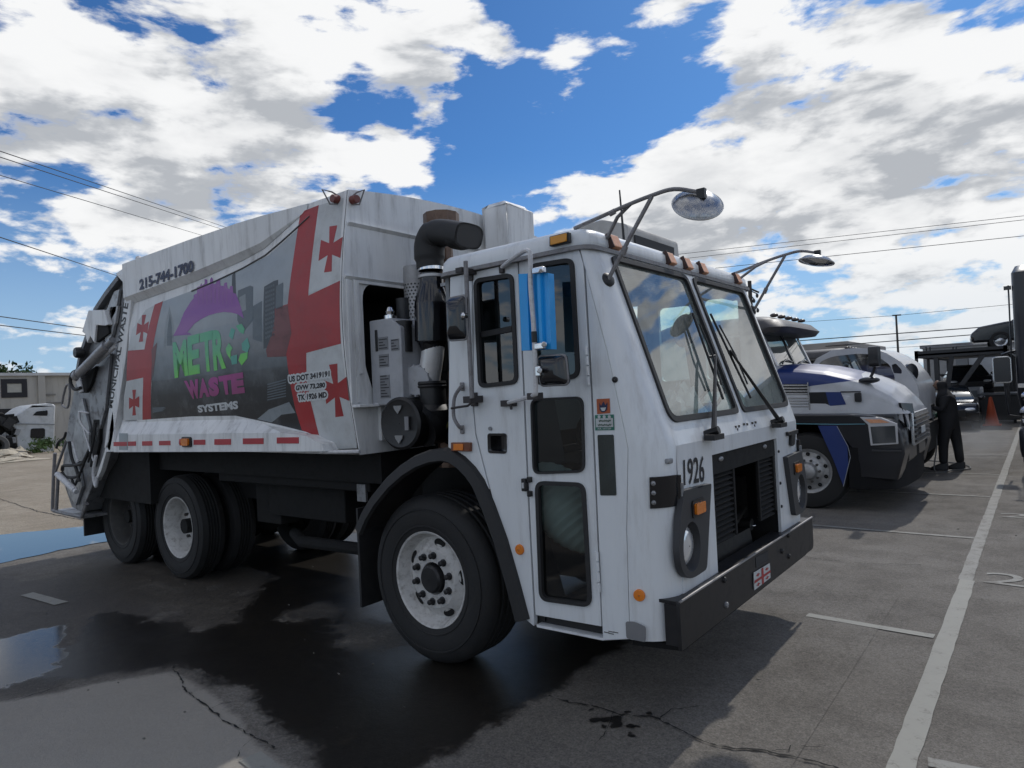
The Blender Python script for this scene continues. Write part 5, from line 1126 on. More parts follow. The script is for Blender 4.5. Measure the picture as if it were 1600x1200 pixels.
# hooded inlet: swept from a round neck to a wide flat mouth
cl = catmull([P_(673, 420), P_(671, 400), P_(672, 380), P_(682, 366), P_(700, 364), P_(733, 369)], 5); rings = []
for i, p in enumerate(cl):
    s = i/(len(cl)-1); t = (cl[min(i+1, len(cl)-1)]-cl[max(0, i-1)]).normalized(); side = Vector((0, 1, 0)); side = (side-t*side.dot(t)).normalized(); up = side.cross(t)
    e = max(0, (s-.45)/.55); rw_ = .095*(1-e)+.135*e; rh = .095*(1-e)+.082*e if s > .3 else .095
    if .15 < s < .6: rh += .01; rw_ += .01
    rings.append([p+side*math.copysign(abs(math.cos(k*math.pi/12))**(1-.35*e), math.cos(k*math.pi/12))*rw_+up*math.copysign(abs(math.sin(k*math.pi/12))**(1-.35*e), math.sin(k*math.pi/12))*rh for k in range(24)])
mb = MB(); mb.loft(rings, True); c0 = cl[-1]; inner = [c0+(q-c0)*.86 for q in rings[-1]]; mb.loft([rings[-1], inner, [q+Vector((-.10, 0, 0)) for q in inner]], True, True); mb.build('intake_hood', RUBBER, truck, smooth=50)
# exhaust stack behind it
EX = Vector((-3.42, 3.60, 0))
mb = MB(); mb.lathe(EX, (0, 0, 1), [(.02, 1.2), (.10, 1.2), (.10, 2.55), (.075, 2.60), (.075, 2.86), (.132, 2.87), (.132, 3.055), (.120, 3.055), (.118, 2.90)], 10); mb.build('exhaust_stack', mat('heat_browned_steel', (.15, .10, .075), .38, .7, dirt=(.05, .03, .02), dirt_amt=.6, dirt_scale=7), truck, smooth=20)
SHC = Vector((-3.56, 3.45, 0)); mb = MB(); mb.lathe(SHC, (0, 0, 1), [(.088, 1.70), (.09, 1.71), (.09, 2.66), (.086, 2.67)], 24); shd = mb.build('heat_shield', mat('pale_shield', (.40, .40, .40), .45, .4, dirt=(.2, .18, .16), dirt_amt=.4), truck)
mb = MB()
for r in range(34):
    for k in range(12):
        a = R(150+k*17+(r % 2)*8.5); z = 1.74+r*.024; u = Vector((math.cos(a), math.sin(a), 0)); w = Vector((-u.y, u.x, 0)); p = SHC+u*.0915+Vector((0, 0, z))
        mb.face([p+w*.009, p+Vector((0, 0, .008)), p-w*.009, p-Vector((0, 0, .008))])
o = mb.build('shield_perforation', VOID, shd, smooth=0); o['kind'] = 'stuff'
mb = MB(); p = P_(632, 530, 3.2); mb.cyl(p+Vector((0, 0, -.09)), p+Vector((0, 0, .10)), .055, n=18); mb.cyl(p+Vector((0, 0, -.14)), p+Vector((0, 0, -.09)), .03, n=12); mb.cyl(p+Vector((0, 0, .10)), p+Vector((0, 0, .125)), .06, n=18); mb.build('fuel_filter', BLACK, truck)
mb = MB(); p = P_(630, 486, 3.35); mb.cyl(p+Vector((0, 0, -.10)), p+Vector((0, 0, .09)), .05, n=16); mb.build('small_reservoir', GREYP, truck)
for pts, r in ((((640, 480), (655, 470), (668, 480), (690, 500)), .016), (((690, 560), (694, 600), (690, 640), (685, 690)), .03), (((697, 470), (700, 520), (697, 580)), .02), (((660, 690), (680, 680), (700, 690)), .02)):
    tubes('engine_hose', [P_(x, y, 3.5) for x, y in pts], r, RUBBER, truck)
mb = MB(); p = P_(684, 657, 3.35); mb.obox(p, (.05, .06, .13)); mb.build('relay_box', mat('relay_grey', (.33, .35, .36), .5), truck, bevel=.005)
mb = MB(); p = P_(694, 656, 3.35); mb.ell(p, (.035, .04, .07)); mb.build('coolant_bottle', mat('yellowed_plastic', (.45, .42, .14), .4), truck)
mb = MB(); mb.box((-3.74, 3.75, 1.0), (-2.9, 4.75, 2.1)); mb.tube(catmull([(-3.0, 3.3, 2.55), (-3.1, 3.6, 2.5), (-3.2, 3.9, 2.5)]), .04, 8); mb.box((-3.0, 3.3, 1.55), (-2.9, 5.1, 2.4)); mb.build('engine_block', DARK, truck, bevel=.01)
mb = MB(); mb.box((-2.93, 3.05, 2.40), (-2.87, 3.4, 2.42)); mb.build('cab_rear_bracket', STEEL, truck)

# ---------------------------------------------------------------- cab interior
mb = MB()
for y0 in (3.2, 4.75):
    mb.plate(rounded([(-2.65, y0, 1.05), (-2.2, y0, 1.05), (-2.2, y0, 1.18), (-2.45, y0, 1.2), (-2.55, y0, 1.85), (-2.68, y0, 1.85)], .04), (), (0, .45, 0))
    mb.plate(rounded([(-2.58, y0+.1, 1.87), (-2.52, y0+.1, 1.87), (-2.54, y0+.1, 2.06), (-2.6, y0+.1, 2.06)], .02), (), (0, .25, 0))
mb.build('seat', SEATC, truck, bevel=.02)
mb = MB(); mb.plate([(-1.53, 3.1, 1.345), (-1.53, 3.1, 1.46), (-1.62, 3.1, 1.50), (-1.93, 3.1, 1.43), (-1.93, 3.1, 1.345)], (), (0, 2.2, 0)); mb.build('dashboard', mat('dash_grey', (.075, .078, .08), .7), truck, bevel=.02)
for y in (3.42, 4.97):
    mb = MB(); c = Vector((-2.02, y, 1.56)); u = Vector((.6, 0, .8)); v = Vector((0, 1, 0)); mb.tube([c+u*math.cos(k*math.pi/12)*.22+v*math.sin(k*math.pi/12)*.22 for k in range(25)], .014, 8, False); mb.tube([c-v*.21, c, c+v*.21], .012, 6); mb.tube([c, c+Vector((.15, 0, -.25))], .03, 8); mb.build('steering_wheel', BLACK, truck)
mb = MB(); 
for y in (3.93, 3.97): mb.tube([(-1.66, y, 1.46), (-1.72, y+.02, 1.95)], .010, 6)
mb.build('cab_grab_rail', BLACK, truck)
mb = MB(); p = wp(1070, 517, -.12); mb.lathe(p, (1, -.3, -.2), [(.10, -.02), (.11, .0), (.09, .03), (.003, .04)], 18); mb.tube([p, wp(1084, 480, -.1), wp(1082, 440, -.06)], .012, 6); mb.build('dash_fan', BLACK, truck)
mb = MB(); mb.box((-1.90, 3.1, 2.36), (-1.80, 5.3, 2.42)); mb.build('header_trim', VOID, truck)
# loose things inside the cab
def lump(name, c, rad, m, seed, label, cat, amp=.3, n=20):
    q = random.Random(seed); mb = MB(); mb.ell((0, 0, rad[2]), rad, n, n//2)
    for v in mb.bm.verts:
        k = 1+q.uniform(-amp, amp); v.co = Vector((v.co.x*k, v.co.y*k, max(0, v.co.z*(1+q.uniform(-amp, amp)))))+Vector(c)
    o = mb.build(name, m, smooth=0 if amp > .15 else 60); recenter(o); return tag(o, label, cat)
BAG = mat('white_poly_bag', (.62, .63, .63), .35, coat=.3)
p = wp(1065, 625, -.16); lump('plastic_bag', (p.x, p.y, 1.45), (.10, .17, .12), BAG, 3, 'crumpled white plastic bag lying on the dashboard behind the windshield', 'bag', .22, 26)
mb = MB()
c = sp(884, 792, 3.235); dirv = Vector((.62, .1, -.78)).normalized()
prof = []
for k in range(53):
    s = k/52; r = .02+.165*math.sin(math.pi*s)**.62 if 0 < s < 1 else .02; prof.append((r+(.005 if k % 4 < 2 else 0), (s-.5)*.60))
mb.lathe(c, dirv, prof, 40); o = mb.build('ribbed_tub', mat('mint_white_plastic', (.74, .88, .85), .5), smooth=25); recenter(o); tag(o, 'pale mint ribbed plastic tub propped up behind the lowest cab door window', 'tub')

# ================================================================ BLUE AND WHITE CONVENTIONAL TRUCK IN THE NEXT BAY
NB = mat('deep_blue_paint', (.016, .038, .165), .40, coat=.12, var=.05)
GW = mat('pale_grey_paint', (.52, .53, .55), .36, dirt=(.3, .3, .3), dirt_amt=.25, dirt_scale=3, coat=.3)
BKP = mat('black_paint', (.012, .013, .017), .3, coat=.3)
TW = glass('truck_window_glass', (.35, .42, .42), .12, .02, .10, (.25, .3, .3))
SILV = mat('silver_trim', (.55, .56, .57), .25, .8)
t2 = thing('parked_truck', 'blue and pale grey long-nosed truck with black bumper parked beside the garbage truck', 'truck', (-2.6, 10.65, 0), 'trucks parked in the numbered bays')
CY2 = 10.65
def ring2(x, hw, zs, zc, zb=1.22): return [Vector((x, CY2+s*a, z)) for s, a, z in ((-1, hw+.04, zb), (-1, hw+.02, (zb+zs)/2), (-1, hw+.006, zs-.24), (-1, hw, zs-.10), (-1, hw-.04, zs-.03), (-1, hw-.12, zs+.01), (-1, hw*.5, zc-.02), (1, 0, zc), (1, hw*.5, zc-.02), (1, hw-.12, zs+.01), (1, hw-.04, zs-.03), (1, hw, zs-.10), (1, hw+.006, zs-.24), (1, hw+.02, (zb+zs)/2), (1, hw+.04, zb))]
HS = [(-3.0, .90, 1.88, 1.97), (-2.6, .90, 1.84, 1.94), (-2.3, .90, 1.79, 1.89), (-2.0, .89, 1.70, 1.80), (-1.75, .87, 1.60, 1.70), (-1.55, .85, 1.48, 1.58), (-1.42, .82, 1.35, 1.43), (-1.35, .79, 1.24, 1.28)]
HF = []
for h0, h1 in zip(HS, HS[1:]):
    for k in range(6): HF.append([p_.lerp(q_, k/6) for p_, q_ in zip(ring2(*h0), ring2(*h1))])
HF.append(ring2(*HS[-1])); HF = [[x_ for a_, b_ in zip(r_, r_[1:]) for x_ in (a_, a_.lerp(b_, .25), a_.lerp(b_, .5), a_.lerp(b_, .75))]+[r_[-1]] for r_ in HF]
mb = MB(); mb.loft(HF, False, True)
for co_, no_ in (((-2.75, 0, 1.60), (-.09, 0, 1)), ((-1.80, 0, 1.60), (1, 0, .9))):
    bmesh.ops.bisect_plane(mb.bm, geom=list(mb.bm.verts)+list(mb.bm.edges)+list(mb.bm.faces), plane_co=co_, plane_no=no_, dist=1e-5)
for f in mb.bm.faces:
    c = f.calc_center_median(); f.material_index = 1 if (c.z-1.60 > .09*(c.x+2.75) and (c.x+1.80)+.9*(c.z-1.60) < 0) else 0
hood = mb.build('hood', [GW, NB], t2, smooth=50)
H = lambda x, y: sp(x, y, 9.725)
for zoff, (x0, x1, ys_) in enumerate(((1224, 1263, (602, 606.5, 611, 615)), (1226, 1265, (622, 626.5, 631, 635.5)))):
    a = [H(x0, ys_[0]-2), H(x1, ys_[0]-2), H(x1, ys_[-1]+2), H(x0, ys_[-1]+2)]
    mb = MB(); mb.plate([p+Vector((0, .004, 0)) for p in a], (), (0, .01, 0)); vb = mb.build('hood_vent', BKP, hood)
    for y in ys_: 
        mb = MB(); p, q = H(x0, y), H(x1, y); mb.plate([p+Vector((0, -.01, -.008)), q+Vector((0, -.01, -.008)), q+Vector((0, -.01, .008)), p+Vector((0, -.01, .008))], (), (0, .02, 0)); mb.build('vent_slat', SILV, vb)
    mb = MB(); p = H(x1, (ys_[0]+ys_[-1])/2); mb.obox(p+Vector((0, -.006, 0)), (.014, .02, .20)); mb.build('vent_frame', SILV, vb)
mb = MB(); mb.plate([H(1264, 613), H(1290, 612.5), H(1296, 635), H(1266, 636)], (), (0, -.004, 0)); mb.build('hood_stripe', BKP, hood, smooth=0)
mb = MB(); mb.plate([H(1290, 612.5), H(1313.5, 612.5), H(1322, 632), H(1296, 634.5)], (), (0, -.004, 0)); mb.build('hood_stripe', NB, hood, smooth=0)
mb = MB(); mb.plate([H(1313, 611.5), H(1345, 611), H(1345, 613), H(1313, 613.5)], (), (0, -.004, 0)); mb.build('hood_stripe', BKP, hood, smooth=0)
mb = MB(); mb.plate(rounded([H(1335, 614), H(1346, 613), H(1347, 628), H(1336, 628)], .02), (), (0, -.02, 0)); mb.build('hood_latch', BKP, hood, bevel=.005)
mb = MB(); p = sp(1358, 594, 9.85); mb.ell(p+Vector((0, 0, .0)), (.13, .08, .045)); mb.tube(catmull([p, p+Vector((.06, 0, .12)), p+Vector((.09, -.02, .22))]), .02, 8); q = p+Vector((.12, -.02, .30)); mb.loft([rounded([q+Vector((-.10+k, -.08, -.13)), q+Vector((-.10+k, .10, -.13)), q+Vector((-.10+k, .10, .14)), q+Vector((-.10+k, -.08, .14))], .05) for k in (0, .06, .12)], True, True); mb.build('hood_mirror', BKP, t2, smooth=40, bevel=.01)
# fender, headlamp, bumper
F2 = lambda x, y: sp(x, y, 9.40)
wc = Vector((-2.50, 9.42, .50))
arc = [Vector((wc.x+math.cos(a)*.63, 9.40, wc.z+math.sin(a)*.63)) for a in [R(195-k*14.3) for k in range(15)]]
ol = [(-3.25, .45), (-3.3, 1.0), (-3.2, 1.2), (-2.9, 1.26), (-1.95, 1.245), (-1.7, 1.215), (-1.48, 1.16), (-1.38, 1.0), (-1.36, .75), (-1.45, .42)]
mb = MB(); mb.plate([Vector((x, 9.40, z)) for x, z in ol]+arc[::-1], (), (0, .42, 0)); fen = mb.build('fender', BKP, t2, bevel=.02)
mb = MB(); mb.plate([Vector((x, 11.90, z)) for x, z in ol]+[p+Vector((0, 2.5, 0)) for p in arc[::-1]], (), (0, -.42, 0)); mb.build('fender', BKP, t2, bevel=.02)
mb = MB(); mb.plate([F2(1278, 665), F2(1308, 665), F2(1325, 698), F2(1329, 714), F2(1318, 760), F2(1303, 720)], (), (0, -.004, 0)); mb.build('fender_panel', NB, fen, smooth=0)
tubes('fender_pinstripe', [F2(1238, 662)+Vector((0, -.008, 0)), F2(1310, 663)+Vector((0, -.008, 0)), F2(1352, 662.5)+Vector((0, -.008, 0))], .005, mat('teal_line', (.12, .3, .36), .4), fen, False)
tubes('fender_pinstripe', [F2(1308, 666)+Vector((0, -.008, 0)), F2(1325, 697)+Vector((0, -.008, 0)), F2(1329, 714)+Vector((0, -.008, 0)), F2(1318, 760)+Vector((0, -.008, 0))], .004, mat('pale_line', (.3, .32, .36), .4), fen, False)
mb = MB(); a = [F2(1344, 651.5), F2(1378, 652.5), F2(1402, 662), F2(1357, 664)]; o9 = Vector((0, -.03, 0)); mb.plate([p+o9 for p in a], (), (0, .05, 0)); mb.plate([p+o9 for p in (F2(1357, 664), F2(1402, 662), F2(1404, 693.5), F2(1361, 696))], (), (0, .05, 0)); hl = mb.build('headlamp_frame', mat('pale_lamp_frame', (.5, .5, .51), .35), t2, bevel=.006)
o9 = Vector((0, -.036, 0)); mb = MB(); mb.plate([p+o9 for p in (F2(1352, 655), F2(1376, 655), F2(1391, 660), F2(1361, 661))], (), (0, .01, 0)); mb.build('turn_signal', AMBERF, hl)
mb = MB(); mb.plate([p+o9 for p in (F2(1361, 666.5), F2(1399, 665), F2(1401, 691), F2(1364.5, 693))], (), (0, .01, 0)); mb.build('lamp_lens', mat('smoked_lens', (.05, .055, .06), .12, coat=.5), hl)
mb = MB(); o = rounded([(-2.0, 9.39, .30), (-1.50, 9.43, .30), (-1.42, 9.75, .30), (-1.37, CY2, .30), (-1.42, 11.55, .30), (-1.50, 11.87, .30), (-2.0, 11.91, .30)], [.02, .15, .2, .3, .2, .15, .02]); mb.plate(o, (), (0, 0, .52)); mb.build('bumper', mat('matt_black_bumper', (.006, .006, .007), .75, spec=.25), t2, bevel=.03)
mb = MB(); p = sp(1385, 704, 9.36); mb.obox(p, (.32, .02, .02)); mb.build('bumper_trim', GREYP, t2)
mb = MB(); mb.box((-1.9, 9.65, .6), (-1.46, 11.65, 1.225)); mb.box((-1.5, 9.86, .6), (-1.38, 11.44, 1.225)); mb.build('nose_panel', BKP, t2, bevel=.03)
mb = MB(); mb.box((-1.36, 9.95, .80), (-1.32, 11.35, 1.22)); g2 = mb.build('front_grille', SILV, t2, bevel=.01)
for k in range(6): 
    mb = MB(); mb.box((-1.318, 9.99, .84+k*.06), (-1.30, 11.31, .87+k*.06)); mb.build('grille_bar', BKP, g2)
mb = MB(); mb.box((-1.298, 10.4, .93), (-1.29, 10.75, 1.02)); mb.build('front_plate', WPRINT, g2)
# front corners of the hood: dark air inlets
mb = MB(); mb.plate([(-1.40, 9.83, 1.05), (-1.33, 10.05, 1.05), (-1.36, 10.05, 1.34), (-1.46, 9.82, 1.36)], (), (.03, -.02, 0)); mb.build('corner_inlet', BKP, t2)
# cab
mb = MB(); mb.plate([(-4.7, 9.7, .8), (-4.7, 9.7, 2.5), (-3.2, 9.7, 2.5), (-2.94, 9.7, 1.92), (-2.94, 9.7, .8)], [[(-3.9, 9.7, 1.6), (-3.9, 9.7, 2.38), (-3.3, 9.7, 2.38), (-3.12, 9.7, 1.95), (-3.12, 9.7, 1.6)]], (0, .04, 0)); mb.plate([(-4.7, 11.6, .8), (-4.7, 11.6, 2.5), (-3.2, 11.6, 2.5), (-2.94, 11.6, 1.92), (-2.94, 11.6, .8)], [[(-3.9, 11.6, 1.6), (-3.9, 11.6, 2.38), (-3.3, 11.6, 2.38), (-3.12, 11.6, 1.95), (-3.12, 11.6, 1.6)]], (0, -.04, 0)); mb.box((-4.7, 9.74, .8), (-4.66, 11.56, 2.5)); mb.plate([(-2.95, 9.7, 1.2), (-2.95, 11.6, 1.2), (-2.94, 11.6, 1.93), (-2.94, 9.7, 1.93)], (), (-.04, 0, 0)); cab2 = mb.build('cab', GW, t2, bevel=.02)
mb = MB(); mb.loft([rrect(-4.75, -2.80, 9.62, 11.68, 2.40, .3), rrect(-4.78, -2.74, 9.60, 11.70, 2.47, .3), rrect(-4.75, -2.85, 9.66, 11.64, 2.58, .3), rrect(-4.6, -3.1, 9.85, 11.45, 2.66, .3)], True, True); mb.build('cab_roof', mat('dark_roof_visor', (.055, .052, .055), .45, dirt=(.16, .15, .15), dirt_amt=.4), t2, smooth=50)
for k in range(5):
    mb = MB(); mb.ell((-2.98, CY2-.7+k*.35, 2.66), (.06, .05, .03)); mb.build('clearance_lamp', mat('dark_lamp', (.09, .07, .06), .3), t2)
mb = MB(); a = [Vector((-2.93, 9.78, 1.95)), Vector((-2.93, 11.52, 1.95)), Vector((-3.13, 11.48, 2.42)), Vector((-3.13, 9.82, 2.42))]; mb.plate(a); mb.build('windshield_pane', TW, t2, smooth=0)
for yy in (9.72, 10.62, 11.50):
    mb = MB(); mb.plate([(-2.925, yy, 1.93), (-2.925, yy+.08, 1.93), (-3.13, yy+.08, 2.43), (-3.13, yy, 2.43)], (), (.02, 0, 0)); mb.build('windshield_pillar', GW if yy != 10.62 else BKP, t2)
for q in (9.95, 10.85): tubes('wiper', [(-2.90, q, 1.96), (-2.93, q+.3, 2.02), (-2.94, q+.62, 1.99)], .012, BKP, t2)
mb = MB(); mb.box((-4.6, 9.8, 1.0), (-3.0, 11.5, 1.75)); mb.build('cab_inside', VOID, t2)
def simple_wheel(par, c, out, Rr=.5, w=.3, rm=None, holes=True):
    c = Vector(c); wh = bpy.data.objects.new('wheel', None); COL.objects.link(wh); wh.parent = par; wh.location = c-world_loc(par)
    mb = MB(); mb.lathe(c, (0, out, 0), [(.28, -.05), (.30, -.01), (Rr-.12, 0), (Rr-.03, -.02), (Rr, -.06), (Rr, -w+.06), (Rr-.03, -w+.02), (.28, -w)], 40, closed=True); mb.build('tyre', TYRE, wh, smooth=40)
    mb = MB(); mb.lathe(c, (0, out, 0), [(.29, -.06), (.295, -.02), (.275, -.03), (.25, -.05), (.19, -.04), (.17, -.02), (.12, .0), (.10, .06), (.07, .08), (.003, .085)], 36); r = mb.build('rim', rm or RIMW, wh, smooth=30)
    if holes:
        mb = MB()
        for k in range(10):
            a = 2*math.pi*(k+.5)/10; p = c+Vector((math.cos(a)*.222, out*-.040, math.sin(a)*.222)); mb = MB(); mb.lathe(p, (0, out, 0), [(.026, 0), (.027, .004), (.003, .004)], 10); mb.build('hand_hole', DARK, r)
            a = 2*math.pi*k/10; p = c+Vector((math.cos(a)*.145, 0, math.sin(a)*.145)); mb = MB(); mb.cyl(p+Vector((0, out*-.02, 0)), p+Vector((0, out*.025, 0)), .016, n=6); mb.build('lug_nut', RIMD, r)
    return wh
simple_wheel(t2, wc+Vector((0, .02, 0)), -1, .505, rm=mat('dull_alloy', (.40, .40, .40), .4, .5, dirt=(.15, .14, .13), dirt_amt=.5, dirt_scale=9)); simple_wheel(t2, (-2.5, 11.86, .5), 1, .505, holes=False)
for x in (-6.4, -7.7):
    for y, o_2 in ((9.5, -1), (11.8, 1)): simple_wheel(t2, (x, y, .5), o_2, .505, .6, RIMD, False)
mb = MB()
for y in (10.2, 11.0): mb.box((-8.3, y, .7), (-1.6, y+.08, .98))
mb.box((-3.0, 10.0, .6), (-1.6, 11.3, 1.2)); mb.build('chassis_frame', DARK, t2)
# ---- white long-nosed truck farther along the row: a copy with its own paint
t4 = copy_tree(t2); t4.location = Vector((-3.35, 18.6, -.02)); t4.scale = (.93, .93, .93)
t4['label'] = 'white long-nosed truck behind the worker, farthest along the row of bays'
def repaint(o, table):
    if o.type == 'MESH':
        me = o.data; 
        if any(m.name in table for m in me.materials if m):
            me = me.copy(); o.data = me
            for i, m in enumerate(me.materials):
                if m.name in table: me.materials[i] = table[m.name]
    for c in o.children: repaint(c, table)
WT4 = mat('plain_white_paint', (.55, .56, .57), .4, dirt=(.3, .3, .3), dirt_amt=.3)
repaint(t4, {'deep_blue_paint': WT4, 'pale_grey_paint': WT4, 'black_paint': mat('grey_lower_paint', (.10, .10, .105), .5), 'matt_black_bumper': SILV})

# ================================================================ WHITE VAN-CAB BETWEEN THEM
van = thing('white_cab', 'pale grey rounded cab with brown reflections in its wide window, behind the blue truck hood', 'truck', (-2.6, 13.7, 0), 'trucks parked in the numbered bays')
V3 = lambda pts, Y=12.6: [sp(x, y, Y) for x, y in pts]
outl = V3([(1256, 660), (1258, 600), (1264, 578), (1276, 560), (1300, 547), (1335, 543.5), (1366, 545), (1385, 552), (1408, 566), (1424, 585), (1433, 600), (1436, 612), (1440, 660)])
win = rounded(V3([(1275, 585), (1280, 566), (1300, 557), (1340, 552.5), (1368, 554), (1390, 570), (1398, 588), (1398, 598), (1276, 598)]), [.05, .08, .1, .1, .1, .05, .05, .05, .05])
qw = rounded(V3([(1393, 570), (1400, 568), (1409, 578), (1409, 584), (1396, 583)]), .02)
mb = MB(); mb.plate(outl, [win, qw], (0, .05, 0)); mb.plate([p+Vector((0, 2.1, 0)) for p in outl], [[p+Vector((0, 2.1, 0)) for p in win]], (0, -.05, 0)); mb.loft([outl, [p+Vector((0, 2.1, 0)) for p in outl]]); vb = mb.build('cab_body', GW, van, smooth=40)
mb = MB(); mb.plate([p+Vector((0, .03, 0)) for p in win]); mb.build('side_glass', glass('dim_window_glass', (.45, .48, .47), .10, .04, .12, (.25, .22, .19)), van, smooth=0)
mb = MB(); mb.plate([p+Vector((0, .03, 0)) for p in qw]); mb.build('quarter_glass', GLOSSB, van, smooth=0)
mb = MB(); mb.box((-3.2, 12.9, .9), (-1.9, 14.5, 1.72)); mb.build('cab_seats', mat('brown_seat', (.16, .10, .07), .8), van, bevel=.04)
mb = MB(); mb.box((-2.9, 13.0, 1.9), (-2.75, 13.4, 2.02)); mb.box((-2.4, 13.2, 1.85), (-1.9, 14.2, 1.93)); mb.build('cab_clutter', mat('tan_card', (.42, .34, .24), .8), van)
mb = MB(); mb.box((-3.3, 12.65, .45), (-1.5, 14.65, .9)); mb.build('cab_floor', DARK, van)
for x in (-2.9, -1.9):
    pass
for (y, o_2) in ((12.66, -1), (14.64, 1)): simple_wheel(van, (-2.0, y, .4), o_2, .40, .25, RIMD, False); simple_wheel(van, (-3.2, y, .4), o_2, .40, .25, RIMD, False)
mb = MB(); q = sp(1425, 582, 12.8); mb.lathe(q, (1, -.6, 0), [(.003, .02), (.10, .015), (.15, 0), (.15, -.06), (.10, -.12)], 20); mb.tube([q, q+Vector((-.1, .1, -.2))], .02, 6); mb.build('round_mirror', BKP, van, smooth=50)
tag_van = None

# ================================================================ DARK TRUCK AT THE RIGHT EDGE, FACING THE CAMERA
rt = thing('dark_truck', 'tall black truck with chrome lamps seen at the right edge, facing the camera', 'truck', (.85, 15.0, 0))
DKT = mat('dark_navy_paint', (.012, .014, .02), .35, coat=.3, dirt=(.04, .04, .045), dirt_amt=.3)
X0 = -.335; Y0 = 13.45
mb = MB(); mb.loft([rrect(X0+.04, 2.1, Y0+.3, Y0+3.2, 1.05, .15), rrect(X0, 2.12, Y0+.25, Y0+3.2, 1.3, .15), rrect(X0+.01, 2.12, Y0+.25, Y0+3.2, 3.3, .15), rrect(X0+.06, 2.05, Y0+.4, Y0+3.1, 3.42, .15)], True, True); mb.build('cab_body', DKT, rt, smooth=40)
mb = MB(); mb.box((X0+.35, Y0+.235, 1.95), (1.8, Y0+.25, 2.75)); mb.build('windshield', TW, rt)
mb = MB(); mb.loft([rrect(X0+.02, 2.1, Y0-.10, Y0+.5, .32, .10), rrect(X0, 2.12, Y0-.12, Y0+.5, .45, .10), rrect(X0, 2.12, Y0-.12, Y0+.5, .72, .10), rrect(X0+.03, 2.1, Y0-.08, Y0+.5, .78, .10)], True, True); mb.build('bumper', DKT, rt, smooth=40)
mb = MB(); mb.box((X0+.45, Y0-.02, .8), (1.5, Y0+.24, 1.85)); gr_ = mb.build('radiator_grille', BKP, rt, bevel=.02)
for k in range(10):
    mb = MB(); mb.box((X0+.5+k*.115, Y0-.045, .86), (X0+.54+k*.115, Y0-.02, 1.8)); mb.build('grille_bar', CHROME, gr_)
for z, r in ((1.02, .10), (1.28, .07)):
    mb = MB(); mb.lathe((X0+.13, Y0+.14, z), (0, -1, 0), [(r, -.1), (r+.01, .0), (r-.01, .02), (r*.6, .05), (.003, .06)], 18); mb.build('headlamp', CHROME, rt, smooth=50)
mb = MB(); mb.obox((X0+.10, Y0+.2, 1.45), (.16, .12, .07)); mb.build('turn_signal', mat('clear_lens', (.6, .58, .55), .2), rt, bevel=.01)
mb = MB(); mb.obox((X0+.16, Y0+.18, .88), (.22, .12, .06)); mb.build('lamp_bracket', SILV, rt, bevel=.01)
MX = sp(1566, 578, Y0+.35)
mb = MB(); mb.loft([rounded([MX+Vector((-.12, d, -.21)), MX+Vector((.12, d, -.21)), MX+Vector((.12, d, .21)), MX+Vector((-.12, d, .21))], .05) for d in (-.04, .05)], True, True); mh = mb.build('side_mirror', BKP, rt, smooth=30)
mb = MB(); o = rounded([MX+Vector((-.12, -.045, -.21)), MX+Vector((.12, -.045, -.21)), MX+Vector((.12, -.045, .21)), MX+Vector((-.12, -.045, .21))], .05); mb.tube(o+[o[0]], .012, 6, False); mb.build('mirror_rim', SILV, mh)
tubes('mirror_bracket', [MX+Vector((.0, .05, .25)), MX+Vector((.14, .05, .3)), MX+Vector((.30, .05, .3))], .02, BKP, rt, False); tubes('mirror_bracket', [MX+Vector((.02, .05, -.2)), MX+Vector((.05, .05, -.75)), MX+Vector((.25, .05, -.8))], .018, BKP, rt, False)
tubes('antenna_mast', [sp(1581, 570, Y0+.4), sp(1576, 460, Y0+.4), sp(1575, 446, Y0+.4)], .012, BKP, rt, False)
mb = MB(); p = sp(1574, 450, Y0+.4); mb.obox(p, (.10, .06, .06)); mb.build('mast_mount', BKP, rt)
def end_wheel(par, x, y, Rr=.52, w=.3):
    wh = bpy.data.objects.new('wheel', None); COL.objects.link(wh); c = Vector((x, y, Rr)); wh.parent = par; wh.location = c-world_loc(par)
    mb = MB(); mb.lathe(c, (-1, 0, 0), [(.28, -.05), (.30, -.01), (Rr-.12, 0), (Rr-.03, -.02), (Rr, -.06), (Rr, -w+.06), (Rr-.03, -w+.02), (.28, -w)], 32, closed=True); mb.build('tyre', TYRE, wh, smooth=40)
    mb = MB(); mb.disc(c+Vector((.08, 0, 0)), (-1, 0, 0), .29, 24); mb.build('rim', RIMD, wh)
end_wheel(rt, X0+.02, Y0+.95); end_wheel(rt, 1.8, Y0+.95)
mb = MB(); mb.box((X0+.1, Y0+3.3, 1.0), (2.05, Y0+14, 3.45)); mb.build('cargo_box', DKT, rt, bevel=.03)

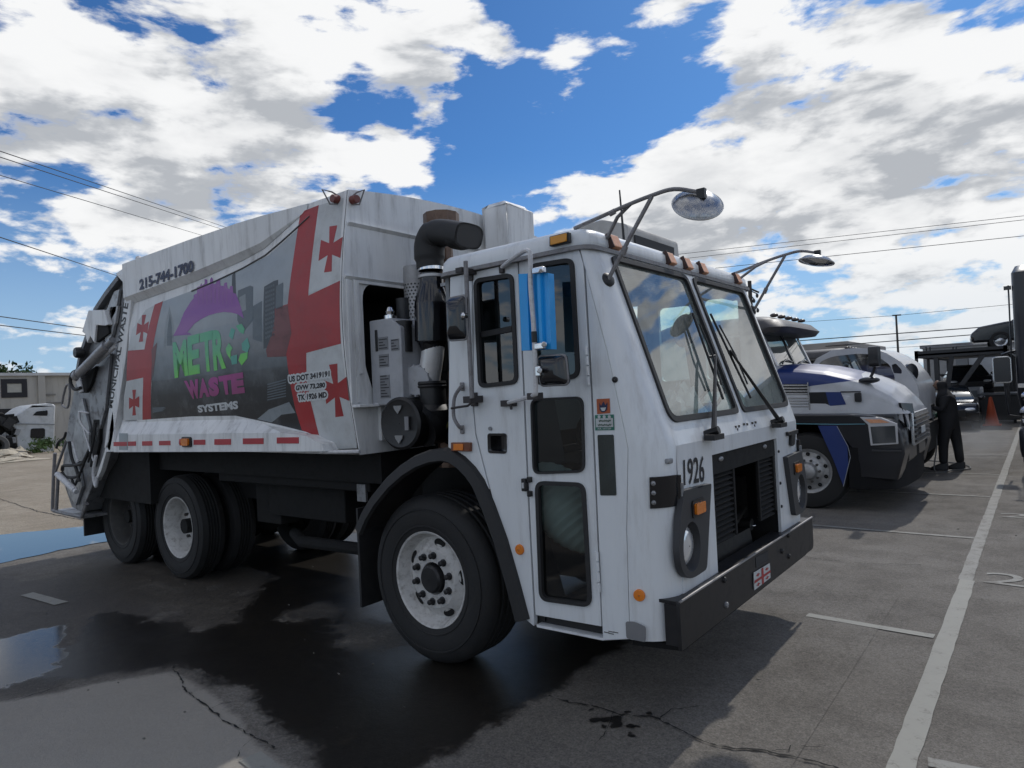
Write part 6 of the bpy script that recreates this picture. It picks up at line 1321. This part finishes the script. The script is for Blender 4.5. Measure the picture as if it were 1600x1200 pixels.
# ================================================================ PERSON WASHING DOWN THE TRUCKS
def skin_person(name, verts, edges, radii, m, parent=None):
    me = bpy.data.meshes.new(name); me.from_pydata(verts, edges, []); o = bpy.data.objects.new(name, me); COL.objects.link(o)
    if parent is not None: o.parent = parent
    sk = o.modifiers.new('skin', 'SKIN'); sk.use_smooth_shade = True
    for v, r in zip(me.skin_vertices[0].data, radii): v.radius = (r if isinstance(r, tuple) else (r, r))
    me.skin_vertices[0].data[0].use_root = True
    ss = o.modifiers.new('sub', 'SUBSURF'); ss.levels = 2; ss.render_levels = 2
    me.materials.append(m); return o
CLOTH = mat('black_work_clothes', (.012, .012, .014), .85, bump=.3, bscale=25)
per = thing('person', 'person in black hooded work clothes standing with a hose between the parked trucks', 'person', (-1.42, 14.15, 0))
pv = [(0, 0, .84), (-.01, 0, 1.02), (-.02, 0, 1.20), (-.03, 0, 1.33), (-.055, 0, 1.42), (-.075, 0, 1.50), (-.08, 0, 1.585),
      (-.03, -.10, .80), (-.09, -.11, .46), (-.10, -.12, .10), (.05, .10, .80), (.10, .12, .46), (.13, .12, .10),
      (-.02, -.17, 1.30), (-.07, -.24, 1.06), (-.22, -.20, 1.13),
      (-.02, .17, 1.30), (.06, .25, 1.08), (-.10, .22, .98)]
pe = [(0, 1), (1, 2), (2, 3), (3, 4), (4, 5), (5, 6), (0, 7), (7, 8), (8, 9), (0, 10), (10, 11), (11, 12), (3, 13), (13, 14), (14, 15), (3, 16), (16, 17), (17, 18)]
pr = [(.14, .17), (.13, .16), (.15, .19), (.13, .17), .07, .105, .09, .115, .085, .07, .115, .085, .07, .085, .06, .045, .085, .06, .045]
skin_person('body', pv, pe, pr, CLOTH, per)
SKIN = mat('skin', (.20, .12, .085), .6)
mb = MB(); c = Vector((-1.42-.135, 14.15, 1.505)); mb.ell(c, (.055, .06, .085), 14, 10); mb.ell(c+Vector((-.055, 0, -.005)), (.02, .014, .022), 8, 6); mb.ell(c+Vector((-.046, 0, -.045)), (.012, .025, .008), 8, 5)
for s in (-1, 1): mb.ell(c+Vector((-.047, s*.028, .025)), (.010, .012, .008), 8, 5)
mb.build('face', SKIN, per, smooth=60)
GLV = mat('green_glove', (.03, .28, .17), .6)
for (hx, hy, hz) in ((-1.42-.25, 14.15-.20, 1.14), (-1.42-.13, 14.15+.21, .97)):
    h = Vector((hx, hy, hz)); mb = MB(); mb.ell(h, (.045, .022, .04), 10, 8)
    for k, L in enumerate((.06, .068, .064, .05)):
        b_ = h+Vector((-.035, 0, .028-.019*k)); mb.tube([b_, b_+Vector((-.6*L, -.008, -.004)), b_+Vector((-.75*L, -.03, -.01)), b_+Vector((-.4*L, -.042, -.012))], [.010, .010, .009, .007], 7)
    mb.tube([h+Vector((-.005, -.01, .03)), h+Vector((-.03, -.03, .045)), h+Vector((-.055, -.04, .035))], [.012, .011, .008], 7); mb.build('glove', GLV, per, smooth=60)
for (fx, fy) in ((-1.42-.11, 14.15-.12), (-1.42+.12, 14.15+.12)):
    mb = MB(); mb.loft([[Vector((fx-.20+dx, fy+s*w_*q, z*q2+.0)) for s, q, q2, in ((-1, 1, 0), (1, 1, 0), (1, .8, 1), (-1, .8, 1))] for dx, w_, z in ((0, .03, .04), (.05, .05, .07), (.15, .05, .12), (.22, .045, .15), (.28, .04, .13))], True, True); mb.build('boot', BLACK, per, bevel=.015, smooth=60)
mb = MB(); g0 = Vector((-1.42-.25, 14.15-.235, 1.135)); mb.tube([g0+Vector((.08, 0, .04)), g0, g0+Vector((-.35, -.02, -.12)), g0+Vector((-.75, -.05, -.22))], [.018, .014, .009, .009], 8); mb.obox(g0+Vector((.03, 0, -.05)), (.03, .025, .10)); o = mb.build('spray_lance', BLACK); recenter(o); tag(o, 'thin black spray lance held in the green-gloved hand of the person', 'spray lance')
mb = MB(); mb.tube(catmull([(g0.x+.03, g0.y, 1.05), (-1.58, 13.78, .5), (-1.62, 13.7, .03), (-1.4, 13.9, .02), (-1.15, 14.3, .02), (-1.4, 15.0, .02), (-2.2, 15.6, .02)], 8), .012, 6); o = mb.build('washer_hose', mat('grey_hose', (.10, .10, .10), .6)); recenter(o); tag(o, 'thin grey hose trailing over the pavement by the feet of the person', 'hose')

for o_p in [q for q in bpy.data.objects if q.get('category') in ('person', 'spray lance', 'hose')]: o_p.location.x += .08
# ================================================================ FAR END OF THE YARD
cone = thing('traffic_cone', 'faded orange traffic cone standing before the dark trailer end', 'cone', (-1.31, 26.0, 0))
mb = MB(); mb.box((-1.55, 25.76, 0), (-1.07, 26.24, .05)); mb.build('base', mat('cone_orange', (.50, .085, .03), .6), cone, bevel=.01)
mb = MB(); mb.lathe((-1.31, 26.0, .05), (0, 0, 1), [(.19, 0), (.04, .85), (.003, .86)], 20); mb.build('cone_body', mat('cone_orange', (.50, .085, .03), .6), cone)
# car carrier, seen from its end
cc = thing('car_carrier', 'black two-deck car carrier trailer with slender posts behind the person', 'trailer', (-2.1, 29.5, 0))
STR = mat('carrier_paint', (.03, .032, .036), .5, dirt=(.08, .07, .06), dirt_amt=.4)
xa, xb, ya, yb = -3.35, -.82, 26.3, 36.0
mb = MB(); mb.box((xa, ya, 2.34), (xb, yb, 2.40)); mb.box((xa, ya, 2.28), (xa+.10, yb, 2.52)); mb.box((xb-.10, ya, 2.28), (xb, yb, 2.52)); mb.box((xa, ya, 2.26), (xb, ya+.1, 2.50)); mb.build('upper_deck', STR, cc)
mb = MB(); mb.box((xa, ya+2.5, .72), (xb, yb, .80)); mb.build('lower_deck', STR, cc)
for x in (xa, xb-.09):
    for y in (ya, ya+3, ya+6, yb-.1):
        mb = MB(); mb.box((x, y, .7), (x+.09, y+.09, 2.30)); mb.build('post', STR, cc)
for a, b in (((-2.55, 26.4, .75), (-2.30, 26.4, 2.28)), ((-2.45, 26.4, .75), (-1.45, 26.4, 2.26)), ((-2.75, 26.4, .8), (-2.75, 26.4, 2.28))):
    mb = MB(); a = Vector(a); b = Vector(b); mb.tube([a, b], .09, 4); mb.build('brace', STR, cc)
for k in range(4): 
    mb = MB(); mb.box((-2.75, 26.38, 1.0+k*.22), (-2.45, 26.42, 1.04+k*.22)); mb.build('ladder_rung', STR, cc)
for px in (1447, 1453, 1489, 1494):
    p = sp(px, 542, ya+.05); mb = MB(); mb.tube([(p.x, p.y, 2.4), (p.x, p.y, p.z)], .022, 6); mb.build('deck_post', STR, cc)
for y in (30, 31.2, 34): end_wheel(cc, xa+.05, y, .45, .3); end_wheel(cc, xb-.35, y, .45, .3)
def sedan(name, label, c, m, yaw=0., s=1., group=None):
    r = thing(name, label, 'car', (0, 0, 0), group)
    prof = [(-2.2, .35), (-2.25, .62), (-2.1, .88), (-1.35, .98), (-.6, 1.40), (.35, 1.42), (1.15, 1.0), (1.95, .84), (2.2, .62), (2.18, .32)]
    def rings(lst, hw): return [[Vector((hw*q, x, z)) for q in (-1, -.92, .92, 1)] for x, z in lst]
    mb = MB(); lower = [(-2.2, .30), (-2.27, .60), (-2.12, .86), (-1.3, .97), (1.12, .97), (1.95, .84), (2.22, .60), (2.18, .30)]
    mb.plate([Vector((-.86, x, z)) for x, z in lower], (), (1.72, 0, 0)); mb.build('body', m, r, bevel=.09, seg=3)
    mb = MB(); mb.loft([[Vector((-.80, -1.35, .95)), Vector((.80, -1.35, .95)), Vector((.84, 1.1, .95)), Vector((-.84, 1.1, .95))], [Vector((-.60, -.62, 1.38)), Vector((.60, -.62, 1.38)), Vector((.60, .30, 1.40)), Vector((-.60, .30, 1.40))]], True, True); mb.build('cabin_glass', mat('car_glass', (.02, .025, .03), .08, coat=.4), r, bevel=.04)
    mb = MB(); mb.loft([[Vector((-.62, -.68, 1.37)), Vector((.62, -.68, 1.37)), Vector((.62, .36, 1.39)), Vector((-.62, .36, 1.39))], [Vector((-.52, -.5, 1.43)), Vector((.52, -.5, 1.43)), Vector((.52, .2, 1.44)), Vector((-.52, .2, 1.44))]], True, True); mb.build('roof', m, r, bevel=.03)
    for sx in (-1, 1):
        mb = MB(); mb.ell((sx*.62, -2.18, .66), (.20, .07, .075)); mb.build('headlight', LAMP, r)
        mb = MB(); mb.ell((sx*.98, -.75, 1.0), (.10, .06, .07)); mb.build('wing_mirror', m, r)
        for y in (-1.4, 1.38):
            mb = MB(); mb.lathe((sx*.87, y, .32), (sx, 0, 0), [(.20, -.02), (.22, .01), (.30, .01), (.32, -.03), (.32, -.19), (.2, -.2)], 24); w_ = mb.build('wheel', TYRE, r); mb = MB(); mb.lathe((sx*.87, y, .32), (sx, 0, 0), [(.20, -.01), (.15, -.03), (.05, .0), (.003, .005)], 16); mb.build('rim', SILV, w_)
    mb = MB(); mb.box((-.5, -2.29, .45), (.5, -2.24, .66)); mb.build('grille', BLACK, r)
    r.location = c; r.rotation_euler = (0, 0, yaw); r.scale = (s, s, s); return r
sedan('parked_car', 'dark car with a bright hood parked right behind the person, under the carrier deck', (-2.45, 25.8, 0), mat('dark_car_paint', (.02, .021, .024), .15, coat=.6), R(5), .92)
sedan('carried_car', 'black car loaded nose-up on the upper deck of the car carrier', (.25, 29.2, 2.42), mat('black_car_paint', (.012, .013, .016), .15, coat=.6), R(95), 1.0)
sedan('carried_car', 'black car on the lower deck of the car carrier, half hidden by the person', (-2.4, 32.6, .80), mat('black_car_paint', (.012, .013, .016), .15, coat=.6), R(8), .85)
wv = thing('white_van', 'white van parked behind the dark car, under the carrier', 'van', (-2.1, 31.5, 0))
mb = MB(); p0 = sp(1481, 607, 27.4); p1 = sp(1534, 650, 27.4)
mb = MB(); mb.box((p0.x, 27.4, .35), (p1.x, 29.0, p0.z)); mb.build('body', mat('van_white', (.40, .41, .42), .45), wv, bevel=.06)
mb = MB(); mb.box((p0.x+.08, 27.385, p0.z-.32), (p1.x-.08, 27.398, p0.z-.10)); mb.build('rear_window', mat('van_glass', (.20, .22, .23), .15), wv)
mb = MB(); mb.box((p0.x+.02, 27.37, .38), (p1.x-.02, 27.40, .50)); mb.build('bumper', GREYP, wv, bevel=.01)
wv.location = (wv.location.x, wv.location.y, 0)
bt = thing('box_trailer', 'large pale grey box trailer standing behind the car carrier', 'trailer', (-.5, 40, 0))
mb = MB(); mb.box((-2.7, 38.0, 1.0), (1.6, 50, 2.72)); mb.build('box', mat('trailer_grey', (.36, .38, .40), .55, dirt=(.2, .2, .2), dirt_amt=.3), bt, bevel=.03)
mb = MB(); mb.box((-2.6, 38.05, .5), (1.5, 49.5, 1.0)); mb.build('trailer_floor', DARK, bt)
for k in range(3): 
    mb = MB(); mb.box((-2.7+k*1.43, 37.985, 1.05), (-2.66+k*1.43, 37.999, 2.7)); mb.build('door_seam', GREYP, bt)
for y in (39, 40.3, 48): end_wheel(bt, -2.5, y, .5, .4); end_wheel(bt, 1.1, y, .5, .4)
dd = thing('dumpster', 'low dark steel dumpster behind the orange traffic cone', 'dumpster', (-.9, 27.6, 0))
p = sp(1541, 618, 26.9); mb = MB(); mb.plate([(-1.62, 26.9, .12), (-1.68, 26.9, p.z), (-.55, 26.9, p.z), (-.6, 26.9, .12)], (), (0, 1.4, 0)); mb.build('bin', mat('bin_grey', (.04, .042, .045), .6), dd, bevel=.02)
mb = MB(); mb.box((-1.72, 26.86, p.z), (-.5, 28.35, p.z+.06)); mb.build('lid', mat('bin_lid', (.14, .15, .16), .5), dd, bevel=.01)
for x in (-1.45, -.75): mb = MB(); mb.cyl((x-.04, 27.1, .06), (x+.04, 27.1, .06), .06); mb.build('castor', BLACK, dd)

# building behind the blue truck
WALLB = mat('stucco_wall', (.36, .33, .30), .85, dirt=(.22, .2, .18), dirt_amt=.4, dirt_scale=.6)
def bld(name, label, cat='building', loc=(0, 0, 0)): return thing(name, label, cat, loc)
b1 = bld('flat_roofed_building', 'low grey building with a thick flat roof edge behind the pale rounded cab', loc=(-16, 50, 0))
p = sp(1325, 533, 44); q = sp(1262, 528, 44)
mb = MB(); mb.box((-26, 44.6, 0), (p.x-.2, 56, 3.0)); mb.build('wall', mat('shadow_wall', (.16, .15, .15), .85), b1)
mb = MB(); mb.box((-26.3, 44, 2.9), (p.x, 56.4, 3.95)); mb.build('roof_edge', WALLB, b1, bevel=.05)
for k in range(4): mb = MB(); mb.box((p.x-2.5-k*2.4, 44.57, 1.0), (p.x-1.2-k*2.4, 44.59, 2.2)); mb.build('window', mat('dark_far_glass', (.03, .035, .04), .15), b1)
b1b = bld('metal_shed', 'small grey metal shed roof between the flat roofed building and the pale cab', loc=(-8, 50, 0))
p2 = sp(1368, 545, 48); 
mb = MB(); mb.plate([(p.x+.2, 48, 0), (p.x+.2, 48, 3.5), (p2.x-1.0, 48, 3.5), (p2.x, 48, 3.0), (p2.x, 48, 0)], (), (0, 8, 0)); mb.build('wall', mat('shed_grey', (.20, .20, .21), .7), b1b)
mb = MB(); mb.box((p.x+.3, 47.95, 2.9), (p2.x-1.2, 47.99, 3.3)); mb.build('shutter', mat('shutter_dark', (.09, .09, .10), .6), b1b)
b2 = bld('long_low_building', 'long pale low building along the far end of the yard, behind the box trailer', loc=(5, 75, 0))
mb = MB(); mb.box((-8.5, 72, 0), (60, 84, 4.1)); mb.build('wall', mat('far_wall', (.28, .28, .28), .85), b2); mb = MB(); mb.box((-8.7, 71.8, 4.1), (60.2, 84.2, 4.4)); mb.build('parapet', mat('far_parapet', (.22, .22, .23), .8), b2)
for k in range(8): mb = MB(); mb.box((-6+k*7, 71.96, 0.02), (-2.5+k*7, 71.99, 3.0)); mb.build('roller_door', mat('far_door', (.16, .17, .18), .7), b2)

# left: warehouse, wrecked sleeper cab, junk
b3 = bld('warehouse', 'cream flat-roofed warehouse wall with a black framed window, far left', loc=(-47, 15, 0))
XW = -45.0; wf = lambda x, y: fp(x, y, XW)
tp0 = wf(-40, 583); tp1 = wf(100, 588); CREAM = mat('cream_cladding', (.42, .40, .36), .8, dirt=(.28, .26, .22), dirt_amt=.5, dirt_scale=.8, streak=True)
zt_ = wf(50, 587).z; y_a = wf(-300, 600).y; y_b = wf(60, 600).y
mb = MB(); mb.box((XW-12, y_a, 0), (XW, y_b+.01, zt_)); mb.build('wall', CREAM, b3)
mb = MB(); mb.box((XW-12, y_b+.25, 0), (XW-.15, y_b+26, zt_)); mb.build('side_wall', CREAM, b3)
mb = MB(); mb.box((XW-.2, y_b-.05, 0), (XW+.12, y_b+.30, zt_)); mb.build('pilaster', CREAM, b3)
mb = MB(); mb.box((XW-12.2, y_a, zt_), (XW+.15, y_b+26, zt_+.16)); mb.build('coping', mat('white_coping', (.55, .55, .54), .7), b3)
a, b = wf(1, 592.5), wf(42.5, 620.5); c, d = wf(10.5, 599.5), wf(34, 613)
mb = MB(); mb.plate([(XW+.06, a.y, a.z), (XW+.06, b.y, a.z), (XW+.06, b.y, b.z), (XW+.06, a.y, b.z)], [[(XW+.06, c.y, c.z), (XW+.06, d.y, c.z), (XW+.06, d.y, d.z), (XW+.06, c.y, d.z)]], (-.06, 0, 0)); mb.build('window_frame', mat('black_surround', (.018, .018, .022), .7), b3)
mb = MB(); mb.plate([(XW+.02, c.y, c.z), (XW+.02, d.y, c.z), (XW+.02, d.y, d.z), (XW+.02, c.y, d.z)]); mb.build('window_panel', mat('cream_panel', (.42, .41, .36), .7), b3)
a, b = wf(-300, 637), wf(40, 648); mb = MB(); mb.plate([(XW+.02, a.y, wf(0, 636).z), (XW+.02, b.y, wf(40, 638).z), (XW+.02, b.y, .0), (XW+.02, a.y, .0)], (), (.04, 0, 0)); mb.build('loading_opening', mat('dark_opening', (.02, .02, .022), .8), b3)
for (x0, x1, y0_) in ((64, 88, 617), (70, 100, 630)):
    mb = MB(); a, b = wf(x0, y0_), wf(x1, y0_); mb.box((XW-.14, a.y, a.z-.05), (XW-.08, b.y, a.z+.05)); mb.build('cladding_rail', mat('rail_grey', (.22, .21, .19), .7), b3)
sc_ = thing('sleeper_cab', 'white truck sleeper cab shell with a black side window, stripped and standing by the warehouse', 'truck cab', (-40.2, 11.5, 0))
XS = -39.0; sf = lambda x, y: fp(x, y, XS)
ol = [sf(x, y) for x, y in ((26, 708), (28, 700), (26, 690), (24, 672), (18, 664), (15, 658), (17, 655), (30, 646), (42, 637), (55, 632), (72, 630), (84, 631.5), (87, 634), (86, 650), (85, 708))]
mb = MB(); mb.plate(ol, (), (-2.3, 0, 0)); mb.build('shell', mat('weathered_white', (.55, .57, .58), .5, dirt=(.25, .25, .22), dirt_amt=.5, dirt_scale=1.2), sc_, bevel=.10, seg=3)
mb = MB(); mb.plate(rounded([sf(x, y) for x, y in ((48, 669.5), (70, 669), (70, 685), (47, 685))], .10), (), (.03, 0, 0)); mb.build('side_window', GLOSSB, sc_)
mb = MB(); mb.plate(rounded([sf(x, y) for x, y in ((51, 649), (57, 643), (74, 641), (74, 649.5))], .05), (), (.03, 0, 0)); mb.build('roof_window', GLOSSB, sc_)
mb = MB(); a, b = sf(24, 663), sf(85, 664); mb.plate([a, b, b+Vector((0, 0, .05)), a+Vector((0, 0, .05))], (), (.03, 0, 0)); mb.build('fairing_seam', mat('seam_grey', (.25, .26, .27), .6), sc_)
eh = thing('engine_hulk', 'blackened truck engine and frame left standing before the stripped sleeper cab', 'engine', (-39.8, 9.4, 0))
q = random.Random(5)
mb = MB(); mb.plate([sf(x, y) for x, y in ((-30, 712), (-30, 642), (4, 644), (12, 650), (15, 658), (22, 668), (25, 682), (27, 708))], (), (-1.8, 0, 0)); mb.build('engine', DARK, eh, bevel=.08)
for k in range(26):
    x, y = q.uniform(-20, 26), q.uniform(650, 705); mb = MB(); p = sf(x, y)+Vector((q.uniform(0, .2), 0, 0)); mb.obox(p, (q.uniform(.1, .4), q.uniform(.1, .5), q.uniform(.1, .4)), Matrix.Rotation(q.uniform(0, 3), 3, 'X')); mb.build('engine_fitting', [DARK, RUBBER, STEEL, DARK][k % 4], eh)
wl = thing('wheel_stack', 'grey old truck wheel leaning at the left edge by the blackened engine', 'wheel', (-38.2, 8.9, 0))
c = gp(-4, 713)+Vector((0, 0, .5)); wl.location = (c.x, c.y, 0); mb = MB(); mb.lathe(c, (1, .1, .15), [(.28, 0), (.3, .05), (.45, .05), (.52, 0), (.52, -.25), (.28, -.25)], 24, True); mb.build('tyre', mat('dusty_tyre', (.07, .07, .07), .8), wl)
CARD = mat('wet_cardboard', (.50, .44, .34), .85, dirt=(.3, .25, .18), dirt_amt=.5)
names_ = ('flat pale cardboard sheet at the left end of the litter heap', 'torn cardboard lying in the middle of the litter heap', 'crumpled cream paper sack in the litter heap by the sleeper cab', 'tan cardboard flap leaning on the litter heap', 'thin white board at the right end of the litter heap', 'folded brown carton at the back of the litter heap', 'long white paper strip at the front of the litter heap')
for k, (x, y, w, d, h) in enumerate(((4, 719, 1.6, .9, .10), (20, 720, 1.3, .8, .22), (30, 717, 1.0, .7, .35), (12, 714, 1.5, .6, .45), (47, 719, 1.1, .7, .10), (24, 711, 1.2, .6, .5), (36, 721, 1.9, .5, .08))):
    p = gp(x, y); mb = MB(); qq = random.Random(k+3); n = 7; rings = []
    for i in range(n):
        u = i/(n-1); rings.append([p+Vector((d*(j/4-.5)+qq.uniform(-.06, .06), w*(u-.5), .02+h*max(0, math.sin(math.pi*min(1, u*1.0))*.6+qq.uniform(-.2, .35))*(1-abs(j/2-1)*.6))) for j in range(5)])
    mb.loft(rings); s_ = mb.build('cardboard', CARD, smooth=0); sm_ = s_.modifiers.new('s', 'SOLIDIFY'); sm_.thickness = .02; recenter(s_); tag(s_, names_[k], 'cardboard', 'litter heap by the sleeper cab')
# foliage helper: clumps of leaf faces
LEAF = mat('weed_leaf', (.055, .10, .025), .6, var=.35, dirt_scale=2); LEAF2 = mat('tree_leaf', (.035, .07, .020), .6, var=.4, dirt_scale=1.2)
def leaves(c, rad, n, size, seed, m, name, par):
    q = random.Random(seed); mb = MB(); cl = [Vector((q.gauss(0, .45)*rad[0], q.gauss(0, .45)*rad[1], q.uniform(-.6, .9)*rad[2])) for _ in range(max(4, n//60))]
    for i in range(n):
        p = Vector(c)+q.choice(cl)+Vector((q.gauss(0, .22)*rad[0], q.gauss(0, .22)*rad[1], q.gauss(0, .22)*rad[2])); a = Vector((q.gauss(0, 1), q.gauss(0, 1), q.gauss(0, 1))).normalized(); b = a.orthogonal().normalized(); s = size*q.uniform(.5, 1.3)
        mb.face([p-a*s, p+b*s*.45, p+a*s, p-b*s*.45])
    return mb.build(name, m, par, smooth=0)
for k, (x, y, r, lab) in enumerate(((84, 706, .55, 'leafy green weeds growing at the rear corner of the stripped sleeper cab'), (37, 705, .45, 'low weeds under the front of the stripped sleeper cab'), (58, 706, .4, 'dry weed clump under the side window of the sleeper cab'))):
    p = gp(x, y+1); w_ = thing('weed', lab, 'plant', (p.x, p.y, 0), 'weeds round the sleeper cab'); leaves((p.x, p.y, r*.75), (r*1.3, r*1.6, r*.9), 260, .10, k, LEAF, 'foliage', w_)
    mb = MB(); qq = random.Random(k)
    for j in range(7): mb.tube([(p.x+qq.gauss(0, .15), p.y+qq.gauss(0, .2), 0), (p.x+qq.gauss(0, .3), p.y+qq.gauss(0, .4), r*1.4)], .012, 4)
    mb.build('stem', LEAF, w_)
def tree(x, y, dist, ztop, rad, n, seed, label):
    d = dp(x, y, dist); t_ = thing('tree', label, 'tree', (d.x, d.y, 0)); qq = random.Random(seed)
    mb = MB(); mb.tube([(d.x, d.y, 0), (d.x+.1, d.y, ztop*.4), (d.x, d.y+.1, ztop*.75)], [.28, .2, .1], 8)
    for k in range(6): a = qq.uniform(0, 6.3); mb.tube([(d.x, d.y, ztop*qq.uniform(.4, .6)), (d.x+math.cos(a)*rad*.7, d.y+math.sin(a)*rad*.7, ztop*qq.uniform(.7, .95))], [.1, .03], 6)
    mb.build('trunk', mat('bark', (.07, .055, .04), .9), t_); leaves((d.x, d.y, ztop-rad*.75), (rad, rad, rad*.8), n, .22, seed, LEAF2, 'crown', t_)
tree(2, 580, 66, dp(2, 578, 66).z, 1.9, 1500, 2, 'green treetop showing over the warehouse roof at the far left'); tree(-60, 580, 70, 7.6, 3.2, 1200, 4, 'tree standing outside the left edge behind the warehouse')
# ---- poles and wires
WOOD = mat('pole_wood', (.06, .055, .05), .85)
pl = thing('utility_pole', 'grey wooden utility pole with brackets just right of the windshield corner', 'utility pole', (0, 0, 0), 'poles carrying the overhead wires'); t_ = dp(1171, 439, 38)
pl.location = (t_.x, t_.y, 0); mb = MB(); mb.tube([(t_.x, t_.y, 0), (t_.x, t_.y, t_.z)], [.14, .10], 10); mb.build('pole', WOOD, pl)
a, b = dp(1163, 447, 38), dp(1186, 457, 38); mb = MB(); mb.tube([a, b], .05, 6); mb.build('cross_arm', WOOD, pl)
for (x, y) in ((1183, 462), (1178, 470), (1184, 485), (1178, 490)): p = dp(x, y, 38); mb = MB(); mb.tube(catmull([(t_.x, t_.y, p.z+.3), p+Vector((0, 0, .1)), p]), .03, 5); mb.ell(p, (.08, .08, .12), 8, 6); mb.build('insulator', GREYP, pl)
pl2 = thing('utility_pole', 'thin far utility pole with a short cross-arm above the pale rounded cab', 'utility pole', (0, 0, 0), 'poles carrying the overhead wires'); t2_ = dp(1400, 492, 70); pl2.location = (t2_.x, t2_.y, 0)
mb = MB(); mb.tube([(t2_.x, t2_.y, 0), (t2_.x, t2_.y, t2_.z)], [.11, .08], 8); mb.build('pole', WOOD, pl2); a, b = dp(1394, 493, 70), dp(1408, 492, 70); mb = MB(); mb.tube([a, b], .06, 6); mb.build('cross_arm', WOOD, pl2)
WIRE = mat('wire', (.03, .03, .033), .7)
def wire(a, da, b, db, r, label, sag=.0):
    A, B = dp(*a, da), dp(*b, db); P = [A.lerp(B, k/12)-Vector((0, 0, sag*4*(k/12)*(1-k/12))) for k in range(13)]
    mb = MB(); mb.tube(P, r, 5); o = mb.build('overhead_wire', WIRE); recenter(o); tag(o, label, 'wire', 'overhead wires')
wire((-60, 216), 24, (400, 371), 60, .016, 'uppermost of the wires slanting down behind the top of the garbage truck body'); wire((-60, 226), 24, (395, 374), 60, .016, 'second of the wires slanting down behind the top of the garbage truck body'); wire((-60, 256), 24, (360, 381), 60, .014, 'third and lowest of the wires slanting down behind the top of the garbage truck body')
wire((-60, 351), 24, (220, 443), 55, .018, 'thick single wire slanting down to the top of the tailgate'); wire((-60, 486), 40, (180, 520), 55, .026, 'upper of two level wires meeting the rear of the garbage truck'); wire((-60, 501), 40, (180, 530), 55, .026, 'lower of two level wires meeting the rear of the garbage truck')
wire((1000, 404), 38, (1700, 326), 38, .012, 'top wire of the pair crossing the sky right of the roof mirror'); wire((1000, 412), 38, (1700, 332), 38, .012, 'lower wire of the pair crossing the sky right of the roof mirror'); wire((1080, 423), 38, (1700, 358), 38, .014, 'single wire passing just above the left look-down mirror')
wire((1240, 533), 45, (1660, 502), 45, .028, 'upper thick wire low over the parked trucks on the right'); wire((1290, 541), 45, (1660, 512), 45, .026, 'lower thick wire low over the parked trucks on the right'); wire((1200, 507), 70, (1400, 493), 70, .018, 'thin wire reaching the far pole from the left'); wire((1400, 493), 70, (1660, 468), 70, .018, 'thin wire leaving the far pole to the right'); wire((1340, 546), 60, (1560, 535), 60, .014, 'thinnest lowest wire just above the car carrier posts')
# ---- spray mist by the dark truck's wheel
mv = bpy.data.materials.new('spray_mist'); mv.use_nodes = True; t = NT(mv.node_tree); mv.node_tree.nodes.clear()
pvn = t.n('ShaderNodeVolumePrincipled', i_Density=.0); pvn.inputs['Color'].default_value = (.9, .92, .95, 1)
tcx = t.n('ShaderNodeTexCoord'); ln = t.vm('LENGTH', tcx.outputs['Object']); 
lnn = t.n('ShaderNodeVectorMath', operation='LENGTH'); t.l(tcx.outputs['Object'], lnn.inputs[0]); no = t.n('ShaderNodeTexNoise', i_Scale=2.2, i_Detail=3.); t.l(tcx.outputs['Object'], no.inputs[0])
t.l(t.m('MULTIPLY', t.mr(lnn.outputs['Value'], 1., .2, 0, .28), no.outputs[0]), pvn.inputs['Density'])
oo = t.n('ShaderNodeOutputMaterial'); t.l(pvn.outputs[0], oo.inputs['Volume'])
mb = MB(); mb.ell((0, 0, 0), (1, 1, 1), 20, 12); o = mb.build('spray_mist', mv); o.location = (-.95, 15.6, .45); o.scale = (.75, 2.6, .5); o['kind'] = 'stuff'
